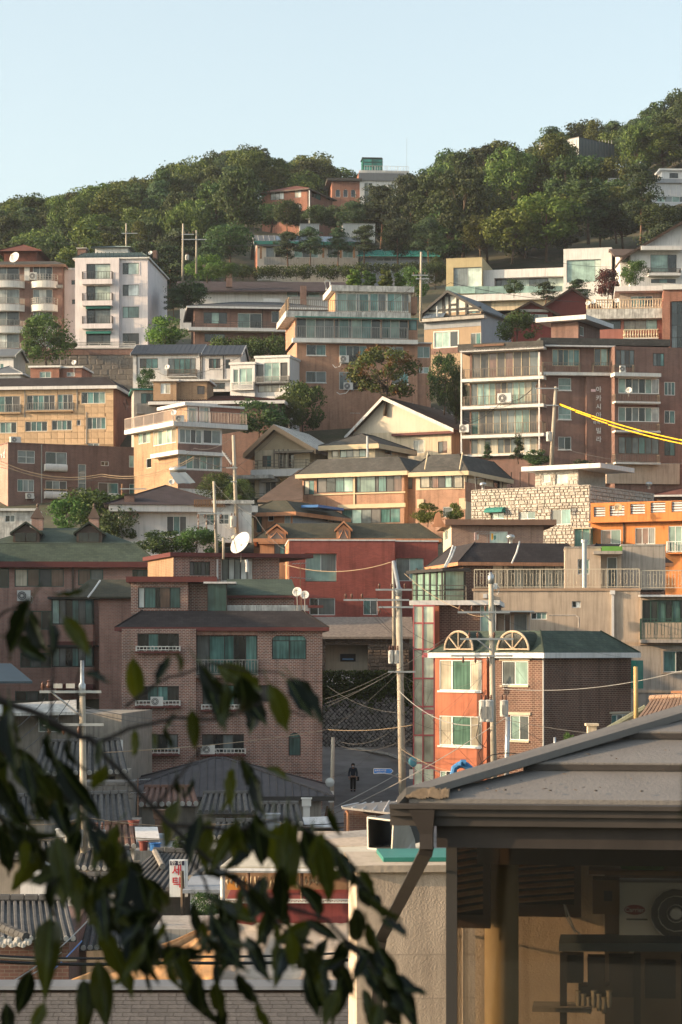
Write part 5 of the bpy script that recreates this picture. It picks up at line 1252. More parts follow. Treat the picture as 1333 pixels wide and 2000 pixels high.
a0, z0, a1, z1 = v.rect('f', 636, 1260, 719, 1312); v.open['f'].append((a0, z0, a1, z1, 1.6)); m = MB(); m.box(v.pt('f', a0, z0, -1.6), v.u * (a1 - a0), v.bk * .1, UP * (z1 - z0)); m.build('entry_wall', plain('entry_ivory', (.50, .43, .33), .85, .08, .8, .15), b.root, b.org)
m = MB(); m.box(v.pt('f', a0 + 1.0, z1 - 1.1, -1.55), v.u * 1.05, v.bk * -.08, UP * .5); m.build('window', FR['k'], b.root, b.org)
m = MB(); m.box(v.pt('f', a0 + 1.15, z1 - 1.0, -1.46), v.u * .75, v.bk * -.01, UP * .10); m.build('pane', plain('strip_light', (.15, .3, .5), .3), b.root, b.org)
clad(v, 'f', [c_ for c_ in grid_cells(v.W, v.zb + 1.0, v.zt - .01, .42, .22, True, .4, 12)], ROUGH, 'stone', .08, ('s1', 's2', 's3', 's4'), .01, 260)

b = Bld('stone_retaining_wall', 'dark retaining wall of diagonal stones with creeper along its top', 'retaining wall')
BAS = plain('basalt_block', (.30, .285, .275), .9, .2, 4, .1, .6, 20, rnd_obj=.25)
v = b.vol(610, 812, 146, 1315, 1462, [plain('wall_mortar', (.07, .066, .063), .95, .2)], L=3, th=-4, down=1.5)
def diag(wall):
    v = RWALL; b = v.b
    s_ = .40; rg = random.Random(3); k = 0; me = [unit_piece(q, BAS) for q in ('s1', 's2', 's3', 's4')]; ang = math.atan2(v.u.y, v.u.x)
    zlo, zhi = (HY - 1472) * 146 / F, (HY - 1366) * 146 / F
    h_ = s_ * .72; rows = int((zhi - zlo) / (h_ * .5))
    for j in range(rows + 1):
        a = (h_ * .5 if j % 2 else 0) + .2
        while a < v.W - .3:
            o = link('stone', rg.choice(me), wall); z = zlo + j * h_ * .5
            o.location = v.pt('f', a, z, .002) - b.org; o.rotation_euler = (0, -math.pi / 4 + rg.uniform(-.28, .28), ang); q = h_ / 1.414 * rg.uniform(.72, 1.0); o.scale = (q * rg.uniform(.85, 1.1), rg.uniform(.05, .16), q)
            a += h_; k += 1
after(v, diag)
RWALL = v

b = Bld('black_mansard_house', 'house with long black shingle mansard and glazed sunroom corner')
v = b.vol(905, 1145, 150, 1099, 1170, [BR_WALN, BR_WALN, BR_WALN], L=9, xs=845, down=2)
v.mansard(mt(41, 150), .45, 1.1, SH_BLACK, TERRA, .2); v.mats = [BR_WALN]
v.win('f', 962, 1103, 1105, 1152, 'ccccccc', 'k', .1, t=.06)
w = v.sub(1145, 1300, 1100, 1170, -1.2, 8, [BR_WALN]); w.mansard(mt(40, 150), .4, 1.1, SH_BLACK, TERRA, .2)
for (x0, y0, x1, y1) in ((1000, 1100, 1015, 1058), (868, 1108, 885, 1066), (871, 1108, 890, 1068)): m = MB(); m.tube([P(x0, y0, 148.8), P((x0 + x1) / 2 + 2, (y0 + y1) / 2, 149.2), P(x1, y1, 150.4)], .06, 5); m.build('cable_duct', WHITE, b.root, b.org)
g = b.vol(868, 909, 145, 1116, 1180, [pane_mat('sunroom_glass', (.17, .27, .22), .25)], L=5, xs=806, down=0); g.lbox('roof', FR['k'], -.3, g.W + .2, -.4, 5.4, g.zt, g.zt + .2)
for x in (868, 907): g.pbox('mullion', FR['k'], 'f', x, 1116, x + 3, 1172, .05)
for x in (812, 826, 838, 851, 862): g.pbox('mullion', FR['k'], 'l', x, 1110, x + 3, 1172, .05)
g.pbox('mullion', FR['k'], 'f', 868, 1150, 910, 1152, .06)

b = Bld('beige_cement_house', 'beige cement house with ornate cream terrace railing and rooftop room')
v = b.vol(925, 1251, 137, 1152, 1260, [BEIGE, BEIGE, BEIGE], L=9, th=-5, corner='r', down=5)
v.win('f', 1037.5, 1195.5, 1069, 1210, 'dtl', 'w', .18); v.win('f', 1117.5, 1174, 1135, 1187, 'dw', 'w', .18); v.pbox('coping', plain('coping_tan', (.36, .25, .17), .85, .15), 'f', 922, 1149, 1252, 1154, .08); v.pbox('box', WHITE2, 'f', 944, 1160, 952, 1168, .2)
ORN = plain('rail_cream', (.52, .45, .34), .55, .1)
v.rail('f', 926, 1111, 1250, 1149, .02, 'loops', ORN, 0, gap=.19); v.pbox('downpipe', WHITE2, 'f', 1195, 1158, 1200, 1250, .14); v.pbox('hopper', WHITE2, 'f', 1192, 1153, 1202, 1161, .24)
m = MB(); m.tube([P(1073, 1202, 135.6), P(1125, 1202, 135.4), P(1131, 1206, 135.3), P(1131, 1226, 135.3)], .05, 6); m.build('gas_pipe', BEIGE2, b.root, b.org)
h = v.sub(1104, 1174, 1070, 1152, -2.0, 5, [BEIGE]); h.win('f', 1129, 1092, 1152, 1122, 'ddl', 'w', .15); h.flat(.04, .08, BEIGE2)
h2 = v.sub(1174, 1214, 1072, 1152, -2.6, 4.5, [BEIGE]); h2.win('f', 1186, 1088, 1206, 1150, 'g', 'w', .12); h2.pbox('canopy', BEIGE2, 'f', 1160, 1076, 1216, 1082, 1.1); h2.pbox('canopy_top', plain('moss_green', (.12, .28, .06), .9, .2), 'f', 1176, 1067, 1216, 1076, 1.0)
h3 = v.sub(1214, 1300, 1066, 1152, -3.2, 5, [BEIGE2]); h3.flat(.04, .1, CONC)
post(b, 'flue', METAL, [P(1142, 1148, 135.3), P(1142, 1058, 135.3)], .14, 10); post(b, 'flue_cap', METAL, [P(1142, 1060, 135.3), P(1142, 1054, 135.3)], .2, 10)
r = v.sub(1251, 1360, 1166, 1260, .3, 9, [BEIGE]); r.win('f', 1255, 1172, 1345, 1216, 'ddtdtd', 'e', .15, t=.07); r.lbox('canopy', WHITE2, -.1, r.W, -.7, .2, r.zt + .0, r.zt + .12); r.rail('f', 1252, 1208, 1345, 1249, .7, 'loops', FR['e'], .2, BEIGE2, gap=.2)
m = MB(); railing(m, v.pl(v.W + .05, .1, 0), v.pl(v.W + 5.5, .5, 0), v.zt + .05, v.zt + 1.2, 'loops', .19); m.build('railing', ORN, b.root, b.org)['kind'] = 'stuff'
l = v.sub(1214, 1360, 1262, 1420, .3, 9, [BEIGE2], 2); l.win('f', 1296, 1271, 1345, 1313, 'td', 'w', .15, surround=BEIGE); l.pbox('band', BEIGE, 'f', 1214, 1249, 1345, 1254, .1); l.pbox('band', BEIGE, 'f', 1214, 1348, 1345, 1353, .06)
aircon(P(963, 1145, 135.7) + Vector((0, 0, 0)), Vector((1, 0, 0)), Vector((0, -1, 0)), .5, .35, 'low unit standing behind the ornate terrace railing')

b = Bld('glass_stair_house', 'narrow dark brick house with pink framed glass stair tower')
v = b.vol(857, 970, 126, 1182, 1420, [BR_WALN], L=8, th=-6, corner='l', down=2)
v.win('f', 938, 1182.5, 956, 1250, 'l', 'w', .1); v.lbox('roof', WHITE2, -1.6, v.W + .2, -.5, 8, v.zt, v.zt + .26)
v.win('f', 984 - 20, 1182, 978, 1250, 'g', 'w')
k = v.sub(970, 1033, 1196, 1260, -1.5, 4, [BEIGE]); k.lbox('roof', METAL, -.2, k.W + .3, -1.0, 4, k.zt, k.zt + .08); k.win('f', 985, 1199, 998, 1240, 'b', 'w'); k.win('f', 1004, 1199, 1030, 1240, 'g', 'g')
SG = pane_mat('stair_glass', (.62, .70, .54), .12); PKF = plain('pink_frame', (.42, .12, .12), .5, .1)
s_ = v.sub(808, 848, 1183, 1560, .9, 2.6, [FR['k']], 0); s_.nowall = True
ys_ = [1183, 1217, 1268, 1325, 1380, 1436, 1490, 1545]
for i in range(7):
    for (x0, x1) in ((808.5, 825), (828, 847.5)): s_.pbox('pane', SG, 'f', x0, ys_[i] + 1.5, x1, ys_[i + 1] - 1.5, .0, .05)
    a = s_.hit('f', 808, ys_[i])[1]; e = s_.hit('f', 808, ys_[i + 1])[1]; m = MB(); m.box(s_.pl(.02, .1, e + .03), s_.bk * 2.4, s_.u * .05, UP * (a - e - .06)); m.build('pane', SG, b.root, b.org)
for y in ys_: s_.pbox('frame', PKF, 'f', 807, y - 1.6, 849, y + 1.6, .03, .08)
for x in (807, 825.2, 847): s_.pbox('frame', PKF, 'f', x, 1183, x + 2.4, 1545, .05, .08)
s_.lbox('stair_core', BEIGE2, .5, s_.W - .2, 1.9, 2.5, s_.zb, s_.zt)
for i in range(7): z = s_.hit('f', 828, ys_[i + 1] - 14)[1]; s_.lbox('landing', CONC, .15, s_.W - .1, .3, 1.9, z, z + .12)
v.pbox('pilaster', ORANGE, 'f', 849, 1183, 858, 1550, .5, 1.0); m = MB(); railing(m, P(806, 0, 124) - UP * P(806, 0, 124).z, P(912, 0, 125.5) - UP * P(912, 0, 125.5).z, v.zt + .27, v.zt + 1.1, 'pipes'); m.build('railing', RAILB, b.root, b.org)['kind'] = 'stuff'
for y in (1277, 1388, 1495):
    m = MB(); m.prism([P(826, y - 1, 124.6), P(848, y - 1, 124.6), P(850, y + 7, 124.0), P(824, y + 7, 124.0)], (0, .02, .03)); m.build('open_sash', PKF, b.root, b.org)

b = Bld('orange_brick_house', 'house with orange stucco bay, brown brick side and green shingle roof with fan dormers')
v = b.vol(855, 1061, 114, 1276, 1560, [BR_WALN, ORANGE, BR_WALN], L=7.2, xs=1233, down=1)
v.pbox('bay', ORANGE, 'f', 851, 1279, 951, 1560, .28) if False else None
bay = v.sub(850, 951, 1279, 1560, .28, .29, [ORANGE], 0)
bay.win('f', 858, 1289, 941, 1349, 'clec', 'w', .1, sill=WHITE2, wts=(1, .05, 1.6, .9)); bay.win('f', 858, 1398.5, 941, 1457, 'clec', 'w', .1, sill=WHITE2, wts=(1, .05, 1.6, .9)); bay.win('f', 859, 1505.5, 882, 1529, 'ld', 'w', .1)
STN = plain('stone_lintel', (.44, .37, .28), .85, .12)
v.win('f', 980, 1291, 1032, 1338, 'gl', 'w', .1, sill=STN); v.win('f', 996, 1397, 1033, 1446, 'lg', 'w', .1, sill=STN)
v.pbox('lintel', STN, 'f', 975, 1285, 1035, 1290.5, .08); v.pbox('lintel', STN, 'f', 990, 1391, 1036, 1396.5, .08); v.win('r', 1195, 1395, 1229, 1420, 'tgw', 'w', .1); v.pbox('lintel', STN, 'r', 1193, 1390, 1232, 1394, .08)
v.win('r', 1234, 1300, 1240, 1340, 't', 'w') if False else None
o = v.mansard(mt(45, 114), .35, 1.15, SH_GREEN, WHITE2, .24)
for (x0, x1) in ((870, 925), (973, 1034)):
    xm = (x0 + x1) / 2; a0, z0, a1, z1 = v.rect('f', x0, 1233, x1, 1270, .25); am = (a0 + a1) / 2; rr = (a1 - a0) / 2; hh = z1 - z0
    arc = [v.pt('f', am + rr * math.cos(R(q)), z0 + hh * math.sin(R(q)), .25) for q in range(0, 181, 15)]; m = MB(); m.prism(arc, v.bk * 1.6); dm = m.build('dormer', SH_GREEN, b.root, b.org)
    m = MB(); m.prism([p + (v.pt('f', am, z0, .25) - p) * .10 - v.bk * .01 for p in arc], -v.bk * .02); m.build('pane', PANE['d'], dm, b.org)
    m = MB(); m.tube([p - v.bk * .04 for p in arc], .06, 6); c0 = v.pt('f', am, z0 + .05, .31)
    for q in (0, 45, 90, 135, 180): m.tube([c0, v.pt('f', am + rr * math.cos(R(q)) * .98, z0 + .05 + hh * .96 * math.sin(R(q)), .31)], .04, 5)
    m.build('fan_frame', plain('fan_tan', (.48, .37, .26), .6, .1), dm, b.org)
v.pbox('downpipe', FR['g'], 'r', 1062, 1282, 1063.5, 1480, .07)
aw = v.sub(1233, 1243, 1290, 1345, -6.4, .6, [TEAL])
Bld.orange = v
# ================================================================ lower left: the shaded brick blocks
b = Bld('green_roof_brick_villas', 'long rose brick block with green shingle roof, dormers and chimneys', 'apartment block')
v = b.vol(-60, 292, 152, 1098, 1400, [BR_ROSE], L=11, th=3, corner='l', down=4)
o = v.mansard(mt(38, 152), .6, 1.0, SH_GREEN, MAROON, .35)
W_, L_ = v.W, v.L; zt = v.zt + mt(38, 152); m = MB()
lo = [v.pl(.95, .95, zt), v.pl(W_ - .95, .95, zt), v.pl(W_ - .95, L_ - .95, zt), v.pl(.95, L_ - .95, zt)]; r0, r1 = v.pl(4, L_ / 2, zt + 1.3), v.pl(W_ - 4, L_ / 2, zt + 1.3)
for f in ((lo[0], lo[1], r1, r0), (lo[1], lo[2], r1), (lo[2], lo[3], r0, r1), (lo[3], lo[0], r0)): m.poly(*f)
m.build('upper_roof', SH_GREEN, b.root, b.org, uv=True)
for (x0, x1) in ((20, 83), (144, 205)):
    a0, z0, a1, z1 = v.rect('f', x0, 1040, x1, 1060, -1.2); za = v.hit('f', (x0 + x1) / 2, 1022, -1.2)[1]; am = (a0 + a1) / 2; m = MB()
    m.prism([v.pt('f', a0 + .2, z0, -1.3), v.pt('f', a1 - .2, z0, -1.3), v.pt('f', a1 - .2, z1, -1.3), v.pt('f', am, za - .1, -1.3), v.pt('f', a0 + .2, z1, -1.3)], v.bk * 2.5); dm = m.build('dormer', FR['b'], b.root, b.org)
    m = MB()
    for e in (a0, a1): m.prism([v.pt('f', e, z1 - .15, -1.0), v.pt('f', am, za, -1.0), v.pt('f', am, za + .14, -1.0), v.pt('f', e, z1 - .01, -1.0)], v.bk * 3.6)
    m.build('dormer_roof', SH_GREEN, dm, b.org); m = MB()
    for k in range(2): q0 = lerp(a0 + .35, a1 - .35, k / 2); q1 = lerp(a0 + .35, a1 - .35, (k + 1) / 2) - .06; m.box(v.pt('f', q0, z0 + .08, -1.295), v.u * (q1 - q0), v.bk * -.03, UP * (z1 - z0 - .1))
    m.build('pane', PANE['d'], dm, b.org)
for (x0, x1) in ((62, 84), (174, 193)):
    xm = (x0 + x1) / 2; w = v.sub(x0, x1, 1012, 1034, -4.8, .75, [BR_ROSE], .8); m = MB(); zt_ = w.zt
    c4 = [w.pl(-.08, -.08, zt_), w.pl(w.W + .08, -.08, zt_), w.pl(w.W + .08, .83, zt_), w.pl(-.08, .83, zt_)]; k4 = [w.pl(w.W * .38, .28, zt_ + .7), w.pl(w.W * .62, .28, zt_ + .7), w.pl(w.W * .62, .5, zt_ + .7), w.pl(w.W * .38, .5, zt_ + .7)]
    for i in range(4): m.poly(c4[i], c4[(i + 1) % 4], k4[(i + 1) % 4], k4[i])
    m.lathe(w.pl(w.W / 2, .38, zt_ + .65), [(.10, 0), (.12, .05), (.06, .16), (.11, .24), (.08, .36), (0, .42)], 10); m.build('chimney_cap', FR['b'], b.root, b.org)
for (x0, y0, x1, y1, pp) in ((-40, 1110, 18, 1148, 'tdd'), (29, 1111, 125, 1146, 'cbsb'), (153, 1112, 202, 1143, 'bg'), (259, 1113, 289, 1127, 'dgd'), (27, 1193, 101, 1230, 'gdbd'), (40, 1275, 100, 1304, 'dgd'), (30, 1350, 95, 1384, 'dgd')): v.win('f', x0, y0, x1, y1, pp, 'e', .1, t=.06)
v.pbox('downpipe', FR['b'], 'f', 140.5, 1099, 145, 1190, .14); vac(v, 'f', 34, 1153, 60, 1174, 'air conditioner under the wide green framed window of the rose brick block')
for (yg0, yg1) in ((1170, 1220), (1264, 1303)):
    y_ = v.sub(101, 182, yg0, yg1, 1.9, 2.0, [PANE['t']]); y_.mats = [FR['e']]; y_.win('f', 102, yg0 + 1, 181, yg1 - 1, 'lgdtgt', 'k', .06); y_.win('r', 183, yg0 + 1, 194, yg1 - 1, 'tg', 'k', .06); y_.lbox('canopy', FR['k'], -.25, y_.W + .35, -.25, 2.2, y_.zt, y_.zt + .15)
    z_ = v.sub(101, 182, yg1, yg1 + 34, 1.9, 2.0, [BR_ROSE]); z_.pbox('band', MAROON, 'f', 101, yg1 + 33, 182, yg1 + 43, .08); z_.pbox('band', MAROON, 'r', 182, yg1 + 33, 194, yg1 + 43, .08)
e = b.vol(194, 262, 143, 1170, 1500, [BR_ROSE], L=8, th=4, corner='l', down=3); e.pbox('fascia', MAROON, 'f', 194, 1165, 262, 1170, .2)
m = MB(); m.prism([e.pl(-1.9, -.4, e.zt + .02), e.pl(e.W, -.4, e.zt + .02), e.pl(e.W, 2.2, e.zt + 1.2), e.pl(-.7, 2.2, e.zt + 1.2)], UP * .12); m.build('side_roof', SH_OLIVE, b.root, b.org, uv=True)
m = MB(); m.tube([P(172, 1167, 142), P(185, 1150, 142.6), P(196, 1134, 144)], .06, 5); m.build('cable_duct', WHITE2, b.root, b.org)
e.pbox('band', MAROON, 'f', 192, 1422, 262, 1428, .1)

b = Bld('dark_brick_apartments', 'dark maroon brick apartment house with black mansard roof and teal curtained windows', 'apartment block')
v = b.vol(238, 630, 124, 1226, 1545, [BR_DARK], L=10, th=2.2, corner='l', down=4)
v.mansard(mt(34, 124), .35, 1.1, SH_BLACK, MAROON, .18)
lf = v.sub(238, 383, 1228, 1545, .45, .5, [BR_DARK], 4); lf.mansard(.55, .22, .3, SH_BLACK, MAROON, .14) if False else None
WTR = dict(fr='k', dep=.16, t=.05)
lf.win('f', 269, 1237, 350, 1271, 'dtdd', **WTR); lf.win('f', 267, 1340, 350, 1373, 'dttd', **WTR); lf.win('f', 267, 1434, 348, 1468, 'ggdg', **WTR)
v.win('f', 384, 1241, 503, 1319, 'gttdt', wts=(1, 1.3, .8, 1, .9), **WTR); v.win('f', 531.5, 1241, 599, 1288, 'tt', arch=2, trans=(.8,), **WTR); v.win('f', 396, 1338, 479, 1380, 'gdtd', **WTR); v.win('f', 395, 1434, 477, 1470, 'gdgd', **WTR); v.win('f', 564, 1431, 588, 1476, 't', arch=1, trans=(.8,), **WTR)
v.win('f', 505, 1338, 530, 1370, 'd', **WTR)
for vv, x0, y0, x1, y1 in ((lf, 266, 1262, 352, 1272), (lf, 265, 1368, 352, 1379), (lf, 265, 1462, 350, 1473), (v, 393, 1462, 480, 1473), (v, 394, 1376, 480, 1386)): vv.rail('f', x0, y0, x1, y1, .35, 'loops', RAILW, .1, MAROON, gap=.2)
v.rail('f', 382, 1288, 504, 1319, .4, 'loops', RAILG, .12, BR_DARK, gap=.17)
v.pbox('course', BR_DARK, 'f', 505, 1327, 630, 1331, .06); v.pbox('course', BR_DARK, 'f', 505, 1505, 630, 1509, .06); v.pbox('lintel', BR_ROSE, 'f', 384, 1230, 503, 1240, .05)
vac(lf, 'f', 294.5, 1361, 319, 1379, 'white air conditioner on second floor window rail of the dark brick house', .02); vac(v, 'f', 395, 1456, 420, 1473, 'white air conditioner on first floor window rail of the dark brick house', .02)
p = v.sub(256, 368, 1137, 1200, -1.4, 6, [BR_DARK]); p.lbox('roof', MAROON, -.25, p.W + 1.6, -.35, 6.2, p.zt, p.zt + .3); p.win('f', 270, 1147, 353, 1188, 'wtdbt', 'k', .14, wts=(.7, 1.4, .5, 1.3, 1.2))
p2 = v.sub(368, 407, 1140, 1200, -2.0, 5, [BR_DARK]); k = v.sub(405, 444, 1140, 1200, -1.2, 2.5, [pane_mat('kiosk_glass', (.07, .15, .14), .3)]); k.lbox('roof', WHITE2, -.2, k.W + .5, -.4, 2.6, k.zt, k.zt + .1)
for x in (405, 442): k.pbox('mullion', FR['k'], 'f', x, 1140, x + 2, 1195, .04)
q = b.vol(339, 432, 132, 1087, 1150, [BR_DARK, BR_YEL, BR_DARK], L=7, xs=289, down=2); q.win('f', 371, 1097, 411, 1124, 'sddsd', 'k', .14); q.lbox('roof', MAROON, -.25, q.W + 5.6, -.3, 7.3, q.zt, q.zt + .24)
g = q.sub(432, 495, 1090, 1150, -.5, 5, [WEATH]); g.win('f', 434, 1091, 484, 1133, 'gwgw', 'k', .08); g.win('f', 486, 1096, 494, 1133, 'w', 'w', .08); g2 = q.sub(495, 546, 1090, 1150, -.3, 5, [BR_DARK])
post(b, 'vent_pipe', WHITE2, [P(483, 1117, 130.8), P(483, 1100, 130.8), P(481, 1093, 130.8)], .09, 8); q.pbox('downpipe', WHITE2, 'f', 424, 1092, 427, 1132, .1)
s_ = b.vol(445, 575, 127, 1166, 1200, [BR_DARK], L=6, th=2, down=1)
m = MB(); m.prism([s_.pl(-.1, -.3, s_.zt), s_.pl(s_.W + .2, -.3, s_.zt), s_.pl(s_.W - .1, 2.8, s_.zt + .98), s_.pl(-.1, 2.8, s_.zt + .98)], UP * .12); m.build('terrace_roof', SH_GREEN, b.root, b.org, uv=True); s_.pbox('fascia', MAROON, 'f', 443, 1163, 578, 1167.5, .36)
v.pbox('parapet', WEATH, 'f', 443, 1182, 604, 1193, -1.6, 1.85); v.pbox('fascia', MAROON, 'f', 602, 1182, 632, 1187, -1.3, 1.9)
dish(471, 1061, 131, 24, 'very large white dish on a post above the maroon roofed penthouse', (-.62, -.62, .48), 1.1, group=None)
dish(581, 1156, 123.5, 9.5, 'pale dish on the dark brick roof edge, upper of a pair', (-.25, -.9, .3), 1.0); dish(596, 1162, 123.2, 8.5, 'grey lettered dish on the dark brick roof edge, lower of a pair', (-.1, -.93, .3), .9)
antenna(587, 1180, 1098, 123.8, 'rusty antenna with two booms beside the paired dishes', ((.97, .45, 3), (.62, .6, -4)), RUSTY, None)
o = antenna(590, 1188, 1164, 123, 'short antenna stub below the paired dishes', (), RUSTY, None)

# ---------------------------------------------------------------- lane, kerb
ROADM = plain('asphalt_worn', (.18, .176, .176), .9, .3, .5, .0, .3, 12)
m = MB(); rows = [(96, -6, 9), (112, -3, 8), (122, -1.5, 6.5), (128, -1.3, 5.0), (133, -1.4, 4.6), (139, -1.6, 4.3), (145.4, -2.2, 4.6)]
for (d0, a0, e0), (d1, a1, e1) in zip(rows, rows[1:]):
    z = lambda d: interp(d, [(96, -9.7), (112, -9.15), (122, -8.9), (133, -8.33), (145.4, -6.25)])
    n_ = 6
    for i in range(n_): m.poly((lerp(a0, e0, i / n_), d0, z(d0)), (lerp(a0, e0, (i + 1) / n_), d0, z(d0)), (lerp(a1, e1, (i + 1) / n_), d1, z(d1)), (lerp(a1, e1, i / n_), d1, z(d1)))
o = m.build('road', ROADM); o['kind'] = 'structure'
m = MB(); m.poly((-1.3, 134.5, -8.12), (.8, 134, -8.17), (2.0, 137.5, -7.66), (.5, 140, -7.30), (-1.2, 138, -7.58)); o = m.build('road_patch', plain('asphalt_patch', (.045, .045, .047), .9, .2)); o['kind'] = 'structure'
m = MB(); m.tube([P(655, 1470, 144.6), P(700, 1463, 144.6), P(760, 1474, 142), P(800, 1490, 138)], .12, 4); o = m.build('kerb', CONC); o['kind'] = 'structure'

# ---------------------------------------------------------------- the walker
def person(px, py, d):
    root = empty('person', P(px, py, d), 'person in dark jacket, black trousers and white mask walking down the lane', 'person'); H = 1.64
    def skin(name, verts, edges, mat):
        me = bpy.data.meshes.new(name); me.from_pydata([Vector(q[:3]) for q in verts], edges, []); me.materials.append(mat); o = link(name, me, root)
        sk = o.modifiers.new('skin', 'SKIN'); o.modifiers.new('sub', 'SUBSURF').render_levels = 2
        for i, q in enumerate(verts): me.skin_vertices[0].data[i].radius = (q[3], q[4] if len(q) > 4 else q[3]); me.skin_vertices[0].data[i].use_root = (i == 0)
        return o
    SK = plain('skin', (.42, .25, .18), .6); JK = plain('jacket_navy', (.03, .045, .07), .85, .15, 5); TR = plain('trousers_black', (.012, .012, .014), .9, .1); HR = plain('hair_black', (.015, .012, .011), .6); MK = plain('mask_white', (.62, .63, .64), .9)
    skin('body', [(0, 0, .88, .09), (0, 0, 1.1, .10), (0, 0, 1.32, .11, .08), (0, -.01, 1.42, .045), (0, -.03, 1.5, .075, .085), (0, -.03, 1.58, .075, .09), (-.17, 0, 1.33, .05), (-.23, 0, 1.08, .04), (-.24, -.06, .86, .032), (-.24, -.08, .78, .035), (.17, 0, 1.33, .05), (.23, .02, 1.08, .04), (.22, -.05, .86, .032), (.22, -.07, .78, .035),
                  (-.09, 0, .82, .085), (-.09, -.05, .46, .06), (-.09, .02, .1, .045), (-.09, -.10, .04, .04), (.09, 0, .82, .085), (.09, -.10, .48, .06), (.09, -.06, .1, .045), (.09, -.18, .06, .04)],
         [(0, 1), (1, 2), (2, 3), (3, 4), (4, 5), (2, 6), (6, 7), (7, 8), (8, 9), (2, 10), (10, 11), (11, 12), (12, 13), (0, 14), (14, 15), (15, 16), (16, 17), (0, 18), (18, 19), (19, 20), (20, 21)], SK)
    skin('jacket', [(0, 0, .84, .155, .125), (0, 0, 1.1, .145, .12), (0, 0, 1.32, .15, .105), (0, -.01, 1.42, .075), (-.18, 0, 1.33, .072), (-.24, 0, 1.08, .062), (-.245, -.06, .87, .052), (.18, 0, 1.33, .072), (.24, .02, 1.08, .062), (.225, -.05, .87, .052)], [(0, 1), (1, 2), (2, 3), (2, 4), (4, 5), (5, 6), (2, 7), (7, 8), (8, 9)], JK)
    skin('trousers', [(0, 0, .86, .13, .11), (-.09, 0, .78, .10), (-.09, -.05, .46, .085), (-.09, .02, .09, .075), (.09, 0, .78, .10), (.09, -.10, .48, .085), (.09, -.06, .09, .075)], [(0, 1), (1, 2), (2, 3), (0, 4), (4, 5), (5, 6)], TR)
    for s in (-1, 1):
        m = MB()
        for k in range(5):
            x = s * .225 + (k - 1.5) * .017 if k < 4 else s * .225 - s * .045
            z0 = .76 if k < 4 else .79; m.tube([Vector((x, -.08, z0)), Vector((x, -.09, z0 - .045)), Vector((x, -.075, z0 - .08 + .008 * abs(k - 1)))], [.010, .009, .007], 5)
        m.build('fingers', SK, root)
        m = MB(); fx, fy = s * .09, (-.02 if s < 0 else -.11); m.prism([(fx - .045, fy + .08, 0), (fx + .045, fy + .08, 0), (fx + .05, fy - .12, 0), (fx, fy - .17, 0), (fx - .05, fy - .12, 0)], (0, 0, .085)); m.build('shoe', TR, root)
    m = MB(); m.lathe((0, -.015, 1.43), [(.06, 0), (.105, .05), (.118, .12), (.108, .19), (.06, .235), (0, .24)], 14); hr = m.build('hair', HR, root, smooth=True)
    m = MB(); m.prism([(-.07, -.12, 1.56), (.07, -.12, 1.56), (.075, -.115, 1.50), (-.075, -.115, 1.50)], (0, -.016, 0)); m.build('face', SK, root)
    m = MB(); m.prism([(-.065, -.135, 1.515), (.065, -.135, 1.515), (.06, -.135, 1.47), (.03, -.135, 1.445), (-.03, -.135, 1.445), (-.06, -.135, 1.47)], (0, -.02, 0)); m.build('mask', MK, root)
    for s in (-1, 1): m = MB(); m.lathe((s * .03, -.138, 1.54), [(0, -.01), (.011, 0), (0, .01)], 6, ax=(0, 1, 0)); m.build('eye', HR, root)
    m = MB(); m.wbox(.20, .36, -.06, .04, .62, .86); m.tube([Vector((.22, 0, .86)), Vector((.19, 0, 1.1)), Vector((.1, -.02, 1.38))], .012, 4); m.build('shoulder_bag', TR, root)
person(690, 1545.5, 133)

# ---------------------------------------------------------------- poles and their gear
XH = Vector((1, 0, 0)); FN = Vector((0, -1, 0))
RP, RB, RT = pole(787, 1155, 1562, 116, 'tall concrete utility pole at the lane corner beside the glass stair tower', 15, -8, ((1152, -45, 26, (-38, -14, 12), 1, 0), (1172, -108, 20, (-104, -92, -72), 1, 0), (1186, -40, 28, (-38,), -1, 0), (1312, -24, 30, (), 1, 0)), .8, (1095, -10))
pole(770, 1098, 1250, 119, 'slim second pole leaning just behind the lane corner pole', 7, -2, (), .7)
for i, x in enumerate((764, 775)): transformer(P(x, 1296, 114.8), .135, .68, ('squat grey transformer on the lane corner pole, nearer the glass tower' if i else 'squat grey transformer on the lane corner pole, farther from the glass tower'))
PP, PB, PT = pole(966, 1130, 1560, 108, 'utility pole with twin transformers before the orange stucco house', 13, -7, ((1196, -66, 36, (-62, -38, -12), 1, -22), (1248, -62, 42, (-44, -28, 4), 1, -30), (1281, -80, 40, (-57, -33, -9), -1, 0)), .75, (1118, -2))
for x, lb in ((944, 'larger cream transformer on the pole before the orange house'), (955, 'front cream transformer drum on the pole before the orange house'), (985, 'transformer on the far side of the pole before the orange house')): transformer(P(x, 1410 if x < 980 else 1400, 106.6 if x < 980 else 107.4), .235 if x > 950 and x < 980 else .2, 1.05 if x < 980 else .8, lb)
pole(989, 1400, 1560, 106, 'grey steel stub pole beside the transformer pole', 11, 3, (), .8, mat=METAL)
LP, LB, LT = pole(165, 1345, 1720, 78, 'sunlit concrete pole with twin cross arms among the low roofs', 15, -4, ((1351, -82, 38, (-76, -48, -12), 1, -60), (1415, -76, 42, (-64, -36, -6), -1, 0)), .8, (1290, 0))
for i, x in enumerate((138, 152, 182, 196)): transformer(P(x, 1655, 77.3 if i % 2 else 77.7), .19, .62, ('leftmost', 'second', 'third', 'rightmost')[i] + ' of four cream transformers on the pole among the low roofs')
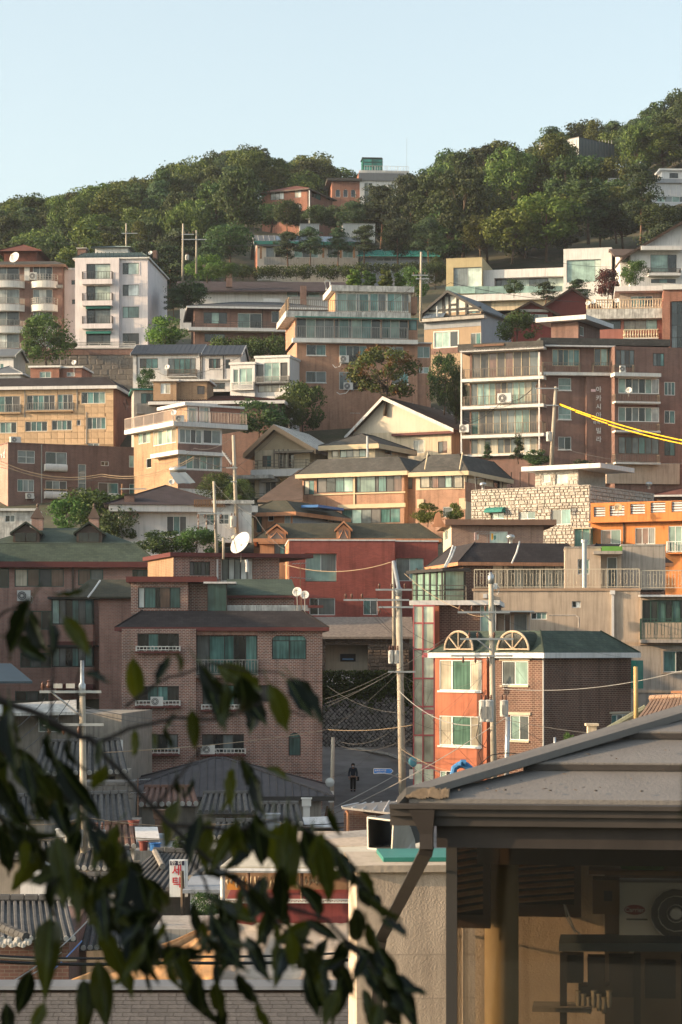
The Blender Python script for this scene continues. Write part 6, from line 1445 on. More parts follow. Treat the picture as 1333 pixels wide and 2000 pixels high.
for x in (96, 113, 138):
    c = P(x, 1347, 77.8); m = MB(); m.box(c + Vector((-.14, -.1, .05)), (.3, 0, 0), (0, .2, 0), (0, 0, .16)) if x != 96 else m.lathe(c + UP * .05, [(.05, 0), (.1, .08), (.05, .2), (.09, .25), (0, .3)], 8); m.build('cutout', TANK if x != 96 else PORC, LP, LB)
SP, SB, ST = pole(648, 1440, 1610, 121, 'short weathered pole by the dark brick corner', 9, 3, (), .8)
m = MB(); c = P(645, 1528, 120.4); m.lathe(c, [(0, 0), (.24, 0), (.26, .03), (.24, .07), (0, .09)], 18, ax=(-.2, -1, .05)); o = m.build('traffic_mirror', METAL, None, c); o.location = c; tag(o, 'round grey convex mirror fixed to the short pole', 'mirror')
m = MB(); c = P(647, 1556, 120.5); m.wbox(c.x - .14, c.x + .14, c.y - .12, c.y + .05, c.z - .3, c.z + .3); o = m.build('meter_box', DISH, None, c); o.location = c; tag(o, 'pale meter box strapped to the short pole', 'meter box')
UPs = [(463, 850, 1035, 186, 'pole rising beside the white terrace house', 8, -7, ((914, -16, 6, (-15, -10, -5), 1, 0), (941, -8, 4, (), 1, 0))), (424, 940, 1082, 150, 'pole with hanging insulators behind the large dish', 7, -6, ((1003, -34, 14, (-33, -20, 12), -1, -30),)),
       (822, 492, 622, 244, 'pole above the half timbered house', 5.5, 1, ((538, -18, 14, (-14, -4, 8), 1, 0), (545, -10, 16, (), 1, 0))), (357, 437, 548, 300, 'taller of the two poles above the brown roof', 4.5, 1, ((458, -3, 22, (4, 12, 20), 1, 0), (468, -3, 28, (), 1, 0))), (384, 450, 530, 300, 'shorter of the two poles above the brown roof', 4, 0, ((468, -5, 20, (), 1, 0),)),
       (247, 436, 492, 305, 'lone pole in front of the wooded ridge', 3.6, 0, ((456, -9, 22, (0, 12), 1, 0),)), (1076, 755, 918, 200, 'pole holding yellow cable sleeves before the lettered brick block', 8, 10, ((759, -40, 6, (-38, -20), 1, 0), (792, -16, 8, (), 1, 0)))]
UPO = [pole(x, yt, yb, d, lb, w, ln, ar) for (x, yt, yb, d, lb, w, ln, ar) in UPs]
pole(605, 372, 446, 395, 'thin white pole below the hilltop brick house', 3, 0, ((428, -8, 8, (), 1, 0),), mat=WHITE)
transformer(P(1073, 862, 199.4), .26, .85, 'transformer on the pole before the lettered brick block'); transformer(P(456, 1030, 185.4), .26, .95, 'grey transformer drum near the bungalow'); transformer(P(366, 508, 299.5), .26, .7, 'small drum on the pole above the brown roof')
pole(237, 945, 1040, 205, 'brown timber pole before the dark brown brick block', 4, 2, ((955, -4, 48, (), 1, 0),), mat=WOODY)
pole(437, 1050, 1082, 131.6, 'mast carrying the very large dish', 5, 0, (), 1, mat=POLEC)
pole(1243, 1302, 1425, 60, 'plain sunlit post rising behind the foreground roof', 9, -1, (), .95, name='steel_post', mat=plain('post_brass', (.42, .28, .12), .5, .1))
# yellow insulating sleeves, in short lengths
a, e = P(1094, 789, 200), P(1400, 872, 180)
for r_ in range(2):
    for i in range(9):
        t0, t1 = i / 9 + .001, (i + 1) / 9 - .003; dz = Vector((.0, .1 * r_, -.27 * r_ * min(1, (i + 1) / 4)))
        f = lambda t: a.lerp(e, t) - UP * (.4 * 4 * t * (1 - t)) + dz
        m = MB(); p0 = f(t0); m.tube([f(lerp(t0, t1, k / 4)) for k in range(5)], .055, 7); o = m.build('cable_sleeve', YEL, None, p0); o.location = p0
        tag(o, 'yellow insulating sleeve in the upper run on the cable by the lettered block' if r_ == 0 else 'yellow insulating sleeve in the lower run on the cable by the lettered block', 'cable sleeve', 'yellow cable sleeves')
cable([(1070, 775, 200), (1094, 789, 200), (1400, 872, 180)], 'thick black cable inside the yellow sleeves', .25, .02, group=None)
for q, (pts, sg, mm, r_, lb) in enumerate((
    ([(700, 1170, 115), (840, 1275, 122)], .5, WIREG, .012, 'grey wire falling from the long cross arm to the stair tower'), ([(712, 1170, 115), (860, 1290, 122)], .6, WIREG, .012, 'grey wire falling from the long cross arm to the stair tower'), ([(735, 1172, 115), (880, 1265, 120)], .5, WIREG, .012, 'grey wire falling from the long cross arm to the stair tower'),
    ([(636, 1365, 118), (760, 1312, 115)], .1, WIREG, .012, 'pale wire climbing across the creeper wall'), ([(636, 1374, 118), (790, 1300, 115)], .15, WIREG, .012, 'pale wire climbing across the creeper wall'), ([(640, 1380, 118), (880, 1240, 112)], .2, WIREG, .012, 'pale wire climbing across the creeper wall'),
    ([(200, 1470, 78), (640, 1425, 118), (806, 1416, 114)], .15, WIREB, .016, 'tan cable crossing before the dark brick house'), ([(640, 1340, 120), (775, 1392, 115)], .3, WIREG, .011, 'thin slack wire across the stone wall'), ([(655, 1445, 120.5), (775, 1420, 115)], .5, WIREG, .011, 'thin slack wire across the stone wall'),
    ([(655, 1452, 120.5), (778, 1450, 115)], .4, WIREG, .011, 'thin slack wire above the lane'), ([(555, 1102, 125), (764, 1098, 118)], .45, WIREB, .02, 'tan cable slung in front of the crimson brick house'),
    ([(790, 1120, 116), (900, 1190, 110), (960, 1200, 108)], .2, WIREB, .012, 'tan wire from the lane pole to the transformer pole'), ([(778, 1348, 115), (940, 1415, 107)], .6, WIREW, .022, 'pale slack cable between lane pole and transformer pole'),
    ([(783, 1455, 115), (905, 1525, 110)], .3, WIREG, .012, 'wires drooping behind the foreground roof'), ([(783, 1470, 115), (960, 1520, 107)], .4, WIREG, .012, 'wires drooping behind the foreground roof'), ([(783, 1462, 115), (930, 1510, 107)], .35, WIREB, .012, 'wires drooping behind the foreground roof'), ([(783, 1478, 115), (900, 1540, 110)], .35, WIREG, .012, 'wires drooping behind the foreground roof'),
    ([(628, 1600, 118), (990, 1400, 106)], .3, WIREW, .02, 'long pale cable rising over the lane'), ([(560, 1620, 110), (780, 1510, 115)], .1, WIREW, .018, 'pale cable running up beside the lane sign'), ([(980, 1345, 106), (1400, 1290, 95)], .5, WIREW, .014, 'pale wire across the dark brick side wall'), ([(985, 1405, 106), (1400, 1440, 95)], .3, WIREG, .012, 'lower wire across the dark brick side wall'),
    ([(940, 1385, 106), (930, 1440, 105.5), (950, 1460, 106)], .1, WIREK, .02, 'looped black lead below the transformers'), ([(960, 1425, 106), (935, 1470, 105.6), (948, 1500, 106)], .1, WIREK, .015, 'hanging black lead below the transformers'), ([(900, 1540, 105), (960, 1475, 104), (1035, 1480, 104)], -.15, WIREK, .022, 'arched black cable above the foreground roof'), ([(900, 1545, 105), (950, 1492, 104), (1010, 1490, 104)], -.1, WIREK, .022, 'arched black cable above the foreground roof'),
    ([(0, 900, 205), (200, 926, 205), (380, 892, 200)], .8, WIREB, .03, 'tan bundled cable before the dark brown brick block'), ([(0, 906, 205), (200, 930, 205), (380, 896, 200)], .8, WIREB, .022, 'tan bundled cable before the dark brown brick block'), ([(0, 912, 205), (237, 936, 205)], .5, WIREG, .018, 'grey wire before the dark brown brick block'), ([(380, 894, 200), (455, 914, 186)], .2, WIREK, .03, 'black cable reaching the pole by the terrace house'),
    ([(418, 942, 150), (500, 1010, 145), (560, 1075, 140)], .3, WIREG, .014, 'stay wire from the pole behind the large dish'), ([(420, 1005, 150), (470, 1045, 140)], .2, WIREG, .012, 'short wire above the large dish'), ([(456, 852, 186), (380, 875, 200), (300, 905, 205)], .5, WIREG, .015, 'wire leaving the top of the terrace house pole'), ([(457, 915, 186), (540, 850, 205)], .2, WIREK, .014, 'black wire rising towards the gabled house'),
    ([(823, 538, 244), (880, 552, 260), (1240, 590, 280)], .8, WIREK, .025, 'black wire passing before the gold stone villa'), ([(823, 545, 244), (760, 590, 246)], .2, WIREK, .02, 'wire from the upper pole to the central terrace'), ([(823, 500, 244), (700, 560, 246)], .3, WIREK, .015, 'wire from the upper pole to the central terrace'),
    ([(358, 458, 300), (247, 456, 305), (100, 470, 310)], 1.0, WIREK, .025, 'wire along the foot of the wooded ridge'), ([(385, 468, 300), (520, 470, 350)], .8, WIREK, .025, 'wire towards the green eaved house'), ([(280, 700, 262), (340, 735, 255), (480, 690, 258)], .6, WIREK, .018, 'black wire dipping before the white twin house'),
    ([(1040, 760, 200), (980, 785, 215), (905, 830, 220)], .4, WIREK, .03, 'black cables across the glazed corner balconies'), ([(1040, 758, 200), (960, 795, 215), (905, 815, 220)], .6, WIREK, .02, 'black cables across the glazed corner balconies'), ([(1085, 800, 199.6), (1080, 860, 199.5), (1072, 915, 199.8)], .0, WIREG, .03, 'stay cable alongside the sleeve pole'), ([(1080, 870, 199.5), (1333, 905, 195)], .5, WIREG, .016, 'grey wire before the lower balconies of the lettered block'),
    ([(1066, 730, 200), (1060, 760, 200), (1085, 912, 199)], .0, WIREK, .014, 'thin lead beside the sleeve pole'), ([(88, 1365, 77.8), (20, 1430, 70)], .1, WIREK, .014, 'black lead from the sunlit pole'), ([(112, 1365, 77.8), (30, 1450, 70)], .15, WIREK, .014, 'black lead from the sunlit pole'), ([(138, 1365, 77.8), (40, 1470, 70)], .2, WIREK, .014, 'black lead from the sunlit pole'), ([(165, 1380, 78), (420, 1400, 118)], .3, WIREG, .012, 'grey wires from the sunlit pole to the rose brick wall'), ([(165, 1388, 78), (420, 1412, 118)], .3, WIREG, .012, 'grey wires from the sunlit pole to the rose brick wall'),
    ([(-40, 1865, 40), (330, 1868, 42), (760, 1855, 44)], .05, WIREK, .022, 'upper of two thick black cables above the bottom shingle roof'), ([(-40, 1876, 40), (330, 1880, 42), (760, 1870, 44)], .05, WIREK, .03, 'lower of two thick black cables above the bottom shingle roof'), ([(-40, 1868, 38), (150, 1876, 39)], .02, WIREB, .022, 'tan rope over the tiled roofs'),
    ([(-30, 1590, 72), (165, 1596, 78), (520, 1600, 90), (720, 1606, 95)], .3, WIREB, .016, 'tan wire across the low tiled roofs'), ([(-30, 1620, 72), (165, 1625, 78), (520, 1622, 90)], .3, WIREB, .014, 'second tan wire across the low tiled roofs'), ([(470, 1612, 96), (730, 1602, 98)], .1, WIREK, .02, 'dark wires along the lane foot'), ([(560, 1618, 96), (730, 1610, 98)], .1, WIREK, .016, 'dark wires along the lane foot'),
    ([(20, 1920, 44), (170, 1800, 52)], .1, WIREW, .018, 'pale guy rope over the tiled roofs'), ([(85, 1912, 46), (160, 1838, 50)], .02, BLUE, .02, 'bright blue hose over the tiled roofs'), ([(40, 1915, 44), (120, 1860, 50)], .05, WIREW, .015, 'pale guy rope over the tiled roofs'),
    ([(1030, 500, 300), (1240, 520, 315), (1333, 505, 320)], .6, WIREK, .02, 'wires before the white villa window'))):
    cable(pts, lb, sg, r_, mm, group=('paired wires' if sum(1 for x in ('grey wire falling', 'pale wire climbing', 'thin slack wire across', 'wires drooping', 'arched black', 'tan bundled', 'black cables across', 'black lead from', 'grey wires from', 'dark wires along', 'pale guy', 'wire from the upper pole') if lb.startswith(x)) else None))
rg = random.Random(31)
for i in range(16):
    cable([(rg.uniform(778, 790), rg.uniform(1290, 1500), 115.4), (rg.choice((rg.uniform(640, 655), rg.uniform(805, 850), rg.uniform(930, 965))), rg.uniform(1300, 1530), rg.uniform(108, 120))], 'thin wire fanning out from the lane corner pole', rg.uniform(.1, .7), rg.uniform(.004, .007), rg.choice((WIREG, WIREK)), 'wires fanning from the lane pole')
for i in range(9):
    cable([(rg.uniform(962, 970), rg.uniform(1200, 1480), 107.4), (rg.choice((rg.uniform(845, 880), rg.uniform(1040, 1240))), rg.uniform(1230, 1470), rg.uniform(105, 116))], 'thin wire fanning out from the transformer pole', rg.uniform(.1, .6), rg.uniform(.004, .007), rg.choice((WIREG, WIREK)), 'wires fanning from the transformer pole')
for i in range(8):
    cable([(rg.uniform(455, 462), rg.uniform(860, 1000), 185.5), (rg.uniform(330, 620), rg.uniform(900, 1080), rg.uniform(150, 200))], 'thin wire fanning out from the pole by the terrace house', rg.uniform(.2, .8), rg.uniform(.008, .012), rg.choice((WIREG, WIREK)), 'wires fanning from the terrace house pole')
# hanging insulators under the cross arm of the pole behind the dish
for i, x in enumerate((390, 406, 422)):
    m = MB(); c = P(x - 2, 1016, 149.7); m.lathe(c, [(.02, 0), (.06, -.1), (.03, -.14), (.06, -.3), (.02, -.35), (.06, -.5), (.02, -.6), (0, -.62)], 8); m.tube([c, c + UP * .45], .012, 4); o = m.build('strain_insulator', PORC, None, c); o.location = c; tag(o, ('first', 'second', 'third')[i] + ' dark strain insulator hanging before the bungalow window', 'insulator', 'hanging strain insulators')

# street name sign, blue with an arrow end
SBL = plain('sign_blue', (.02, .13, .42), .4, .05)
c = P(749, 1506, 114.6); root = empty('street_sign', c - UP * .2, 'blue arrow shaped street name sign on a bracket at the lane corner', 'sign'); org = root.location
w_, h_ = mt(19, 114.6), mt(5.2, 114.6)
m = MB(); m.prism([c + Vector((x, 0, z)) for x, z in ((-w_, -h_), (w_ * .8, -h_), (w_ * 1.05, 0), (w_ * .8, h_), (-w_, h_))], (0, .02, 0)); m.build('border', WHITE2, root, org)
m = MB(); m.prism([c + Vector((x * .95, -.006, z * .84)) for x, z in ((-w_, -h_), (w_ * .8, -h_), (w_ * 1.02, 0), (w_ * .8, h_), (-w_, h_))], (0, .005, 0)); m.build('plate', SBL, root, org)
letters(root, org, '성북로14가길', c + Vector((-.14, -.009, .025)), XH, FN, .105, WHITE2, .003); letters(root, org, 'Seongbuk-ro 14ga-gil', c + Vector((-.1, -.009, -.075)), XH, FN, .055, WHITE2, .003); letters(root, org, '→', c + Vector((.36, -.009, .02)), XH, FN, .08, WHITE2, .003)
m = MB(); m.tube([c + Vector((.1, .03, -h_)), c + Vector((.42, .03, -h_ - .05)), P(785, 1522, 115.6)], .02, 5); m.build('bracket', METAL, root, org)
m = MB(); c = P(806, 1488, 115.3); m.lathe(c, [(0, 0), (.24, 0), (.27, .03), (.2, .09), (0, .12)], 18, ax=(.5, -.8, .1)); o = m.build('traffic_mirror', plain('mirror_teal', (.10, .28, .33), .15, .1), None, c); o.location = c; tag(o, 'blue green round mirror beside the lane corner pole', 'mirror')
m = MB(); c = P(804, 1512, 115.2); m.wbox(c.x - .1, c.x + .1, c.y - .1, c.y + .1, c.z - .24, c.z + .24); o = m.build('meter_box', DISHG, None, c); o.location = c; tag(o, 'small pale box under the blue green mirror', 'meter box')
# ================================================================ the low village
GIWA = plain('giwa_tile', (.075, .072, .070), .85, .3, 3, 0, .4, 15, rnd_obj=.2); GIWAE = plain('giwa_plaster', (.40, .38, .35), .9, .2, 4)
BRT = plain('brown_tile', (.14, .075, .055), .8, .25, 3, 0, .3, 15, rnd_obj=.15)
def giwa(b, c0, c1, r0, r1, rows, mat=GIWA, bulge=.06, name='tile_row', ridge=True, ends=True, tw=.085):
    """one slope: eave from c0 to c1, ridge from r0 to r1 (world points), a bed and rounded tile rows"""
    m = MB(); c0, c1, r0, r1 = map(Vector, (c0, c1, r0, r1)); sp = mt(13, c0.y); rows = max(4, int((c1 - c0).length / sp)); tw = sp * .36; m.prism([c0, c1, r1, r0], UP * .06); bed = m.build('roof', mat, b.root, b.org, uv=True)
    for i in range(rows):
        t = (i + .5) / rows; p = c0.lerp(c1, t); q = r0.lerp(r1, t); m = MB(); k = 7; pts = []
        for j in range(k + 1): s_ = j / k; pts.append(p.lerp(q, s_) + UP * (.09 - .10 * math.sin(math.pi * s_) * (q - p).length * .12))
        m.tube(pts, [tw * (1 + .10 * (j % 2)) for j in range(k + 1)], 6); m.build(name, mat, bed, b.org)
        if ends: m = MB(); e = (p - q).normalized(); m.tube([p + UP * .09, p + UP * .09 + e * .05], tw * 1.15, 7); m.build('end_cap', GIWAE, bed, b.org)
    if ridge:
        m = MB(); L_ = (r1 - r0).length; k = max(4, int(L_ / .35))
        for i in range(k): a, e = r0.lerp(r1, i / k), r0.lerp(r1, (i + .92) / k); m.tube([a + UP * .16, e + UP * .16], .13, 7)
        m.prism([r0 - Vector((0, .1, 0)), r1 - Vector((0, .1, 0)), r1 + Vector((0, .1, 0)), r0 + Vector((0, .1, 0))], UP * .14); m.build('ridge', mat, b.root, b.org)
    return bed
def hut(name, label, xl, xr, d, yt, yb, mats, L=5, th=0, cat='house', down=3):
    bb = Bld(name, label, cat); return bb, bb.vol(xl, xr, d, yt, yb, mats, L, th=th, down=down)
OLDW = plain('old_plaster', (.27, .24, .205), .9, .2, 1, .3)
b, v = hut('purple_roof_shop', 'low house with dull purple metal hip roof below the dark brick house', 225, 628, 108, 1556, 1640, [OLDW], 9, 3)
v.hip(mt(66, 108), .6, plain('metal_roof_purple', (.055, .050, .054), .6, .25, 1.5, .2), FR['k'], .2, rl=.6); PR = v
for i in range(30):
    a = -.5 + (v.W + 1.0) * i / 29; k = min(1, min(a + .6, v.W + .6 - a) / (v.L / 2 + .6)); m = MB(); hh = mt(66, 108); m.tube([v.pl(a, -.6, v.zt + .03), v.pl(a, -.6 + (v.L / 2 + .6) * k, v.zt + hh * k + .03)], .025, 4, cap=False); m.build('seam', MATS['metal_roof_purple'], b.root, b.org)
v.win('f', 545, 1560, 582, 1640, 'ds', 'k'); v.win('f', 440, 1560, 478, 1620, 'db', 'k'); v.pbox('band', FR['k'], 'f', 500, 1556, 630, 1562, .4)
b, v = hut('grey_tile_hanok', 'old tiled house with grey rows of tiles left of the purple roof', 128, 262, 92, 1618, 1660, [OLDW], 6, 2)
giwa(b, P(125, 1620, 91.4), P(262, 1620, 91.4), P(136, 1560, 95.5), P(250, 1556, 95.5), 26)
b, v = hut('brown_tile_shed', 'small shed with brown rolled tiles', 205, 268, 84, 1655, 1690, [WHITE2], 4, 0); giwa(b, P(203, 1657, 83.6), P(268, 1657, 83.6), P(205, 1618, 86.5), P(262, 1616, 86.5), 14, BRT)
b, v = hut('white_lean_to', 'small white lean-to roof beside the tubs', 268, 312, 84, 1640, 1680, [GREYB], 3, -4); m = MB(); m.prism([P(266, 1640, 83.6), P(312, 1640, 83.6), P(308, 1618, 86), P(264, 1618, 86)], UP * .06); m.build('roof', WHITE2, b.root, b.org)
def tub(x, y, w, h, d, mat, lb):
    c = P(x, y, d); o_ = empty('water_tub', c, lb, 'tub'); r = mt(w, d) / 2; hh = mt(h, d); m = MB(); m.lathe(c, [(0, 0), (r * .85, 0), (r, hh), (r * 1.06, hh), (r * 1.06, hh - .04), (r * .96, hh - .05), (r * .8, .05), (0, .05)], 14); m.build('shell', mat, o_, c); m = MB(); m.tube([c + Vector((r * 1.05 * math.cos(a * .524), r * 1.05 * math.sin(a * .524), hh - .02)) for a in range(13)], .02, 5); m.build('rim', mat, o_, c)
tub(281, 1661, 18, 18, 82, plain('plastic_red', (.16, .04, .03), .5), 'red brown plastic tub on the roof edge'); tub(303, 1661, 24, 15, 82, BLUE, 'bright blue plastic tub beside the red one'); tub(262, 1612, 22, 10, 84, plain('plastic_red2', (.17, .05, .04), .5), 'shallow red basin above the brown tiles')
b, v = hut('roof_deck', 'flat concrete deck carrying the plastic tubs', 262, 420, 82.5, 1661, 1690, [CONC], 4, 0)
b, v = hut('ribbed_ridge_hanok', 'tiled house with pale rolled ridge and hip lines behind the laundry sign', 226, 432, 70, 1735, 1790, [OLDW], 7, 4)
giwa(b, P(215, 1742, 69), P(440, 1742, 69), P(300, 1672, 73), P(432, 1676, 73), 40, GIWA, ends=False)
for (p_, q_) in ((P(373, 1722, 69.6), P(424, 1680, 72.2)), (P(303, 1670, 73), P(318, 1700, 71))):
    m = MB()
    for i in range(12): m.tube([p_.lerp(q_, i / 12) + UP * .12, p_.lerp(q_, (i + .9) / 12) + UP * .12], .10, 7)
    m.build('hip_rib', plain('giwa_pale', (.20, .18, .16), .9, .25, 5), b.root, b.org)
v.win('f', 372, 1738, 384, 1765, 'd', 'b'); b, v = hut('white_wall_house', 'white walled house seen through the leaves beside the stall', 372, 436, 66, 1742, 1790, [WHITE2], 4, 0); v.lbox('roof', GREYB, -.2, v.W + .3, -.4, 4, v.zt, v.zt + .1); v.win('f', 418, 1745, 430, 1765, 'd', 'w')
rg = random.Random(77)
for i, (x, y, w_, d, lb, mm) in enumerate(((330, 1575, 120, 100, 'low brown tiled lean-to before the purple roof', BRT), (450, 1590, 130, 98, 'dark tiled shed before the purple roof, middle', GIWA), (545, 1610, 100, 95, 'small dark tiled shed beside the white corrugated sheets', GIWA), (40, 1600, 110, 90, 'dark tiled roof at the left border below the pole arms', GIWA), (470, 1640, 120, 86, 'old tiled roof above the cream stall', GIWA), (60, 1680, 150, 78, 'weathered tiled roof behind the white tank', GIWA), (205, 1700, 120, 76, 'short tiled roof below the four transformers', GIWA), (170, 1760, 130, 68, 'grey tiled roof between the leaves', GIWA))):
    b, v = hut('tiled_shed', lb, x - w_ / 2 + 8, x + w_ / 2 - 8, d, y + 2, y + 60, [OLDW], 4, rg.uniform(-6, 6)); t = rg.uniform(26, 40)
    giwa(b, P(x - w_ / 2, y, d - .5), P(x + w_ / 2, y + rg.uniform(-4, 4), d - .5), P(x - w_ / 2 + 12, y - t, d + 2.4), P(x + w_ / 2 - 10, y - t, d + 2.4), 10, mm, ends=i % 2 == 0); v.win('f', x - 14, y + 6, x + 14, y + 24, rg.choice(('dg', 'td', 'cd')), rg.choice('wkb'))
for i, (x, y, w_, h_, d, lb, mm) in enumerate(((520, 1612, 26, 20, 92, 'grey water tank box on the low roofs', GREYB), (590, 1575, 18, 14, 104, 'pale box unit by the lane wall', DISH), (300, 1600, 22, 16, 94, 'rusty box chimney on the low roofs', RUSTY), (410, 1625, 30, 12, 88, 'stack of wooden boards on a low roof', WOODY), (110, 1640, 24, 18, 82, 'pale plastic crate on a low roof', DISH))):
    p0 = P(x, y, d); m = MB(); a, h = mt(w_, d), mt(h_, d); m.wbox(p0.x, p0.x + a, p0.y, p0.y + a, p0.z, p0.z + h); m.wbox(p0.x - .04, p0.x + a + .04, p0.y - .04, p0.y + a + .04, p0.z + h + .003, p0.z + h + .05); m.wbox(p0.x + .06, p0.x + a - .06, p0.y + .06, p0.y + a - .06, p0.z - 1.5, p0.z - .003); o = m.build('roof_box', mm, None, p0); o.location = p0; tag(o, lb, 'box')
b, v = hut('low_white_shed', 'low pale shed behind the brick chimneys at the left border', -30, 66, 176, 998, 1030, [WEATH], 4, 3); v.flat(.3, .2, WHITE); v.win('f', 10, 1006, 30, 1020, 'dg', 'w')
# laundry sign
c = P(349, 1716, 66.5); root = empty('laundry_sign', c - UP * mt(36, 66.5), 'white upright shop sign with red Korean letters above the tiled roofs', 'sign'); org = root.location; w_, h_ = mt(17.5, 66.5), mt(36, 66.5)
SWH = plain('sign_white', (.66, .67, .66), .4, .05, 2, .15)
m = MB(); m.box(c + Vector((-w_, 0, -h_)), (2 * w_ * .86, 0, 0), (0, .25, 0), (0, 0, 2 * h_)); m.build('box', SWH, root, org); m = MB(); m.box(c + Vector((w_ * .74, .02, -h_)), (w_ * .26, 0, 0), (0, .2, 0), (0, 0, 2 * h_)); m.build('edge', WHITE2, root, org)
m = MB(); m.box(c + Vector((-w_ * .93, -.012, h_ * .72)), (w_ * 1.58, 0, 0), (0, .012, 0), (0, 0, h_ * .24)); m.build('name_band', plain('band_navy', (.03, .025, .05), .5), root, org)
NAVY = WHITE2; REDL = plain('letter_red', (.42, .02, .035), .5, .05)
for ch, x, z, s_, mm in (('한', -.56, .83, .155, WHITE2), ('미', .18, .83, .155, WHITE2), ('세', -.16, .40, .34, REDL), ('탁', -.16, -.24, .34, REDL)): letters(root, org, ch, c + Vector((x * w_, -.016, z * h_)), XH, FN, s_, mm, .006)
m = MB(); m.tube([P(358, 1800, 66), P(357, 1735, 66), P(356, 1701, 66)], [.065, .06, .055], 8); m.build('post', BARK, root, org)
# open stall with cream roof and red band
b, v = hut('covered_stall', 'open stall with cream metal roof, drying racks and a red band', 440, 740, 57, 1762, 1812, [plain('red_band', (.24, .05, .045), .6, .15, 2, .2)], 5, 0, 'market stall', 0)
CRM = plain('roof_cream', (.52, .46, .36), .6, .1, 1, .12)
m = MB(); m.prism([P(430, 1700, 56.2), P(745, 1702, 56.2), P(745, 1662, 60.5), P(474, 1664, 60.5)], UP * .1); m.build('roof', CRM, b.root, b.org); m = MB(); m.tube([P(430, 1700, 56.1), P(745, 1702, 56.1)], .06, 6); m.build('gutter', WHITE2, b.root, b.org)
for x in (435, 486, 590, 690): m = MB(); m.tube([P(x, 1764, 56.8), P(x, 1702, 56.8)], .055 if x == 435 else .04, 8); m.build('post', WHITE2 if x == 435 else RUSTY, b.root, b.org)
m = MB(); m.box(P(444, 1738, 58.5), P(485, 1738, 58.5) - P(444, 1738, 58.5), (0, .5, 0), (0, 0, .24)); m.build('crate', plain('crate_orange', (.55, .24, .05), .6, .15), b.root, b.org)
m = MB(); m.box(P(440, 1764, 60), P(740, 1764, 60) - P(440, 1764, 60), (0, .1, 0), (0, 0, .85)); m.build('back_wall', plain('stall_back', (.30, .20, .12), .9, .25, 3), b.root, b.org)
rg = random.Random(4)
for i in range(26):
    x = 446 + i * 7.6; m = MB(); p0 = P(x, 1712, 57.4); hgt = rg.uniform(.16, .30); m.tube([p0, p0 + Vector((rg.uniform(-.03, .03), 0, -hgt * .6)), p0 + Vector((rg.uniform(-.04, .04), 0, -hgt))], [.03, .055, .02], 6); m.build('hanging_bundle', plain('bundle_straw', (.42, .33, .22), .9, .25, 8), b.root, b.org)
m = MB(); m.tube([P(440, 1757, 56.7), P(745, 1757, 56.7)], .02, 5); m.tube([P(440, 1763, 56.7), P(745, 1763, 56.7)], .02, 5)
for i in range(44): m.tube([P(440 + i * 7, 1763, 56.7), P(443.5 + i * 7, 1757, 56.7)], .012, 4); m.tube([P(443.5 + i * 7, 1757, 56.7), P(447 + i * 7, 1763, 56.7)], .012, 4)
m.tube([P(500 + 22 * math.cos(R(q)), 1752 + 10 * math.sin(R(q)), 56.7) for q in range(0, 181, 18)], .02, 5); m.build('truss_rail', RAILW, b.root, b.org)
v.pbox('joint', CREAM, 'f', 531, 1764, 533, 1800, .02)
# tarpaulins, draped
def tarp(name, pts, mat, label, n=14, amp=.06, seed=1):
    rg = random.Random(seed); a, b_, c_, d_ = [P(*p) for p in pts]; m = MB()      # top-left, top-right, bottom-right, bottom-left
    for j in range(n + 1):
        for i in range(n * 2 + 1):
            u, w = i / (2 * n), j / n; p = a.lerp(b_, u).lerp(d_.lerp(c_, u), w); k = noise.noise((u * 9 + seed, w * 2.2, seed)) + .5 * noise.noise((u * 24, w * 6, seed))
            m.v.append(tuple(p + Vector((0, -amp * k * 2, amp * k + (.05 * math.sin(u * 40 + w * 6) * amp * 6 * w)))))
    w2 = 2 * n + 1
    for j in range(n):
        for i in range(2 * n): q = j * w2 + i; m.f.append((q, q + w2, q + w2 + 1, q + 1)); m.m.append(0)
    o = m.build(name, mat, None, a, smooth=True); o.location = a; sm = o.modifiers.new('thick', 'SOLIDIFY'); sm.thickness = .02; return tag(o, label, 'tarpaulin')
tarp('tarpaulin', ((430, 1803, 55.5), (760, 1803, 55.5), (760, 1915, 49), (395, 1915, 49)), TARP, 'creased tan tarpaulin sloping down from the red band', 16, .10, 3)
TAR2 = plain('tarpaulin_orange', (.50, .26, .10), .7, .15, 1.5, .1, .3, 6)
tarp('tarpaulin', ((395, 1812, 52), (432, 1806, 52), (425, 1915, 47), (120, 1920, 47)), TAR2, 'orange tarpaulin glowing in the sun behind the leaves', 14, .08, 7)
b, v = hut('stall_substructure', 'plain block shed underneath the sloping tarpaulins', 300, 760, 57.5, 1815, 1960, [CONC], 3, 0, 'shed')
# left tiled roofs
b, v = hut('ornate_tile_hanok', 'tiled house with thick rounded tile rows and white plaster end tiles', -60, 135, 54, 1835, 1930, [BR_BROWN], 7, 3)
giwa(b, P(-70, 1840, 53), P(150, 1840, 53), P(-60, 1768, 58), P(132, 1768, 58), 24, GIWA, tw=.11)
rg = random.Random(8)
m = MB(); q0, q1 = P(-10, 1822, 52.4), P(52, 1848, 51.6)
for i in range(7): m.tube([q0.lerp(q1, i / 7) + UP * .2, q0.lerp(q1, (i + .9) / 7) + UP * .2], .12, 7)
m.build('hip_rib', GIWA, b.root, b.org)
for i in range(12): m = MB(); c = P(-4 + i * 5.5, 1836 + 9 * abs(math.sin(i * .9)), 51.6); m.lathe(c, [(0, -.03), (.07, -.02), (.08, .02), (0, .05)], 8, ax=(0, -1, .2)); m.build('end_tile', GIWAE, b.root, b.org)
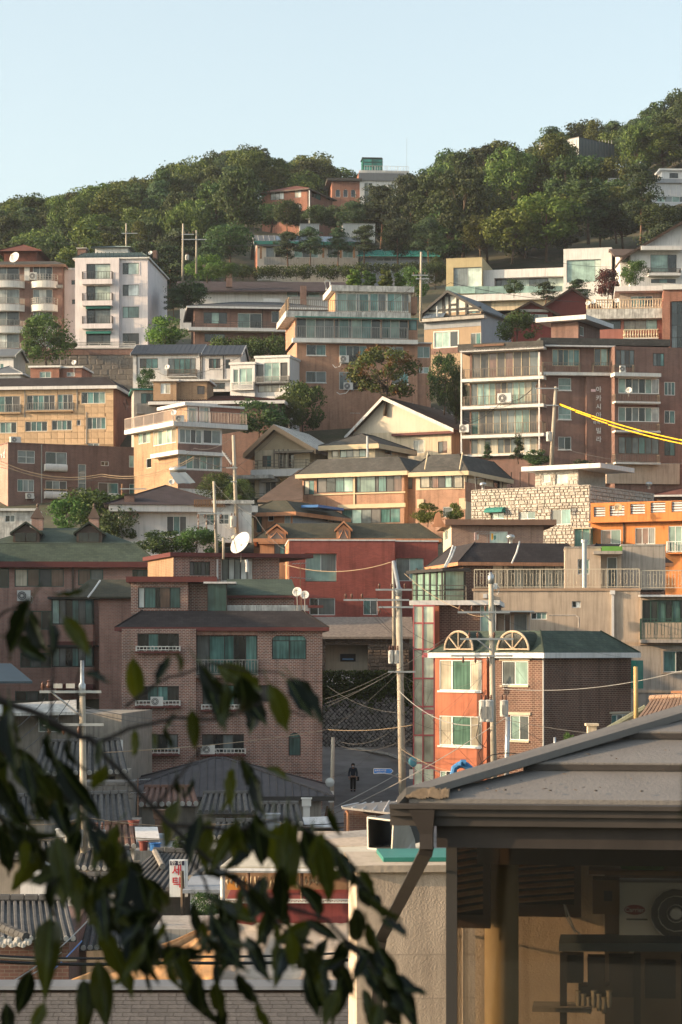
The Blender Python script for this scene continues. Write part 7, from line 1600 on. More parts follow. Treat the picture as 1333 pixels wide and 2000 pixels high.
b, v = hut('old_tile_hanok', 'old tiled roof half hidden behind the thick leaves', 30, 235, 62, 1780, 1850, [OLDW], 6, -3); giwa(b, P(105, 1860, 58), P(300, 1852, 58), P(125, 1802, 62), P(290, 1800, 62), 26, GIWA, tw=.1)
b, v = hut('water_tank_house', 'white rounded rooftop tank behind the leaves', 40, 92, 66, 1712, 1760, [WHITE2], 2.5, 0, 'tank'); v.flat(.1, .1, WHITE); m = MB(); m.lathe(v.pl(v.W / 2, 1.2, v.zt + .1), [(.35, 0), (.35, .15), (0, .32)], 14); m.build('lid', WHITE2, b.root, b.org)
b, v = hut('white_roof_house', 'low house with white slab roof behind the sunlit pole', -60, 238, 112, 1393, 1520, [OLDW], 8, -6); m = MB(); m.prism([P(-60, 1385, 114), P(150, 1372, 118), P(150, 1396, 110), P(-60, 1400, 110)], UP * .15); m.build('roof', WEATH, b.root, b.org); v.win('f', 75, 1395, 115, 1430, 'tg', 'w'); v.win('f', 150, 1440, 190, 1500, 'dd', 'k')
m = MB(); m.prism([P(-60, 1335, 120), P(64, 1335, 120), P(22, 1300, 126), P(-60, 1298, 126)], UP * .12); m.build('metal_roof', plain('metal_roof_blue', (.05, .075, .09), .5, .1, 1, .1), b.root, b.org)
v.pbox('panel', WHITE2, 'f', 185, 1445, 240, 1475, .1)
b, v = hut('step_tile_hanok', 'old house with dark tiled roof behind the sunlit pole', 70, 245, 102, 1512, 1560, [OLDW], 5, 2); giwa(b, P(60, 1516, 101), P(250, 1510, 101), P(84, 1456, 105), P(236, 1452, 105), 20); v.win('f', 200, 1516, 225, 1545, 'dd', 'k')
b, v = hut('grey_block_yard', 'rough grey block yard wall at the foot of the sunlit pole', 90, 262, 98, 1528, 1575, [STW], 2, 2, 'wall'); clad(v, 'f', grid_cells(v.W, (HY - 1560) * 98 / F, v.zt - .02, .6, .3, True, .3, 7), STW, 'stone', .05, ('s1', 's2', 's3'))
antenna(270, 1590, 1520, 90, 'thin rooftop antenna with cloth tied below the dark brick house', ((.95, .5, 4), (.6, .3, 0)), RUSTY)
antenna(20, 1700, 1640, 76, 'antenna among the leaves over the tiled roofs', ((.9, .5, 0),), RUSTY)
b, v = hut('checker_roof_shop', 'small brick shop with glazed checkered awning roof by the lane', 672, 772, 92, 1588, 1640, [BR_BROWN], 4, 0)
m = MB(); m.prism([P(668, 1580, 91), P(770, 1592, 89), P(776, 1568, 95), P(700, 1573, 96)], UP * .08); m.build('roof', plain('awning_glazing', (.22, .21, .20), .3, .2, 2), b.root, b.org)
for i in range(6): t = i / 5; m = MB(); m.tube([P(668, 1580, 91).lerp(P(770, 1592, 89), t) + UP * .1, P(700, 1573, 96).lerp(P(776, 1568, 95), t) + UP * .1], .035, 4); m.build('glazing_bar', WHITE2, b.root, b.org)
v.win('f', 718, 1592, 735, 1618, 'w', 'w'); m = MB(); m.tube([P(680, 1625, 91), P(680, 1588, 91), P(677, 1583, 91)], .07, 6); m.build('post', TERRA, b.root, b.org)
b, v = hut('long_cream_roof', 'long low cream roofed shed with beige side behind the metal duct', 560, 830, 74, 1652, 1700, [BEIGE], 6, 0, 'shed'); m = MB(); m.prism([P(500, 1670, 73), P(830, 1662, 73), P(830, 1630, 80), P(640, 1632, 80)], UP * .12); m.build('roof', CRM, b.root, b.org)
m = MB(); m.prism([P(640, 1632, 79.8), P(740, 1624, 79.8), P(740, 1648, 76.8), P(600, 1642, 76.8)], UP * .1); m.build('upper_roof', BEIGE2, b.root, b.org)
b, v = hut('white_sheet_roof', 'tilted white corrugated sheets at the lane foot', 560, 655, 98, 1612, 1650, [OLDW], 4, 0, 'shed'); m = MB(); m.prism([P(560, 1612, 97), P(655, 1620, 97), P(640, 1598, 101), P(575, 1600, 101)], UP * .08); m.build('roof', WHITE2, b.root, b.org)
m = MB()
for i in range(6): m.tube([P(630 + i * 4, 1622, 110), P(640 + i * 3, 1575 + i * 5, 111)], .05, 5)
o = m.build('timber_props', RUSTY, None, P(640, 1622, 110)); o.location = P(640, 1622, 110); tag(o, 'leaning timber props at the foot of the short pole', 'timber')
b, v = hut('ridge_tile_house', 'house with brown ribbed tiles and carved eave behind the foreground roof', 1255, 1400, 84, 1412, 1480, [BEIGE], 6, -12)
giwa(b, P(1235, 1420, 82), P(1400, 1412, 78), P(1272, 1372, 87), P(1400, 1366, 84), 26, plain('tile_tan', (.24, .15, .10), .8, .2, 3, 0, .3, 15, rnd_obj=.15), ends=False)
m = MB(); m.tube([P(1130, 1452, 86), P(1180, 1430, 86), P(1262, 1382, 86)], .13, 7); m.tube([P(1140, 1462, 86), P(1250, 1408, 85)], .08, 6); m.build('eave_ridge', plain('mossy_tile', (.15, .155, .11), .9, .3, 5), b.root, b.org)
w = v.sub(1316, 1345, 1354, 1376, -3, 1, [CREAM]); w.flat(.1, .08, TERRA); b, v = hut('cream_pillar', 'cream stone gate pillar with cap beside the brick side wall', 1149, 1166, 92, 1418, 1470, [CREAM], .5, 0, 'pillar'); v.flat(.08, .1, CREAM)
for x, y in ((1085, 1440), (1099, 1438)): pass
post_o = pole(1084, 1440, 1480, 96, 'thin grey post before the brick side wall', 5, 0, (), 1, name='steel_post', mat=METAL)

# ================================================================ foreground: bottom shingle roof
b = Bld('foreground_shingle_roof', 'grey shingled roof across the bottom with a smooth metal ridge'); d0, sl = 30.0, .33; z0 = P(0, 1922, d0).z
xa, xb = -5.2, P(700, 0, d0).x + .1
v = b.vol(-80, 700, d0 - 2.6, 2230, 2300, [OLDW], 5, th=0, down=4)
m = MB(); m.prism([(xa, d0, z0 - .03), (xb, d0, z0 - .03), (xb, d0 - 3, z0 - .03 - 3 * sl), (xa, d0 - 3, z0 - .03 - 3 * sl)], (0, 0, -.12)); m.prism([(xa, d0, z0 - .03), (xb, d0, z0 - .03), (xb, d0 + 3, z0 - .03 - 3 * sl), (xa, d0 + 3, z0 - .03 - 3 * sl)], (0, 0, -.12)); bed = m.build('roof', FR['b'], b.root, b.org)
m = MB(); m.prism([(xa, d0 - .22, z0 - .045), (xa, d0 - .2, z0 - .0), (xa, d0, z0 + .06), (xa, d0 + .2, z0 - .02)], (xb - xa, 0, 0)); m.build('ridge', plain('ridge_metal', (.20, .20, .205), .45, .15, 2, 0, 0, 20, .4), b.root, b.org)
SHM = plain('asphalt_shingle', (.10, .092, .09), .9, .3, 4, 0, .5, 60, rnd_obj=.13); k = 0; rg = random.Random(2)
m = MB(); m.poly((0, 0, .012), (1, 0, .012), (1, 1, .004), (0, 1, .004)); m.poly((0, 0, 0), (1, 0, 0), (1, 0, .012), (0, 0, .012)); m.poly((1, 0, 0), (1, 1, 0), (1, 1, .004), (1, 0, .012)); m.poly((0, 1, 0), (0, 0, 0), (0, 0, .012), (0, 1, .004)); sme = bpy.data.meshes.new('shingle'); sme.from_pydata(m.v, [], m.f); sme.materials.append(SHM)
for j in range(12):
    y = d0 - .2 - .105 * (j + 1); x = xa + .45 + (.12 if j % 2 else 0)
    while x < xb - .05:
        w = min(rg.uniform(.2, .26), xb - x); o = link('shingle', sme, bed); o.location = Vector((x, y, z0 - .028 - (d0 - y) * sl)) - b.org; o.rotation_euler = (math.atan(sl), 0, 0); o.scale = (w - .008, .118, 1); x += w; k += 1
# ---------------------------------------------------------------- stucco block with downpipe and metal duct
STUC = plain('rough_stucco', (.50, .40, .31), .95, .14, 2.0, .25, .45, 60)
b = Bld('stucco_block', 'low block with rough beige stucco walls next to the glazed veranda', 'building'); v = b.vol(697, 1010, 19.5, 1703, 2050, [STUC], L=1.25, th=3, down=3, corner='l')
v.lbox('coping', plain('coping_beige', (.44, .36, .28), .9, .12, 4, .2, .3, 20), -.04, v.W, -.05, 1.3, v.zt, v.zt + .06); v.lbox('tarp', TEAL, .25, v.W - .1, .25, 1.15, v.zt + .062, v.zt + .10)
for z in (.72, 1.1): v.lbox('groove', plain('groove_dark', (.36, .29, .23), .95), 0, v.W, -.002, .0, v.zt - z, v.zt - z + .006)
GUT = plain('gutter_brown', (.040, .033, .030), .5, .2, 5, 0, 0, 20, .2)
root = empty('metal_duct', P(765, 1690, 22), 'large open galvanised metal duct on the stucco block roof', 'duct'); org = root.location
q = [P(721, 1598, 21.6), P(769, 1604, 21.2), P(766, 1660, 21.2), P(722, 1655, 21.6)]; bk_ = Vector((.33, .95, 0)) * .9
m = MB()
for i in range(4): a, e = q[i], q[(i + 1) % 4]; m.poly(a, e, e + bk_, a + bk_)
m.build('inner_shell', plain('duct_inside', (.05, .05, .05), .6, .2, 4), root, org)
m = MB(); cen = sum(q, Vector()) / 4
for i in range(4): a, e = q[i], q[(i + 1) % 4]; ao, eo = a + (a - cen) * .1, e + (e - cen) * .1; m.prism([a, e, eo, ao], Vector((-.01, -.03, 0)))
m.build('flange', plain('duct_flange', (.48, .44, .38), .5, .15, 5, 0, 0, 20, .4), root, org)
m = MB(); pts = []
top = [P(770, 1602, 21.15), P(790, 1604, 21.5), P(803, 1616, 21.7), P(811, 1640, 21.8), P(814, 1672, 21.8)]; bot = [P(767, 1662, 21.15), P(775, 1668, 21.3), P(780, 1676, 21.4), P(782, 1684, 21.4), P(783, 1690, 21.4)]
for i in range(4): m.prism([top[i], top[i + 1], bot[i + 1], bot[i]], Vector((.0, .6, 0)))
m.build('elbow', plain('duct_metal', (.50, .52, .54), .30, .15, 3, 0, 0, 20, .8), root, org, smooth=False)
m = MB(); m.wbox(P(780, 0, 21.8).x, P(816, 0, 21.8).x, 21.3, 22.2, v.zt - 3, P(0, 1684, 21.8).z); m.build('base', METAL, root, org)

# ---------------------------------------------------------------- foreground veranda: roof, gutter, glazing, things inside
b = Bld('glazed_veranda', 'glazed veranda under a dark hipped metal roof with gutter', 'house')
dC = 15.0; th = -7.0
v = b.vol(872, 1420, dC + .35, 1600, 2060, [FR['k']], L=4.5, th=th, down=1.2, corner='l'); v.nowall = True
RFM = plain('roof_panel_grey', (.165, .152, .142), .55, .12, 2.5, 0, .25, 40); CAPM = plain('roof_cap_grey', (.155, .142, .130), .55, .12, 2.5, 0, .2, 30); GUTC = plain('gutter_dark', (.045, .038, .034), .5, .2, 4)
zE = P(0, 1566, dC).z; c0 = P(795, 1566, dC); u, bk = v.u, v.bk
E = lambda a, bb, z: Vector((c0.x, c0.y, 0)) + u * a + bk * bb + UP * (zE + z)       # eave corner frame
RS = .30                                                                             # front slope
WR = 3.6
def lap(i0, i1, off, nm):
    """one lapped course of the front slope, from run i0 to run i1 back from the eave, trimmed along the hip"""
    m = MB(); h0, h1 = i0 * 1.18, i1 * 1.18; m.prism([E(h0 + .04, i0, i0 * RS + off + .03), E(WR, i0, i0 * RS + off + .03), E(WR, i1, i1 * RS + off), E(h1 + .04, i1, i1 * RS + off)], -UP * .075); o = m.build(nm, RFM, b.root, b.org)
    if i0 > 0: m = MB(); m.box(E(h0 + .06, i0 - .012, i0 * RS + off - .022), u * (WR - h0 - .06), bk * .012, UP * .040); m.build('lap_shade', GUTC, o, b.org)  # dark strip standing in for the shade line under each lap
    return o
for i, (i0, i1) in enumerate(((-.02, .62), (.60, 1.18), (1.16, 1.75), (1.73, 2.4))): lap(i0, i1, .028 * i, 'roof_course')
m = MB(); m.prism([E(-.06, -.05, -.02), E(0, -.05, .05), E(.16, -.02, .05), E(2.4 * 1.18 + .16, 2.4, 2.4 * RS + .10), E(2.4 * 1.18 - .06, 2.4, 2.4 * RS + .10)], UP * .05); m.build('hip_cap', CAPM, b.root, b.org)
m = MB(); m.prism([E(-.06, .0, -.03), E(-.06, 1.4, -.03), E(2.6, 2.6, 2.4 * RS), E(2.75, 2.4, 2.4 * RS + .04)], UP * .04); m.build('side_slope', CAPM, b.root, b.org)
rg = random.Random(6)
for i in range(15):
    m = MB(); t = i / 14; c = E(.0 + .26 * t, -.05 + .015 * t, .045 + .006 * math.sin(i)); m.prism([c + Vector((rg.uniform(-.012, 0), 0, -.01)), c + Vector((.02, 0, -.02)), c + Vector((.025, .01, .035 + rg.uniform(0, .02))), c + Vector((-.006, .01, .03 + rg.uniform(0, .025)))], bk * rg.uniform(.03, .10)); m.build('torn_edge', plain('torn_felt', (.26, .19, .13), .95, .3, 20), b.root, b.org)
for i in range(9): m = MB(); c = E(.35 + i * .3, .06 + .02 * (i % 2), .075); m.lathe(c, [(.012, 0), (.012, .006), (.006, .010), (0, .010)], 8); m.build('screw', GUTC, b.root, b.org)
rg = random.Random(12)
for i in range(34):
    m = MB(); bb_ = rg.uniform(.05, 1.6); c = E(1.18 * bb_ + rg.uniform(.1, 1.2), bb_, bb_ * RS + .05 + .028 * sum(bb_ > q for q in (.6, 1.16, 1.73))); a = rg.uniform(0, 6.28); s_ = rg.uniform(.008, .02); m.prism([c + Vector((s_ * math.cos(a), s_ * math.sin(a), .004)), c + Vector((-s_ * .4 * math.sin(a), s_ * .4 * math.cos(a), .002)), c - Vector((s_ * math.cos(a), s_ * math.sin(a), 0)), c + Vector((s_ * .4 * math.sin(a), -s_ * .4 * math.cos(a), .006))], UP * .002); m.build('leaf_litter', BARK, b.root, b.org)
# gutter: three stepped profiles
for (z0_, z1_, o0, o1) in ((-.035, -.005, -.17, -.03), (-.085, -.037, -.14, -.03), (-.15, -.087, -.11, -.03)):
    m = MB(); m.box(E(-.10, o0, z0_), u * (WR + .1), bk * (o1 - o0), UP * (z1_ - z0_)); m.build('gutter', GUTC, b.root, b.org)
m = MB(); m.box(E(-.10, -.03, -.14), u * .10, bk * .9, UP * .12); m.build('gutter', GUTC, b.root, b.org); m = MB(); m.box(E(.2, -.02, -.3), u * (WR - .2), bk * .1, UP * .148); m.build('fascia', GUT, b.root, b.org)
# downpipe
fu = [E(.03, -.18, -.04), E(.20, -.18, -.04), E(.20, -.05, -.04), E(.03, -.05, -.04)]; fl = [E(.10, -.16, -.20), E(.185, -.16, -.20), E(.185, -.07, -.20), E(.10, -.07, -.20)]
m = MB()
for i in range(4): m.poly(fu[i], fu[(i + 1) % 4], fl[(i + 1) % 4], fl[i])
m.box(E(.10, -.16, -.30), u * .085, bk * .09, UP * .10); dp = m.build('rain_hopper', GUT, b.root, b.org)
p0, p1, p2 = E(.145, -.11, -.31), P(742, 1838, 18.7), P(733, 2060, 18.7)
for pth in ([p0 + UP * .03, p0 - UP * .02 + Vector((-.01, .02, 0)), p1], [p1 + Vector((.015, 0, .02)), p1 - UP * .06, p2]):
    m = MB()
    for a, e in zip(pth, pth[1:]): 
        dr = (e - a).normalized(); x = Vector((0, 1, 0)).cross(dr).normalized(); m.box(a - x * .045 - Vector((0, .04, 0)), e - a + dr * .02, x * .09, Vector((0, .08, 0)))
    m.build('downpipe', GUT, dp, b.org)
# glazing frame and panes
m = MB(); zt_, zb_ = v.zt + .02, v.zb
for (a0, a1) in ((0, .075), (2.05, 2.09)): m.box(v.pl(a0, -.02, zb_), u * (a1 - a0), bk * .06, UP * (zt_ - zb_))
m.box(v.pl(0, -.03, zt_ - .05), u * v.W, bk * .08, UP * .06); fr_ = m.build('window_frame', FR['k'], b.root, b.org)
gm, nt, bs, N, Lk = _new('window_glass'); gl = N('ShaderNodeBsdfGlossy'); gl.inputs['Roughness'].default_value = .02; gl.inputs[0].default_value = (1, 1, 1, 1); tr = N('ShaderNodeBsdfTransparent'); tr.inputs[0].default_value = (.76, .73, .68, 1); fz = N('ShaderNodeFresnel'); fz.inputs[0].default_value = 1.6; mx = N('ShaderNodeMixShader'); Lk(fz.outputs[0], mx.inputs[0]); Lk(tr.outputs[0], mx.inputs[1]); Lk(gl.outputs[0], mx.inputs[2]); Lk(mx.outputs[0], nt.nodes['Material Output'].inputs[0])
m = MB(); m.box(v.pl(.076, .0, zb_), u * 1.97, bk * .008, UP * (zt_ - zb_ - .05)); m.build('pane', gm, fr_, b.org)
m = MB(); m.box(v.pl(-.0, .06, zb_), bk * 2.1, u * .008, UP * (zt_ - zb_ - .05)); m.build('pane', gm, fr_, b.org)
# inside: louvres, column, back wall, eave boards
LOUV = plain('louvre_wood', (.46, .28, .14), .7, .2, 8); 
for (xa_, xb_, bb, y0_, y1_, n_) in ((884, 944, .25, 1606, 1785, 12), (1012, 1122, 1.25, 1655, 1765, 8)):
    for i in range(14 if bb < 1 else 0):
        m = MB(); zz = v.hit('f', 890, 1800)[1] + i * .046; a = v.pl(.012, .08, zz); e = v.pl(.012, 2.1, zz); m.prism([a, e, e + u * .035 + UP * .03, a + u * .035 + UP * .03], UP * .010)
        if zz < zt_ - .06: m.build('louvre_slat', LOUV, b.root, b.org)
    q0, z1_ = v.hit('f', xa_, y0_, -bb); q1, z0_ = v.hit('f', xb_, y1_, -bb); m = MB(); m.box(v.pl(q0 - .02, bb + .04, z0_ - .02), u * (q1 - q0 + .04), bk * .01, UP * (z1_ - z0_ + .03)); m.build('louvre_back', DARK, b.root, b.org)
    for i in range(n_):
        m = MB(); zz = lerp(z0_, z1_, i / n_); a = v.pl(q0, bb, zz); e = v.pl(q1, bb, zz + .035); m.prism([a, e, e + bk * .03 + UP * .022, a + bk * .03 + UP * .022], UP * .008); m.build('louvre_slat', LOUV, b.root, b.org)
    m = MB(); m.box(v.pl(q0 - .04, bb, z0_ - .10), u * (q1 - q0 + .08), bk * .05, UP * .09); m.box(v.pl(q1, bb - .01, z0_ - .1), u * .05, bk * .06, UP * (z1_ - z0_ + .12)); m.build('louvre_frame', FR['b'], b.root, b.org)
a0 = v.hit('f', 945, 1700, -.4)[0]; a1 = v.hit('f', 1012, 1700, -.4)[0]; ra = (a1 - a0) / 2; m = MB(); cc = v.pl((a0 + a1) / 2, .4 + ra, 0)
m.lathe(cc, [(ra, zb_ - .2), (ra, zt_ + .05)], 28); m.build('column', plain('column_ochre', (.36, .27, .155), .8, .08, 3, .1), b.root, b.org, smooth=True)
m = MB(); m.box(v.pl(.06, 2.2, zb_), u * 1.0, bk * .08, UP * (zt_ - zb_ - .25));  m.build('back_wall', STUC, b.root, b.org); m = MB(); m.box(v.pl(1.06, 2.5, zb_), u * 2.5, bk * .08, UP * (zt_ - zb_ - .3)); m.build('back_wall', plain('back_panel', (.14, .10, .07), .85, .2, 2), b.root, b.org)
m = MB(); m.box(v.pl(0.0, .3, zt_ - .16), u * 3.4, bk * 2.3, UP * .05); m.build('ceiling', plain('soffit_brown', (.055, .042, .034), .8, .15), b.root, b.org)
for i in range(6): m = MB(); m.box(v.pl(.3 + i * .27, .2, zt_ - .20), u * .012, bk * .04, UP * .14); m.build('eave_bracket', WHITE2, b.root, b.org)
m = MB(); m.box(v.pl(.2, .16, zt_ - .34), u * 2.6, bk * .1, UP * .13); m.build('beam', plain('beam_dark', (.05, .038, .03), .7, .2), b.root, b.org)
m = MB(); m.box(v.pl(-.1, -.05, zb_ - .05), u * 3.6, bk * 3, UP * .04); m.build('deck', WOODY, b.root, b.org)
# bench, boxes, unit and cloth behind the glass
def inside(x, y, bb): a, z = v.hit('f', x, y, -bb); return v.pl(a, bb, z)
root = empty('work_bench', inside(1200, 1995, .9), 'dark metal work bench with hanging tools behind the glass', 'bench'); org = root.location; BD = plain('bench_black', (.03, .03, .032), .5, .15); BT = plain('bench_top', (.09, .115, .13), .5, .15)
t0, t1 = inside(1092, 1842, .8), inside(1400, 1842, .8); m = MB(); m.box(t0, t1 - t0, bk * .5, -UP * .06); m.build('top', BT, root, org)
for x in (1094, 1238, 1330): m = MB(); q0 = inside(x, 1862, .85); m.box(q0, u * .05, bk * .05, -UP * .75); m.build('leg', BD, root, org)
for (x, y, w, h) in ((1098, 1865, 42, 55), (1148, 1870, 34, 60), (1190, 1868, 48, 80), (1130, 1925, 60, 30), (1260, 1880, 60, 70)): m = MB(); q0 = inside(x, y, .9); m.box(q0, u * mt(w, 16), bk * .18, -UP * mt(h, 16)); m.build('tool_case', BD, root, org)
for i in range(7): m = MB(); q0 = inside(1130 + i * 10, 1935 + (i % 3) * 6, .88); m.lathe(q0 - UP * .12, [(.016, 0), (.022, .05), (.018, .1), (.024, .12), (0, .125)], 10); m.build('jar', plain('jar_glass', (.30, .27, .22), .25, .2), root, org)
m = MB(); q0 = inside(1040, 1968, .75); m.box(q0, u * .42, bk * .3, -UP * .03); m.build('tray', OLDW, root, org)
root = empty('cardboard_box', inside(1185, 1790, 1.2), 'brown cardboard box beside the white unit behind the glass', 'box'); org = root.location; m = MB(); m.box(inside(1158, 1785, 1.2), u * mt(52, 16.5), bk * .3, UP * mt(66, 16.5)); m.build('carton', plain('cardboard', (.16, .10, .055), .9, .15), root, org); m = MB(); m.box(inside(1180, 1760, 1.195), u * mt(16, 16.5), bk * .003, UP * mt(20, 16.5)); m.build('print', FR['k'], root, org)
c = inside(1290, 1783, 1.25); o = aircon(c + bk * .3, u, -bk, mt(156, 16.7), mt(116, 16.7), 'white outdoor unit with red oval badge behind the veranda glass', None, .3, .19, .004)
bd = inside(1240, 1777, .93); m = MB(); m.prism([bd + u * (.075 * math.cos(R(q))) + UP * (.036 * math.sin(R(q))) for q in range(0, 360, 20)], -bk * .006); m.build('badge', plain('badge_red', (.22, .03, .04), .4), o, o.location); letters(o, o.location, 'Carrier', bd - bk * .01, u, -bk, .046, WHITE2, .003); m = MB(); m.box(inside(1224, 1797, .93), u * .15, bk * .002, UP * .012); m.build('print', FR['k'], o, o.location)
root = empty('green_cloth', inside(1255, 1690, 1.3), 'crumpled green cloth on the shelf behind the glass', 'cloth'); org = root.location; m = MB(); c = inside(1255, 1698, 1.4)
for j in range(7):
    for i in range(13): a = math.pi * i / 12; r_ = .15 * (1 - (j / 6) ** 2 * .55) * (1 + .12 * math.sin(i * 2.3 + j)); m.v.append(tuple(c - u * (r_ * math.cos(a)) - bk * (r_ * .6 * math.sin(a)) + UP * (.15 * j / 6)))
for j in range(6):
    for i in range(12): q_ = j * 13 + i; m.f.append((q_, q_ + 1, q_ + 14, q_ + 13)); m.m.append(0)
m.build('folds', plain('cloth_green', (.05, .16, .03), .9, .2, 8), root, org, smooth=True); m = MB(); q0 = inside(1150, 1700, 1.25); m.box(q0, u * 1.2, bk * .35, -UP * .03); m.build('shelf', WOODY, root, org)
m = MB(); m.tube([inside(1104, 1768, .9), inside(1112, 1790, .85), inside(1122, 1815, .82), inside(1134, 1825, .8)], .006, 5); m.tube([inside(1102, 1766, .9), inside(1108, 1795, .86), inside(1124, 1822, .82)], .005, 5); o = m.build('hanging_flex', WHITE2, None, inside(1134, 1825, .8)); o.location = inside(1134, 1825, .8); tag(o, 'loose white cord hanging before the stucco wall behind the glass', 'cord')
# blue drain hose over the far roof edge
m = MB(); m.tube([P(884, 1516, 40), P(888, 1500, 40), P(897, 1494, 40), P(904, 1492, 40), P(912, 1496, 40), P(924, 1506, 40)], [.055, .06, .06, .07, .065, .06], 9); m.tube([P(899, 1495, 39.9), P(902, 1487, 39.9), P(910, 1489, 39.9)], [.05, .035, .05], 7); o = m.build('blue_hose', plain('hose_blue', (.05, .17, .36), .5, .12, 6), None, P(884, 1516, 40)); o.location = P(884, 1516, 40); tag(o, 'knotted blue plastic hose at the far edge of the foreground roof', 'hose')
# ================================================================ trees and shrubs one by one
G_H = 'trees of the wooded hill'
KEEP = [(505, 345, 655, 425), (640, 305, 800, 375), (495, 434, 735, 520), (1134, 262, 1200, 300), (1280, 322, 1345, 412)]   # hilltop houses stay in view
def hidden(px, ytop, ybot, wpx, d):
    for i, (x0, y0, x1, y1) in enumerate(KEEP):
        if d < (444, 466, 398, 462, 428)[i] and px + wpx * .42 > x0 and px - wpx * .42 < x1 and ytop < y1 and ybot > y0: return True
    return False
rg = random.Random(21)
TOPL = [(-60, 395), (0, 392), (40, 386), (60, 378), (90, 372), (120, 385), (200, 360), (260, 340), (320, 322), (380, 300), (440, 300), (480, 280), (520, 285), (560, 320), (600, 298), (640, 292), (665, 318), (720, 350), (800, 345), (840, 310), (880, 290), (930, 282), (970, 268), (1010, 248), (1060, 238), (1130, 232), (1200, 232), (1250, 208), (1290, 190), (1333, 168), (1400, 150)]
n_h = 0
lab_k = {'oak': 'rounded green tree', 'dark': 'dark broad tree', 'tall': 'tall narrow tree', 'pine': 'layered pine tree'}
LANDM = ((130, 'above the curved balcony block'), (250, 'above the white apartments'), (345, 'between white apartments and upper poles'), (420, 'above the two upper poles'), (500, 'left of the hilltop brick house'), (590, 'behind the hilltop brick house'), (690, 'between hilltop house and lift tower'), (820, 'beside the hilltop terrace mast'), (900, 'above the upper pole'), (980, 'above the gold stone cube'), (1060, 'left of the grey metal house'), (1150, 'around the grey metal house'), (1240, 'right of the grey metal house'), (9999, 'above the concrete institute'))
for ri, d in enumerate((495, 478, 462, 448, 434, 420, 406, 392, 378, 364, 350, 338)):
    x = -60 + rg.uniform(0, 30)
    while x < 1400:
        kind = rg.choices(('oak', 'dark', 'tall', 'pine'), (4, 3, 2.6, 2.6))[0]
        wpx = {'oak': 96, 'dark': 88, 'tall': 66, 'pine': 78}[kind] * 480 / d * rg.uniform(.65, 1.2)
        X = ray(x) * d; zg = gz(X, d); h = {'oak': 11, 'dark': 9.5, 'tall': 13.5, 'pine': 10}[kind] * rg.uniform(.8, 1.2); yb = HY - zg * F / d; yt = HY - (zg + h) * F / d
        lim = interp(x, TOPL) + rg.uniform(-4, 12)
        if yt < lim: yt = lim
        ok = yb - yt > 25 and not hidden(x, yt, yb, wpx, d)
        if 480 < x < 870 and d < 372: ok = False                    # terrace of the green eaved house
        if d < 366 and 855 < x < 1235: ok = False
        if d < 345 and (x < 130 or 250 < x < 500): ok = ok and (yt < 470)
        if ok:
            t = plant(kind, x, d + rg.uniform(-5, 5), yt, wpx, lab_k[kind] + ' ' + next(t for q, t in LANDM if x < q) + (' on the ridge' if d > 455 else ' on the middle slope' if d > 400 else ' low on the slope'), G_H, ybase=yb); n_h += 1
        x += wpx * rg.uniform(.5, .8)
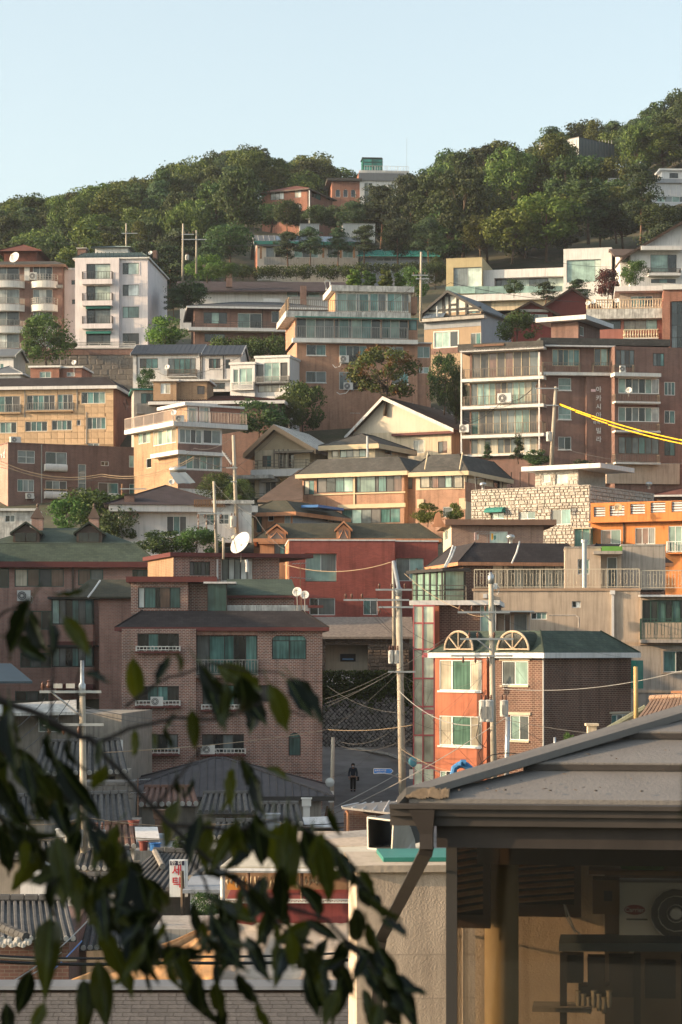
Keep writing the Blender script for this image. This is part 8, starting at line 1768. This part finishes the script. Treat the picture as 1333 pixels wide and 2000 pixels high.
# named trees
for (k, x, d, yt, yb, w, lb, g) in (
    ('light', 1068, 364, 378, 505, 150, 'bright yellow green acacia above the gold stone villa', None), ('light', 1000, 362, 410, 510, 110, 'yellow green tree left of the bright acacia', None), ('tall', 1150, 368, 310, 470, 95, 'feathery upright tree before the grey metal house', None), ('pine', 1252, 350, 325, 470, 95, 'layered dark pine before the concrete institute', None),
    ('pine', 745, 395, 365, 480, 110, 'large pine before the terrace of the brick hilltop house', None), ('pine', 690, 390, 395, 470, 70, 'pine under the arched windows on the hilltop', None), ('pine', 800, 388, 345, 500, 110, 'dark pine right of the hilltop terrace', None),
    ('pine', 563, 362, 455, 518, 66, 'first pine in the row before the green eaved house', None), ('pine', 606, 361, 446, 516, 62, 'second pine in the row before the green eaved house', None), ('pine', 660, 362, 448, 516, 56, 'third pine in the row before the green eaved house', None), ('pine', 712, 361, 442, 518, 62, 'fourth pine in the row before the green eaved house', None), ('pine', 778, 362, 430, 518, 82, 'fifth pine in the row before the green eaved house', None), ('pine', 838, 360, 430, 520, 70, 'last pine in the row before the green eaved house', None),
    ('oak', 905, 372, 330, 500, 140, 'broad green tree left above the gold stone cube', None), ('oak', 850, 380, 340, 470, 110, 'broad tree beside the last pines', None), ('dark', 470, 372, 330, 480, 110, 'dark tree left of the hilltop brick house', None), ('dark', 450, 350, 440, 520, 110, 'dark tree left of the green eaved house', None),
    ('dark', 562, 399, 392, 452, 62, 'small tree below the windows of the hilltop brick house', None), ('dark', 620, 396, 402, 450, 60, 'small dark tree at the foot of the hilltop brick house', None), ('oak', 1000, 400, 290, 420, 120, 'rounded tree left of the grey metal house', None), ('tall', 1080, 402, 262, 400, 90, 'slender leaning tree in front of the grey metal house', None),
    ('near', 92, 262, 612, 712, 100, 'dark rounded tree beside the maroon curved balconies', None), ('bright', 322, 276, 620, 676, 76, 'bright green shrub at the foot of the white apartments', None), ('dark', 372, 292, 552, 612, 92, 'dark tree between white apartments and slate roof', None), ('pine', 340, 288, 565, 625, 40, 'small pine against the white apartment side wall', None), ('bright', 405, 308, 500, 545, 70, 'pale shrub above the long brown roof', None), ('near', 440, 300, 512, 545, 60, 'green shrub left of the clipped hedge', None),
    ('autumn', 752, 234, 676, 800, 165, 'spreading persimmon tree with orange tinted leaves before the tan brick block', None), ('near', 868, 238, 692, 800, 70, 'dense green tree between tan brick block and lettered block', None), ('dark', 892, 236, 715, 850, 40, 'narrow dark tree at the edge of the lettered block', None),
    ('shrub', 592, 238, 752, 840, 90, 'bushy tree with yellowing leaves below the glazed annex', None), ('shrub', 505, 228, 780, 850, 100, 'dark bushy tree beside the roof terrace', None), ('near', 560, 234, 770, 845, 70, 'dark tree behind the cream gable', None), ('near', 288, 238, 720, 775, 44, 'small tree before the white twin house', None),
    ('shrub', 1010, 254, 614, 665, 90, 'broad bush before the dark red gables', None), ('topiary', 1065, 300, 552, 592, 62, 'cloud pruned pine before the white villa block', None), ('topiary', 1132, 298, 545, 585, 56, 'rounded garden pine before the large villa window', None), ('maple', 1187, 296, 527, 585, 48, 'dark red maple beside the white villa block', None), ('near', 1240, 300, 508, 560, 56, 'small tree before the white gable villa', None), ('shrub', 1004, 322, 545, 575, 36, 'potted bush on the villa glass terrace', None),
    ('conifer', 1013, 212, 845, 900, 26, 'pointed conifer before the ground floor of the lettered block', None), ('conifer', 953, 212, 862, 898, 20, 'small conifer left before the lettered block', None), ('shrub', 1048, 208, 878, 912, 50, 'low bush by the foot of the sleeve pole', None), ('shrub', 1140, 214, 897, 935, 50, 'leafy plants on the ledge before the lettered block', None),
    ('shrub', 190, 192, 962, 1045, 150, 'wide bush between the brown block and the green roof', None), ('shrub', 135, 190, 975, 1040, 80, 'dark bush behind the brick chimneys', None), ('shrub', 240, 186, 985, 1060, 80, 'reddish tinted bush beside the bungalow', None), ('shrub', 320, 165, 1035, 1085, 110, 'garden bush below the bungalow', None), ('shrub', 385, 164, 1035, 1085, 100, 'garden bush before the bungalow window', None), ('near', 425, 200, 922, 985, 90, 'green tree below the stair of the terrace house', None), ('near', 470, 196, 935, 985, 60, 'small tree beside the pole by the terrace house', None),
    ('bright', 836, 172, 984, 1022, 60, 'fresh green roof garden bush beside the curled parapet', None), ('bright', 890, 172, 984, 1020, 36, 'yellow green potted bush on the flat brick roof', None), ('shrub', 372, 78, 1628, 1668, 70, 'green potted plants on the deck among the low roofs', None), ('shrub', 400, 64, 1742, 1790, 60, 'leafy plant beside the laundry sign', None), ('shrub', 1112, 88, 1434, 1458, 24, 'thin twig of leaves behind the foreground roof', None),
    ('dark', 530, 404, 398, 450, 80, 'dark leafy tree below the left windows of the hilltop house', None), ('dark', 655, 402, 405, 455, 80, 'dark leafy tree between the two hilltop brick houses', None), ('dark', 600, 400, 412, 452, 70, 'dark leafy tree behind the chimney blocks', None), ('pine', 735, 402, 392, 450, 80, 'pine standing before the white terrace wall', None), ('oak', 700, 398, 410, 455, 70, 'rounded tree at the foot of the arched windows', None), ('oak', 1092, 428, 270, 380, 84, 'rounded tree half covering the grey metal house', None), ('dark', 1205, 372, 388, 470, 90, 'dark tree right of the bright acacia', None), ('oak', 1262, 376, 396, 465, 84, 'rounded tree above the roof of the white gable villa', None), ('dark', 1325, 372, 404, 470, 84, 'dark tree at the right border above the white villa', None), ('oak', 940, 368, 420, 505, 84, 'rounded tree directly above the gold stone cube', None), ('near', 850, 352, 500, 560, 40, 'small tree left of the gold stone cube', None), ('bamboo', 690, 275, 520, 570, 36, 'first yellow green bamboo clump above the central block', None), ('bamboo', 722, 276, 525, 570, 34, 'second yellow green bamboo clump above the central block', None), ('bamboo', 752, 275, 522, 570, 34, 'third yellow green bamboo clump above the central block', None), ('bamboo', 782, 276, 530, 570, 30, 'fourth yellow green bamboo clump above the central block', None),
    ('shrub', 810, 285, 525, 580, 60, 'dry brownish bush behind the upper pole', None), ('dark', 1290, 345, 400, 470, 90, 'dark tree below the concrete institute', None), ('near', 20, 300, 655, 700, 40, 'shrub below the curved balconies', None)):
    plant(k, x, d, yt, w, lb, g, ybase=yb)
hedge('clipped_hedge', 455, 517, 705, 545, 340, F_BUSH, 'long clipped green hedge below the green eaved house', 1.5, 7000, .3)
hedge('garden_hedge', 410, 655, 560, 700, 268, F_BUSH, 'dense green hedge slope between the brick house and the tan block', 2, 7000, .25)
hedge('retaining_hedge', 700, 512, 870, 535, 348, F_DARK, 'dark hedge band under the row of pines', 2, 4000, .3)
hedge('balcony_planting', 110, 668, 150, 680, 266, F_BUSH, 'low round clipped bush beside the white apartments', 1, 1200, .2)
# creeper over the retaining wall
rg = random.Random(9); m = MB(); v = RWALL; org = v.b.org
for i in range(9000):
    a = rg.uniform(0, v.W); lim = 1366 + 26 * noise.noise((a * .9, 0, 3)) + 14 * noise.noise((a * 3, 1, 3)); y = rg.uniform(1310, lim) if rg.random() < .9 else rg.uniform(1310, lim + 18)
    p = v.pt('f', a, (HY - y) * 146 / F, rg.uniform(.02, .22)); leaves(m, p, .05, 1, .17, rg, 1, .9)
root = empty('wall_creeper', v.pt('f', v.W / 2, (HY - 1366) * 146 / F, 0), 'dark green creeper hanging over the top of the diagonal stone wall', 'creeper'); m.build('foliage', F_BUSH, root, root.location)['kind'] = 'stuff'
m = MB()
for i in range(60): a = v.hit('f', rg.uniform(636, 700), 1328)[0]; leaves(m, v.pt('f', a, (HY - rg.uniform(1318, 1336)) * 146 / F, .26), .04, 1, .10, rg)
m.build('blossom', plain('blossom_white', (.55, .53, .50), .8), root, root.location)['kind'] = 'stuff'

# ================================================================ the branch close to the lens
LEAFM, nt, bs, N, Lk = _new('near_leaf')
oi = N('ShaderNodeObjectInfo'); co = _coord(nt, False)
c = _mixc(nt, _map(nt, oi.outputs['Random'], 0, 1, .45, 1), (.004, .007, .002), (.036, .043, .005)); c = _mul(nt, c, _map(nt, _noise(nt, co, 60, 3), .75, 1.2))
sx = N('ShaderNodeSeparateXYZ'); Lk(co, sx.inputs[0]); ab = N('ShaderNodeMath'); ab.operation = 'ABSOLUTE'; Lk(sx.outputs[0], ab.inputs[0]); c = _mixc(nt, _map(nt, ab.outputs[0], 1, 0, .008, .02), c, (.09, .11, .03))
Lk(c, bs.inputs['Base Color']); bs.inputs['Roughness'].default_value = .30; bs.inputs['Specular IOR Level'].default_value = .22
tr = N('ShaderNodeBsdfTranslucent'); tc_ = _mixc(nt, _map(nt, oi.outputs['Random'], 0, 1, .5, 1), (.012, .02, .003), (.20, .20, .010)); Lk(tc_, tr.inputs[0]); mx = N('ShaderNodeMixShader'); mx.inputs[0].default_value = .25; Lk(bs.outputs[0], mx.inputs[1]); Lk(tr.outputs[0], mx.inputs[2]); Lk(mx.outputs[0], nt.nodes['Material Output'].inputs[0])
def leaf_mesh(seed):
    """one pointed oval leaf of unit length along -Z, folded on its midrib and curling"""
    rg = random.Random(seed); m = MB(); n = 9; cur = rg.uniform(-.4, .45); fold = rg.uniform(.2, .7); wd = rg.uniform(.19, .25)
    for i in range(n + 1):
        t = i / n; w = wd * (math.sin(math.pi * t ** .85) ** .8) * (1 - .25 * t) if 0 < i < n else 0.004
        if t > .82: w *= (1 - (t - .82) / .18 * .55)
        y = cur * (t ** 2) + .06 * math.sin(t * 5 + seed); q = w * fold; rip = .035 * math.sin(i * 2.3 + seed)
        for x, yy in ((-w, q + rip), (-w * .5, q * .4), (0, 0), (w * .5, q * .4), (w, q - rip)): m.v.append((x, y - yy, -t))
    for i in range(n):
        for j in range(4): a = i * 5 + j; m.f.append((a, a + 1, a + 6, a + 5)); m.m.append(0)
    m.tube([Vector((.02, .03, .30)), Vector((0, .01, .12)), Vector((0, 0, 0)), Vector((0, cur * .25 - .004, -.5)), Vector((0, cur - .003, -.98))], [.012, .012, .014, .010, .004], 4)
    me = bpy.data.meshes.new('leaf'); me.from_pydata(m.v, [], m.f); me.materials.append(LEAFM); me.polygons.foreach_set('use_smooth', [True] * len(me.polygons)); return me
LME = [leaf_mesh(s) for s in range(7)]
base = P(-260, 1330, 3.05); troot = empty('foreground_tree', Vector((base.x - .5, 3.1, -5.0)), 'out of focus leafy branch with dark pointed leaves close to the camera', 'tree'); org = troot.location
m = MB(); TW = plain('twig_dark', (.030, .024, .020), .85, .2, 20)
m.tube([org, org + Vector((.1, 0, 2.2)), org + Vector((.3, 0, 4.0)), base], [.09, .07, .045, .012], 8); m.build('trunk', TW, troot, org)
BR = [([(-260, 1330), (-60, 1348), (60, 1385), (160, 1440), (190, 1452), (245, 1520), (330, 1610), (430, 1700), (520, 1775)], .0052), ([(190, 1452), (250, 1425), (340, 1402), (430, 1405), (520, 1370), (600, 1400)], .0030), ([(245, 1380), (330, 1320), (420, 1300), (520, 1310), (590, 1335)], .0022),
      ([(-60, 1400), (40, 1500), (130, 1560), (220, 1640), (300, 1760), (350, 1900)], .0045), ([(-60, 1560), (60, 1640), (180, 1720), (260, 1800), (320, 1860)], .0042), ([(330, 1610), (450, 1620), (560, 1600), (640, 1640), (720, 1740)], .003), ([(430, 1700), (540, 1760), (640, 1800), (720, 1880), (760, 1950)], .0032), ([(-60, 1250), (10, 1195), (60, 1170)], .0025), ([(100, 1400), (105, 1300), (95, 1215)], .002), ([(160, 1440), (150, 1330), (170, 1260)], .0018), ([(300, 1580), (380, 1480), (420, 1440)], .0022), ([(520, 1775), (600, 1860), (650, 1930)], .0022), ([(350, 1640), (400, 1720), (420, 1800), (440, 1880)], .0022)]
rg = random.Random(17); BRW = []
for i, (pts, r_) in enumerate(BR):
    dd = 3.05 + (i % 5) * .10; w = [P(x, y, dd) for x, y in pts]; BRW.append(w); m = MB(); sm = []
    for a in range(len(w) - 1):
        for k in range(4): sm.append(w[a].lerp(w[a + 1], k / 4) + Vector((0, .01 * noise.noise((a + k / 4, i, 0)), .006 * noise.noise((a * 1.3 + k / 3, i, 5)))))
    sm.append(w[-1]); L_ = len(sm); m.tube(sm, [lerp(r_ * 1.25, r_ * .45, q / L_) for q in range(L_)], 6); m.build('branch', TW, troot, org)
def put_leaf(px, py, ln, ang, d=None, yaw=None, mesh=None):
    """px, py: the stalk; ln: length in pixels; ang: degrees from straight down, + to the right"""
    d = d or rg.uniform(2.85, 3.5); o = link('leaf', mesh or rg.choice(LME), troot); o.location = P(px, py, d) - org; s_ = mt(ln * rg.uniform(.68, 1.0), d); o.scale = (s_ * rg.uniform(.75, 1.05), s_, s_)
    from mathutils import Euler, Matrix
    o.rotation_euler = (Matrix.Rotation(R(-ang), 3, 'Y') @ Matrix.Rotation(rg.uniform(-.8, .8), 3, 'X') @ Matrix.Rotation(R(rg.uniform(-65, 65) if yaw is None else yaw), 3, 'Z')).to_euler(); return o
# leaves that read one by one in the photograph
for (x, y, ln, an, yw) in ((260, 1285, 140, 4, 5), (125, 1205, 120, 38, 20), (18, 1250, 120, 60, 30), (60, 1172, 150, -30, 30), (105, 1160, 75, 90, 70), (55, 1190, 130, 20, 40), (100, 1215, 120, 15, 30), (165, 1315, 75, 60, 55), (330, 1280, 70, -10, 30), (345, 1275, 60, 20, 40), (385, 1290, 130, 40, 40), (375, 1385, 90, 5, 5), (400, 1310, 140, 25, 30), (440, 1330, 120, -5, 35), (470, 1320, 140, 8, 30), (500, 1330, 150, 0, 30), (525, 1335, 160, 18, 20), (560, 1330, 150, 32, 35), (575, 1325, 140, 40, 50),
    (460, 1330, 130, 30, 20), (425, 1300, 130, 50, 30), (345, 1395, 60, -35, 40), (265, 1425, 55, -15, 40), (300, 1430, 50, 10, 45), (325, 1420, 80, 18, 45), (110, 1480, 160, 38, 15), (70, 1510, 170, 25, 25), (95, 1520, 180, 12, 20), (20, 1380, 170, 15, 25), (-15, 1390, 170, 5, 30), (-10, 1500, 150, 25, 30), (25, 1455, 130, 10, 40), (230, 1610, 110, -35, 35), (345, 1515, 90, 8, 40), (380, 1520, 60, -20, 50), (445, 1555, 50, -30, 50), (470, 1480, 110, 12, 30), (455, 1500, 100, -8, 35), (490, 1510, 130, 30, 30), (520, 1500, 90, 55, 45),
    (350, 1560, 120, -12, 20), (390, 1590, 120, 0, 30), (410, 1600, 130, -10, 30), (460, 1600, 150, 8, 25), (500, 1590, 120, 0, 20), (540, 1610, 160, 12, 20), (560, 1600, 170, -5, 20), (590, 1620, 150, 20, 30), (620, 1640, 170, 15, 25), (650, 1660, 140, 28, 30), (640, 1580, 80, 40, 50), (560, 1690, 140, -8, 30), (700, 1700, 110, 35, 35), (720, 1750, 90, 60, 40), (690, 1770, 150, 10, 20), (720, 1800, 130, 20, 25), (745, 1790, 100, 40, 40), (740, 1850, 150, 22, 25), (700, 1850, 170, 30, 20), (670, 1880, 120, 0, 20), (640, 1830, 110, -20, 35), (600, 1830, 110, -40, 35), (560, 1850, 120, -35, 30), (620, 1890, 110, 8, 20), (760, 1900, 140, 30, 25), (740, 1960, 110, -5, 30), (660, 1930, 110, -12, 25), (710, 1930, 130, 10, 20),
    (100, 1790, 170, 0, 5), (110, 1640, 160, 20, 20), (60, 1620, 160, 5, 25), (20, 1600, 180, -10, 25), (150, 1700, 180, 20, 20), (190, 1720, 170, 5, 25), (230, 1740, 180, 22, 20), (270, 1700, 170, 10, 25), (250, 1690, 160, -12, 25), (290, 1780, 150, -5, 30), (200, 1800, 170, 25, 25), (165, 1910, 130, 5, 20), (190, 1880, 170, 12, 15), (60, 1895, 130, -15, 10), (380, 1760, 130, 12, 30), (420, 1790, 130, 20, 30), (450, 1820, 120, -15, 30), (440, 1790, 160, 5, 25), (480, 1830, 130, 25, 30), (370, 1880, 140, 15, 30), (390, 1900, 130, -5, 25), (420, 1920, 110, 20, 30), (465, 1900, 130, 25, 30), (430, 1960, 90, 0, 20), (500, 1960, 90, 25, 30), (265, 1880, 70, -60, 40), (540, 1740, 110, 15, 35), (585, 1730, 120, 40, 30), (520, 1710, 120, -10, 30), (10, 1960, 90, 10, 30), (85, 1960, 70, -20, 30)):
    put_leaf(x, y, ln, an, yaw=yw * rg.choice((-1, 1)))
# the thick of the foliage, lower left
for i in range(175):
    w = BRW[rg.choice((3, 3, 4, 4, 0, 6, 11, 12, 5, 4))]; k = rg.randrange(len(w) - 1); p = w[k].lerp(w[k + 1], rg.random()); px = CX + p.x / p.y * F; py = HY - p.z / p.y * F
    if px < 820 and py < 2050 and not (300 < px < 385 and 1590 < py < 1750): put_leaf(px + rg.uniform(-25, 25), py + rg.uniform(-10, 20), rg.uniform(60, 125), rg.gauss(8, 30))
# a leaf at the right-hand border, nearer still
t2 = empty('foreground_sprig', P(1420, 1480, 1.6), 'blurred bright green leaf at the right border', 'plant'); m = MB(); m.tube([P(1420, 1480, 1.6), P(1380, 1500, 1.6), P(1345, 1495, 1.6)], .0025, 5); m.build('stem', TW, t2, t2.location)
for (x, y, ln, an) in ((1352, 1480, 120, -12), (1345, 1490, 90, 10), (1365, 1500, 110, -30)):
    from mathutils import Matrix
    o = link('leaf', LME[1], t2); o.location = P(x, y, 1.6) - t2.location; s_ = mt(ln, 1.6); o.scale = (s_, s_, s_); o.rotation_euler = (Matrix.Rotation(R(-an), 3, 'Y') @ Matrix.Rotation(.5, 3, 'Z')).to_euler()

# ================================================================ unseen houses; the left pair and two trees are added for their shade
def beside(name, label, x0, x1, y0, y1, zb, zt, wall, roof, storeys):
    b = Bld(name, label, 'house'); b.org = Vector(((x0 + x1) / 2, y0, zb)); b.root = empty(name, b.org, label, 'house')
    v = Vol(b, (x0, y0), (1, 0), x1 - x0, y1 - y0, zb - 3, zt, [wall]); v.hip(1.6, .5, roof, WHITE2)
    for k in range(storeys):
        z = zb + 1 + k * 2.8
        for j in range(int((y1 - y0) / 4)):
            v.open['r'].append((1 + j * 4, z, 2.8 + j * 4, z + 1.3, .1)); m = MB(); m.box(v.pt('r', 1 + j * 4, z, -.1), v.bk * 1.8, v.u * .02, UP * 1.3); m.build('pane', PANE['t'], b.root, b.org)
beside('upper_shade_house', 'brick house added beyond the left border to shade the lower left blocks', -44, -31, 115, 160, -9, 8.6, BR_ROSE, SH_GREEN, 5)  # unseen house, added so its shadow falls on the lower left blocks
for i, (x, d, w, z0, z1, mm, rf, lb) in enumerate(((23, 118, 9, -8, 1, BR_BROWN, SH_CHAR, 'brown brick house beyond the right border beside the beige cement house'), (27, 150, 10, -3, 8, CREAM, SH_GREEN, 'cream house beyond the right border behind the beige cement house'), (33, 178, 10, 5, 13, BR_TAN, SH_BROWN, 'tan brick house beyond the right border beside the amber house'), (39, 214, 12, 13, 25, BR_ROSE, SH_CHAR, 'rose brick house beyond the right border beside the lettered block'), (46, 262, 12, 30, 41, WHITE2, SH_SLATE, 'white house beyond the right border beside the baluster terrace'), (19.5, 88, 8, -10.5, -4, OLDW, SH_SLATE, 'low house beyond the right border behind the foreground roof'))):
    beside('right_side_house', lb, x, x + w, d, d + 9, z0, z1, mm, rf, 2)
beside('lower_shade_house', 'brick house added beyond the left border to shade the low tiled roofs', -40, -27, 82, 113, -12, .6, BR_BROWN, SH_CHAR, 3)  # unseen house, added to put the low roofs in shade
for i, (x, y, h) in enumerate(((-3.4, 2.3, 7.2), (-4.6, 1.2, 7.6))):  # unseen trees, added to dapple the light on the near leaves
    t = copy_tree(PROTO['autumn'][0]); t.location = (x, y, -4.6); t.scale = (.62, .62, h / 6); t.rotation_euler = (0, 0, i * 2.0); tag(t, 'leafy tree added beyond the left border to shade the near branch' if i == 0 else 'second leafy tree beyond the left border beside the viewpoint', 'tree')

# ================================================================ close up all walls, cladding
Bld.finish_all()
for v, fn in AFTER: fn(v.wallobj)
drop_unused()

# ================================================================ the evening air
hm = bpy.data.materials.new('haze_air'); hm.use_nodes = True; hn = hm.node_tree; hn.nodes.clear(); ho = hn.nodes.new('ShaderNodeOutputMaterial'); hv = hn.nodes.new('ShaderNodeVolumePrincipled')
hv.inputs['Color'].default_value = (.86, .91, 1.0, 1); hv.inputs['Density'].default_value = .00009; hv.inputs['Anisotropy'].default_value = .2; hn.links.new(hv.outputs[0], ho.inputs['Volume'])
m = MB(); m.wbox(-4100, 4100, -420, 6100, -66, 190); o = m.build('haze', hm); o['kind'] = 'stuff'
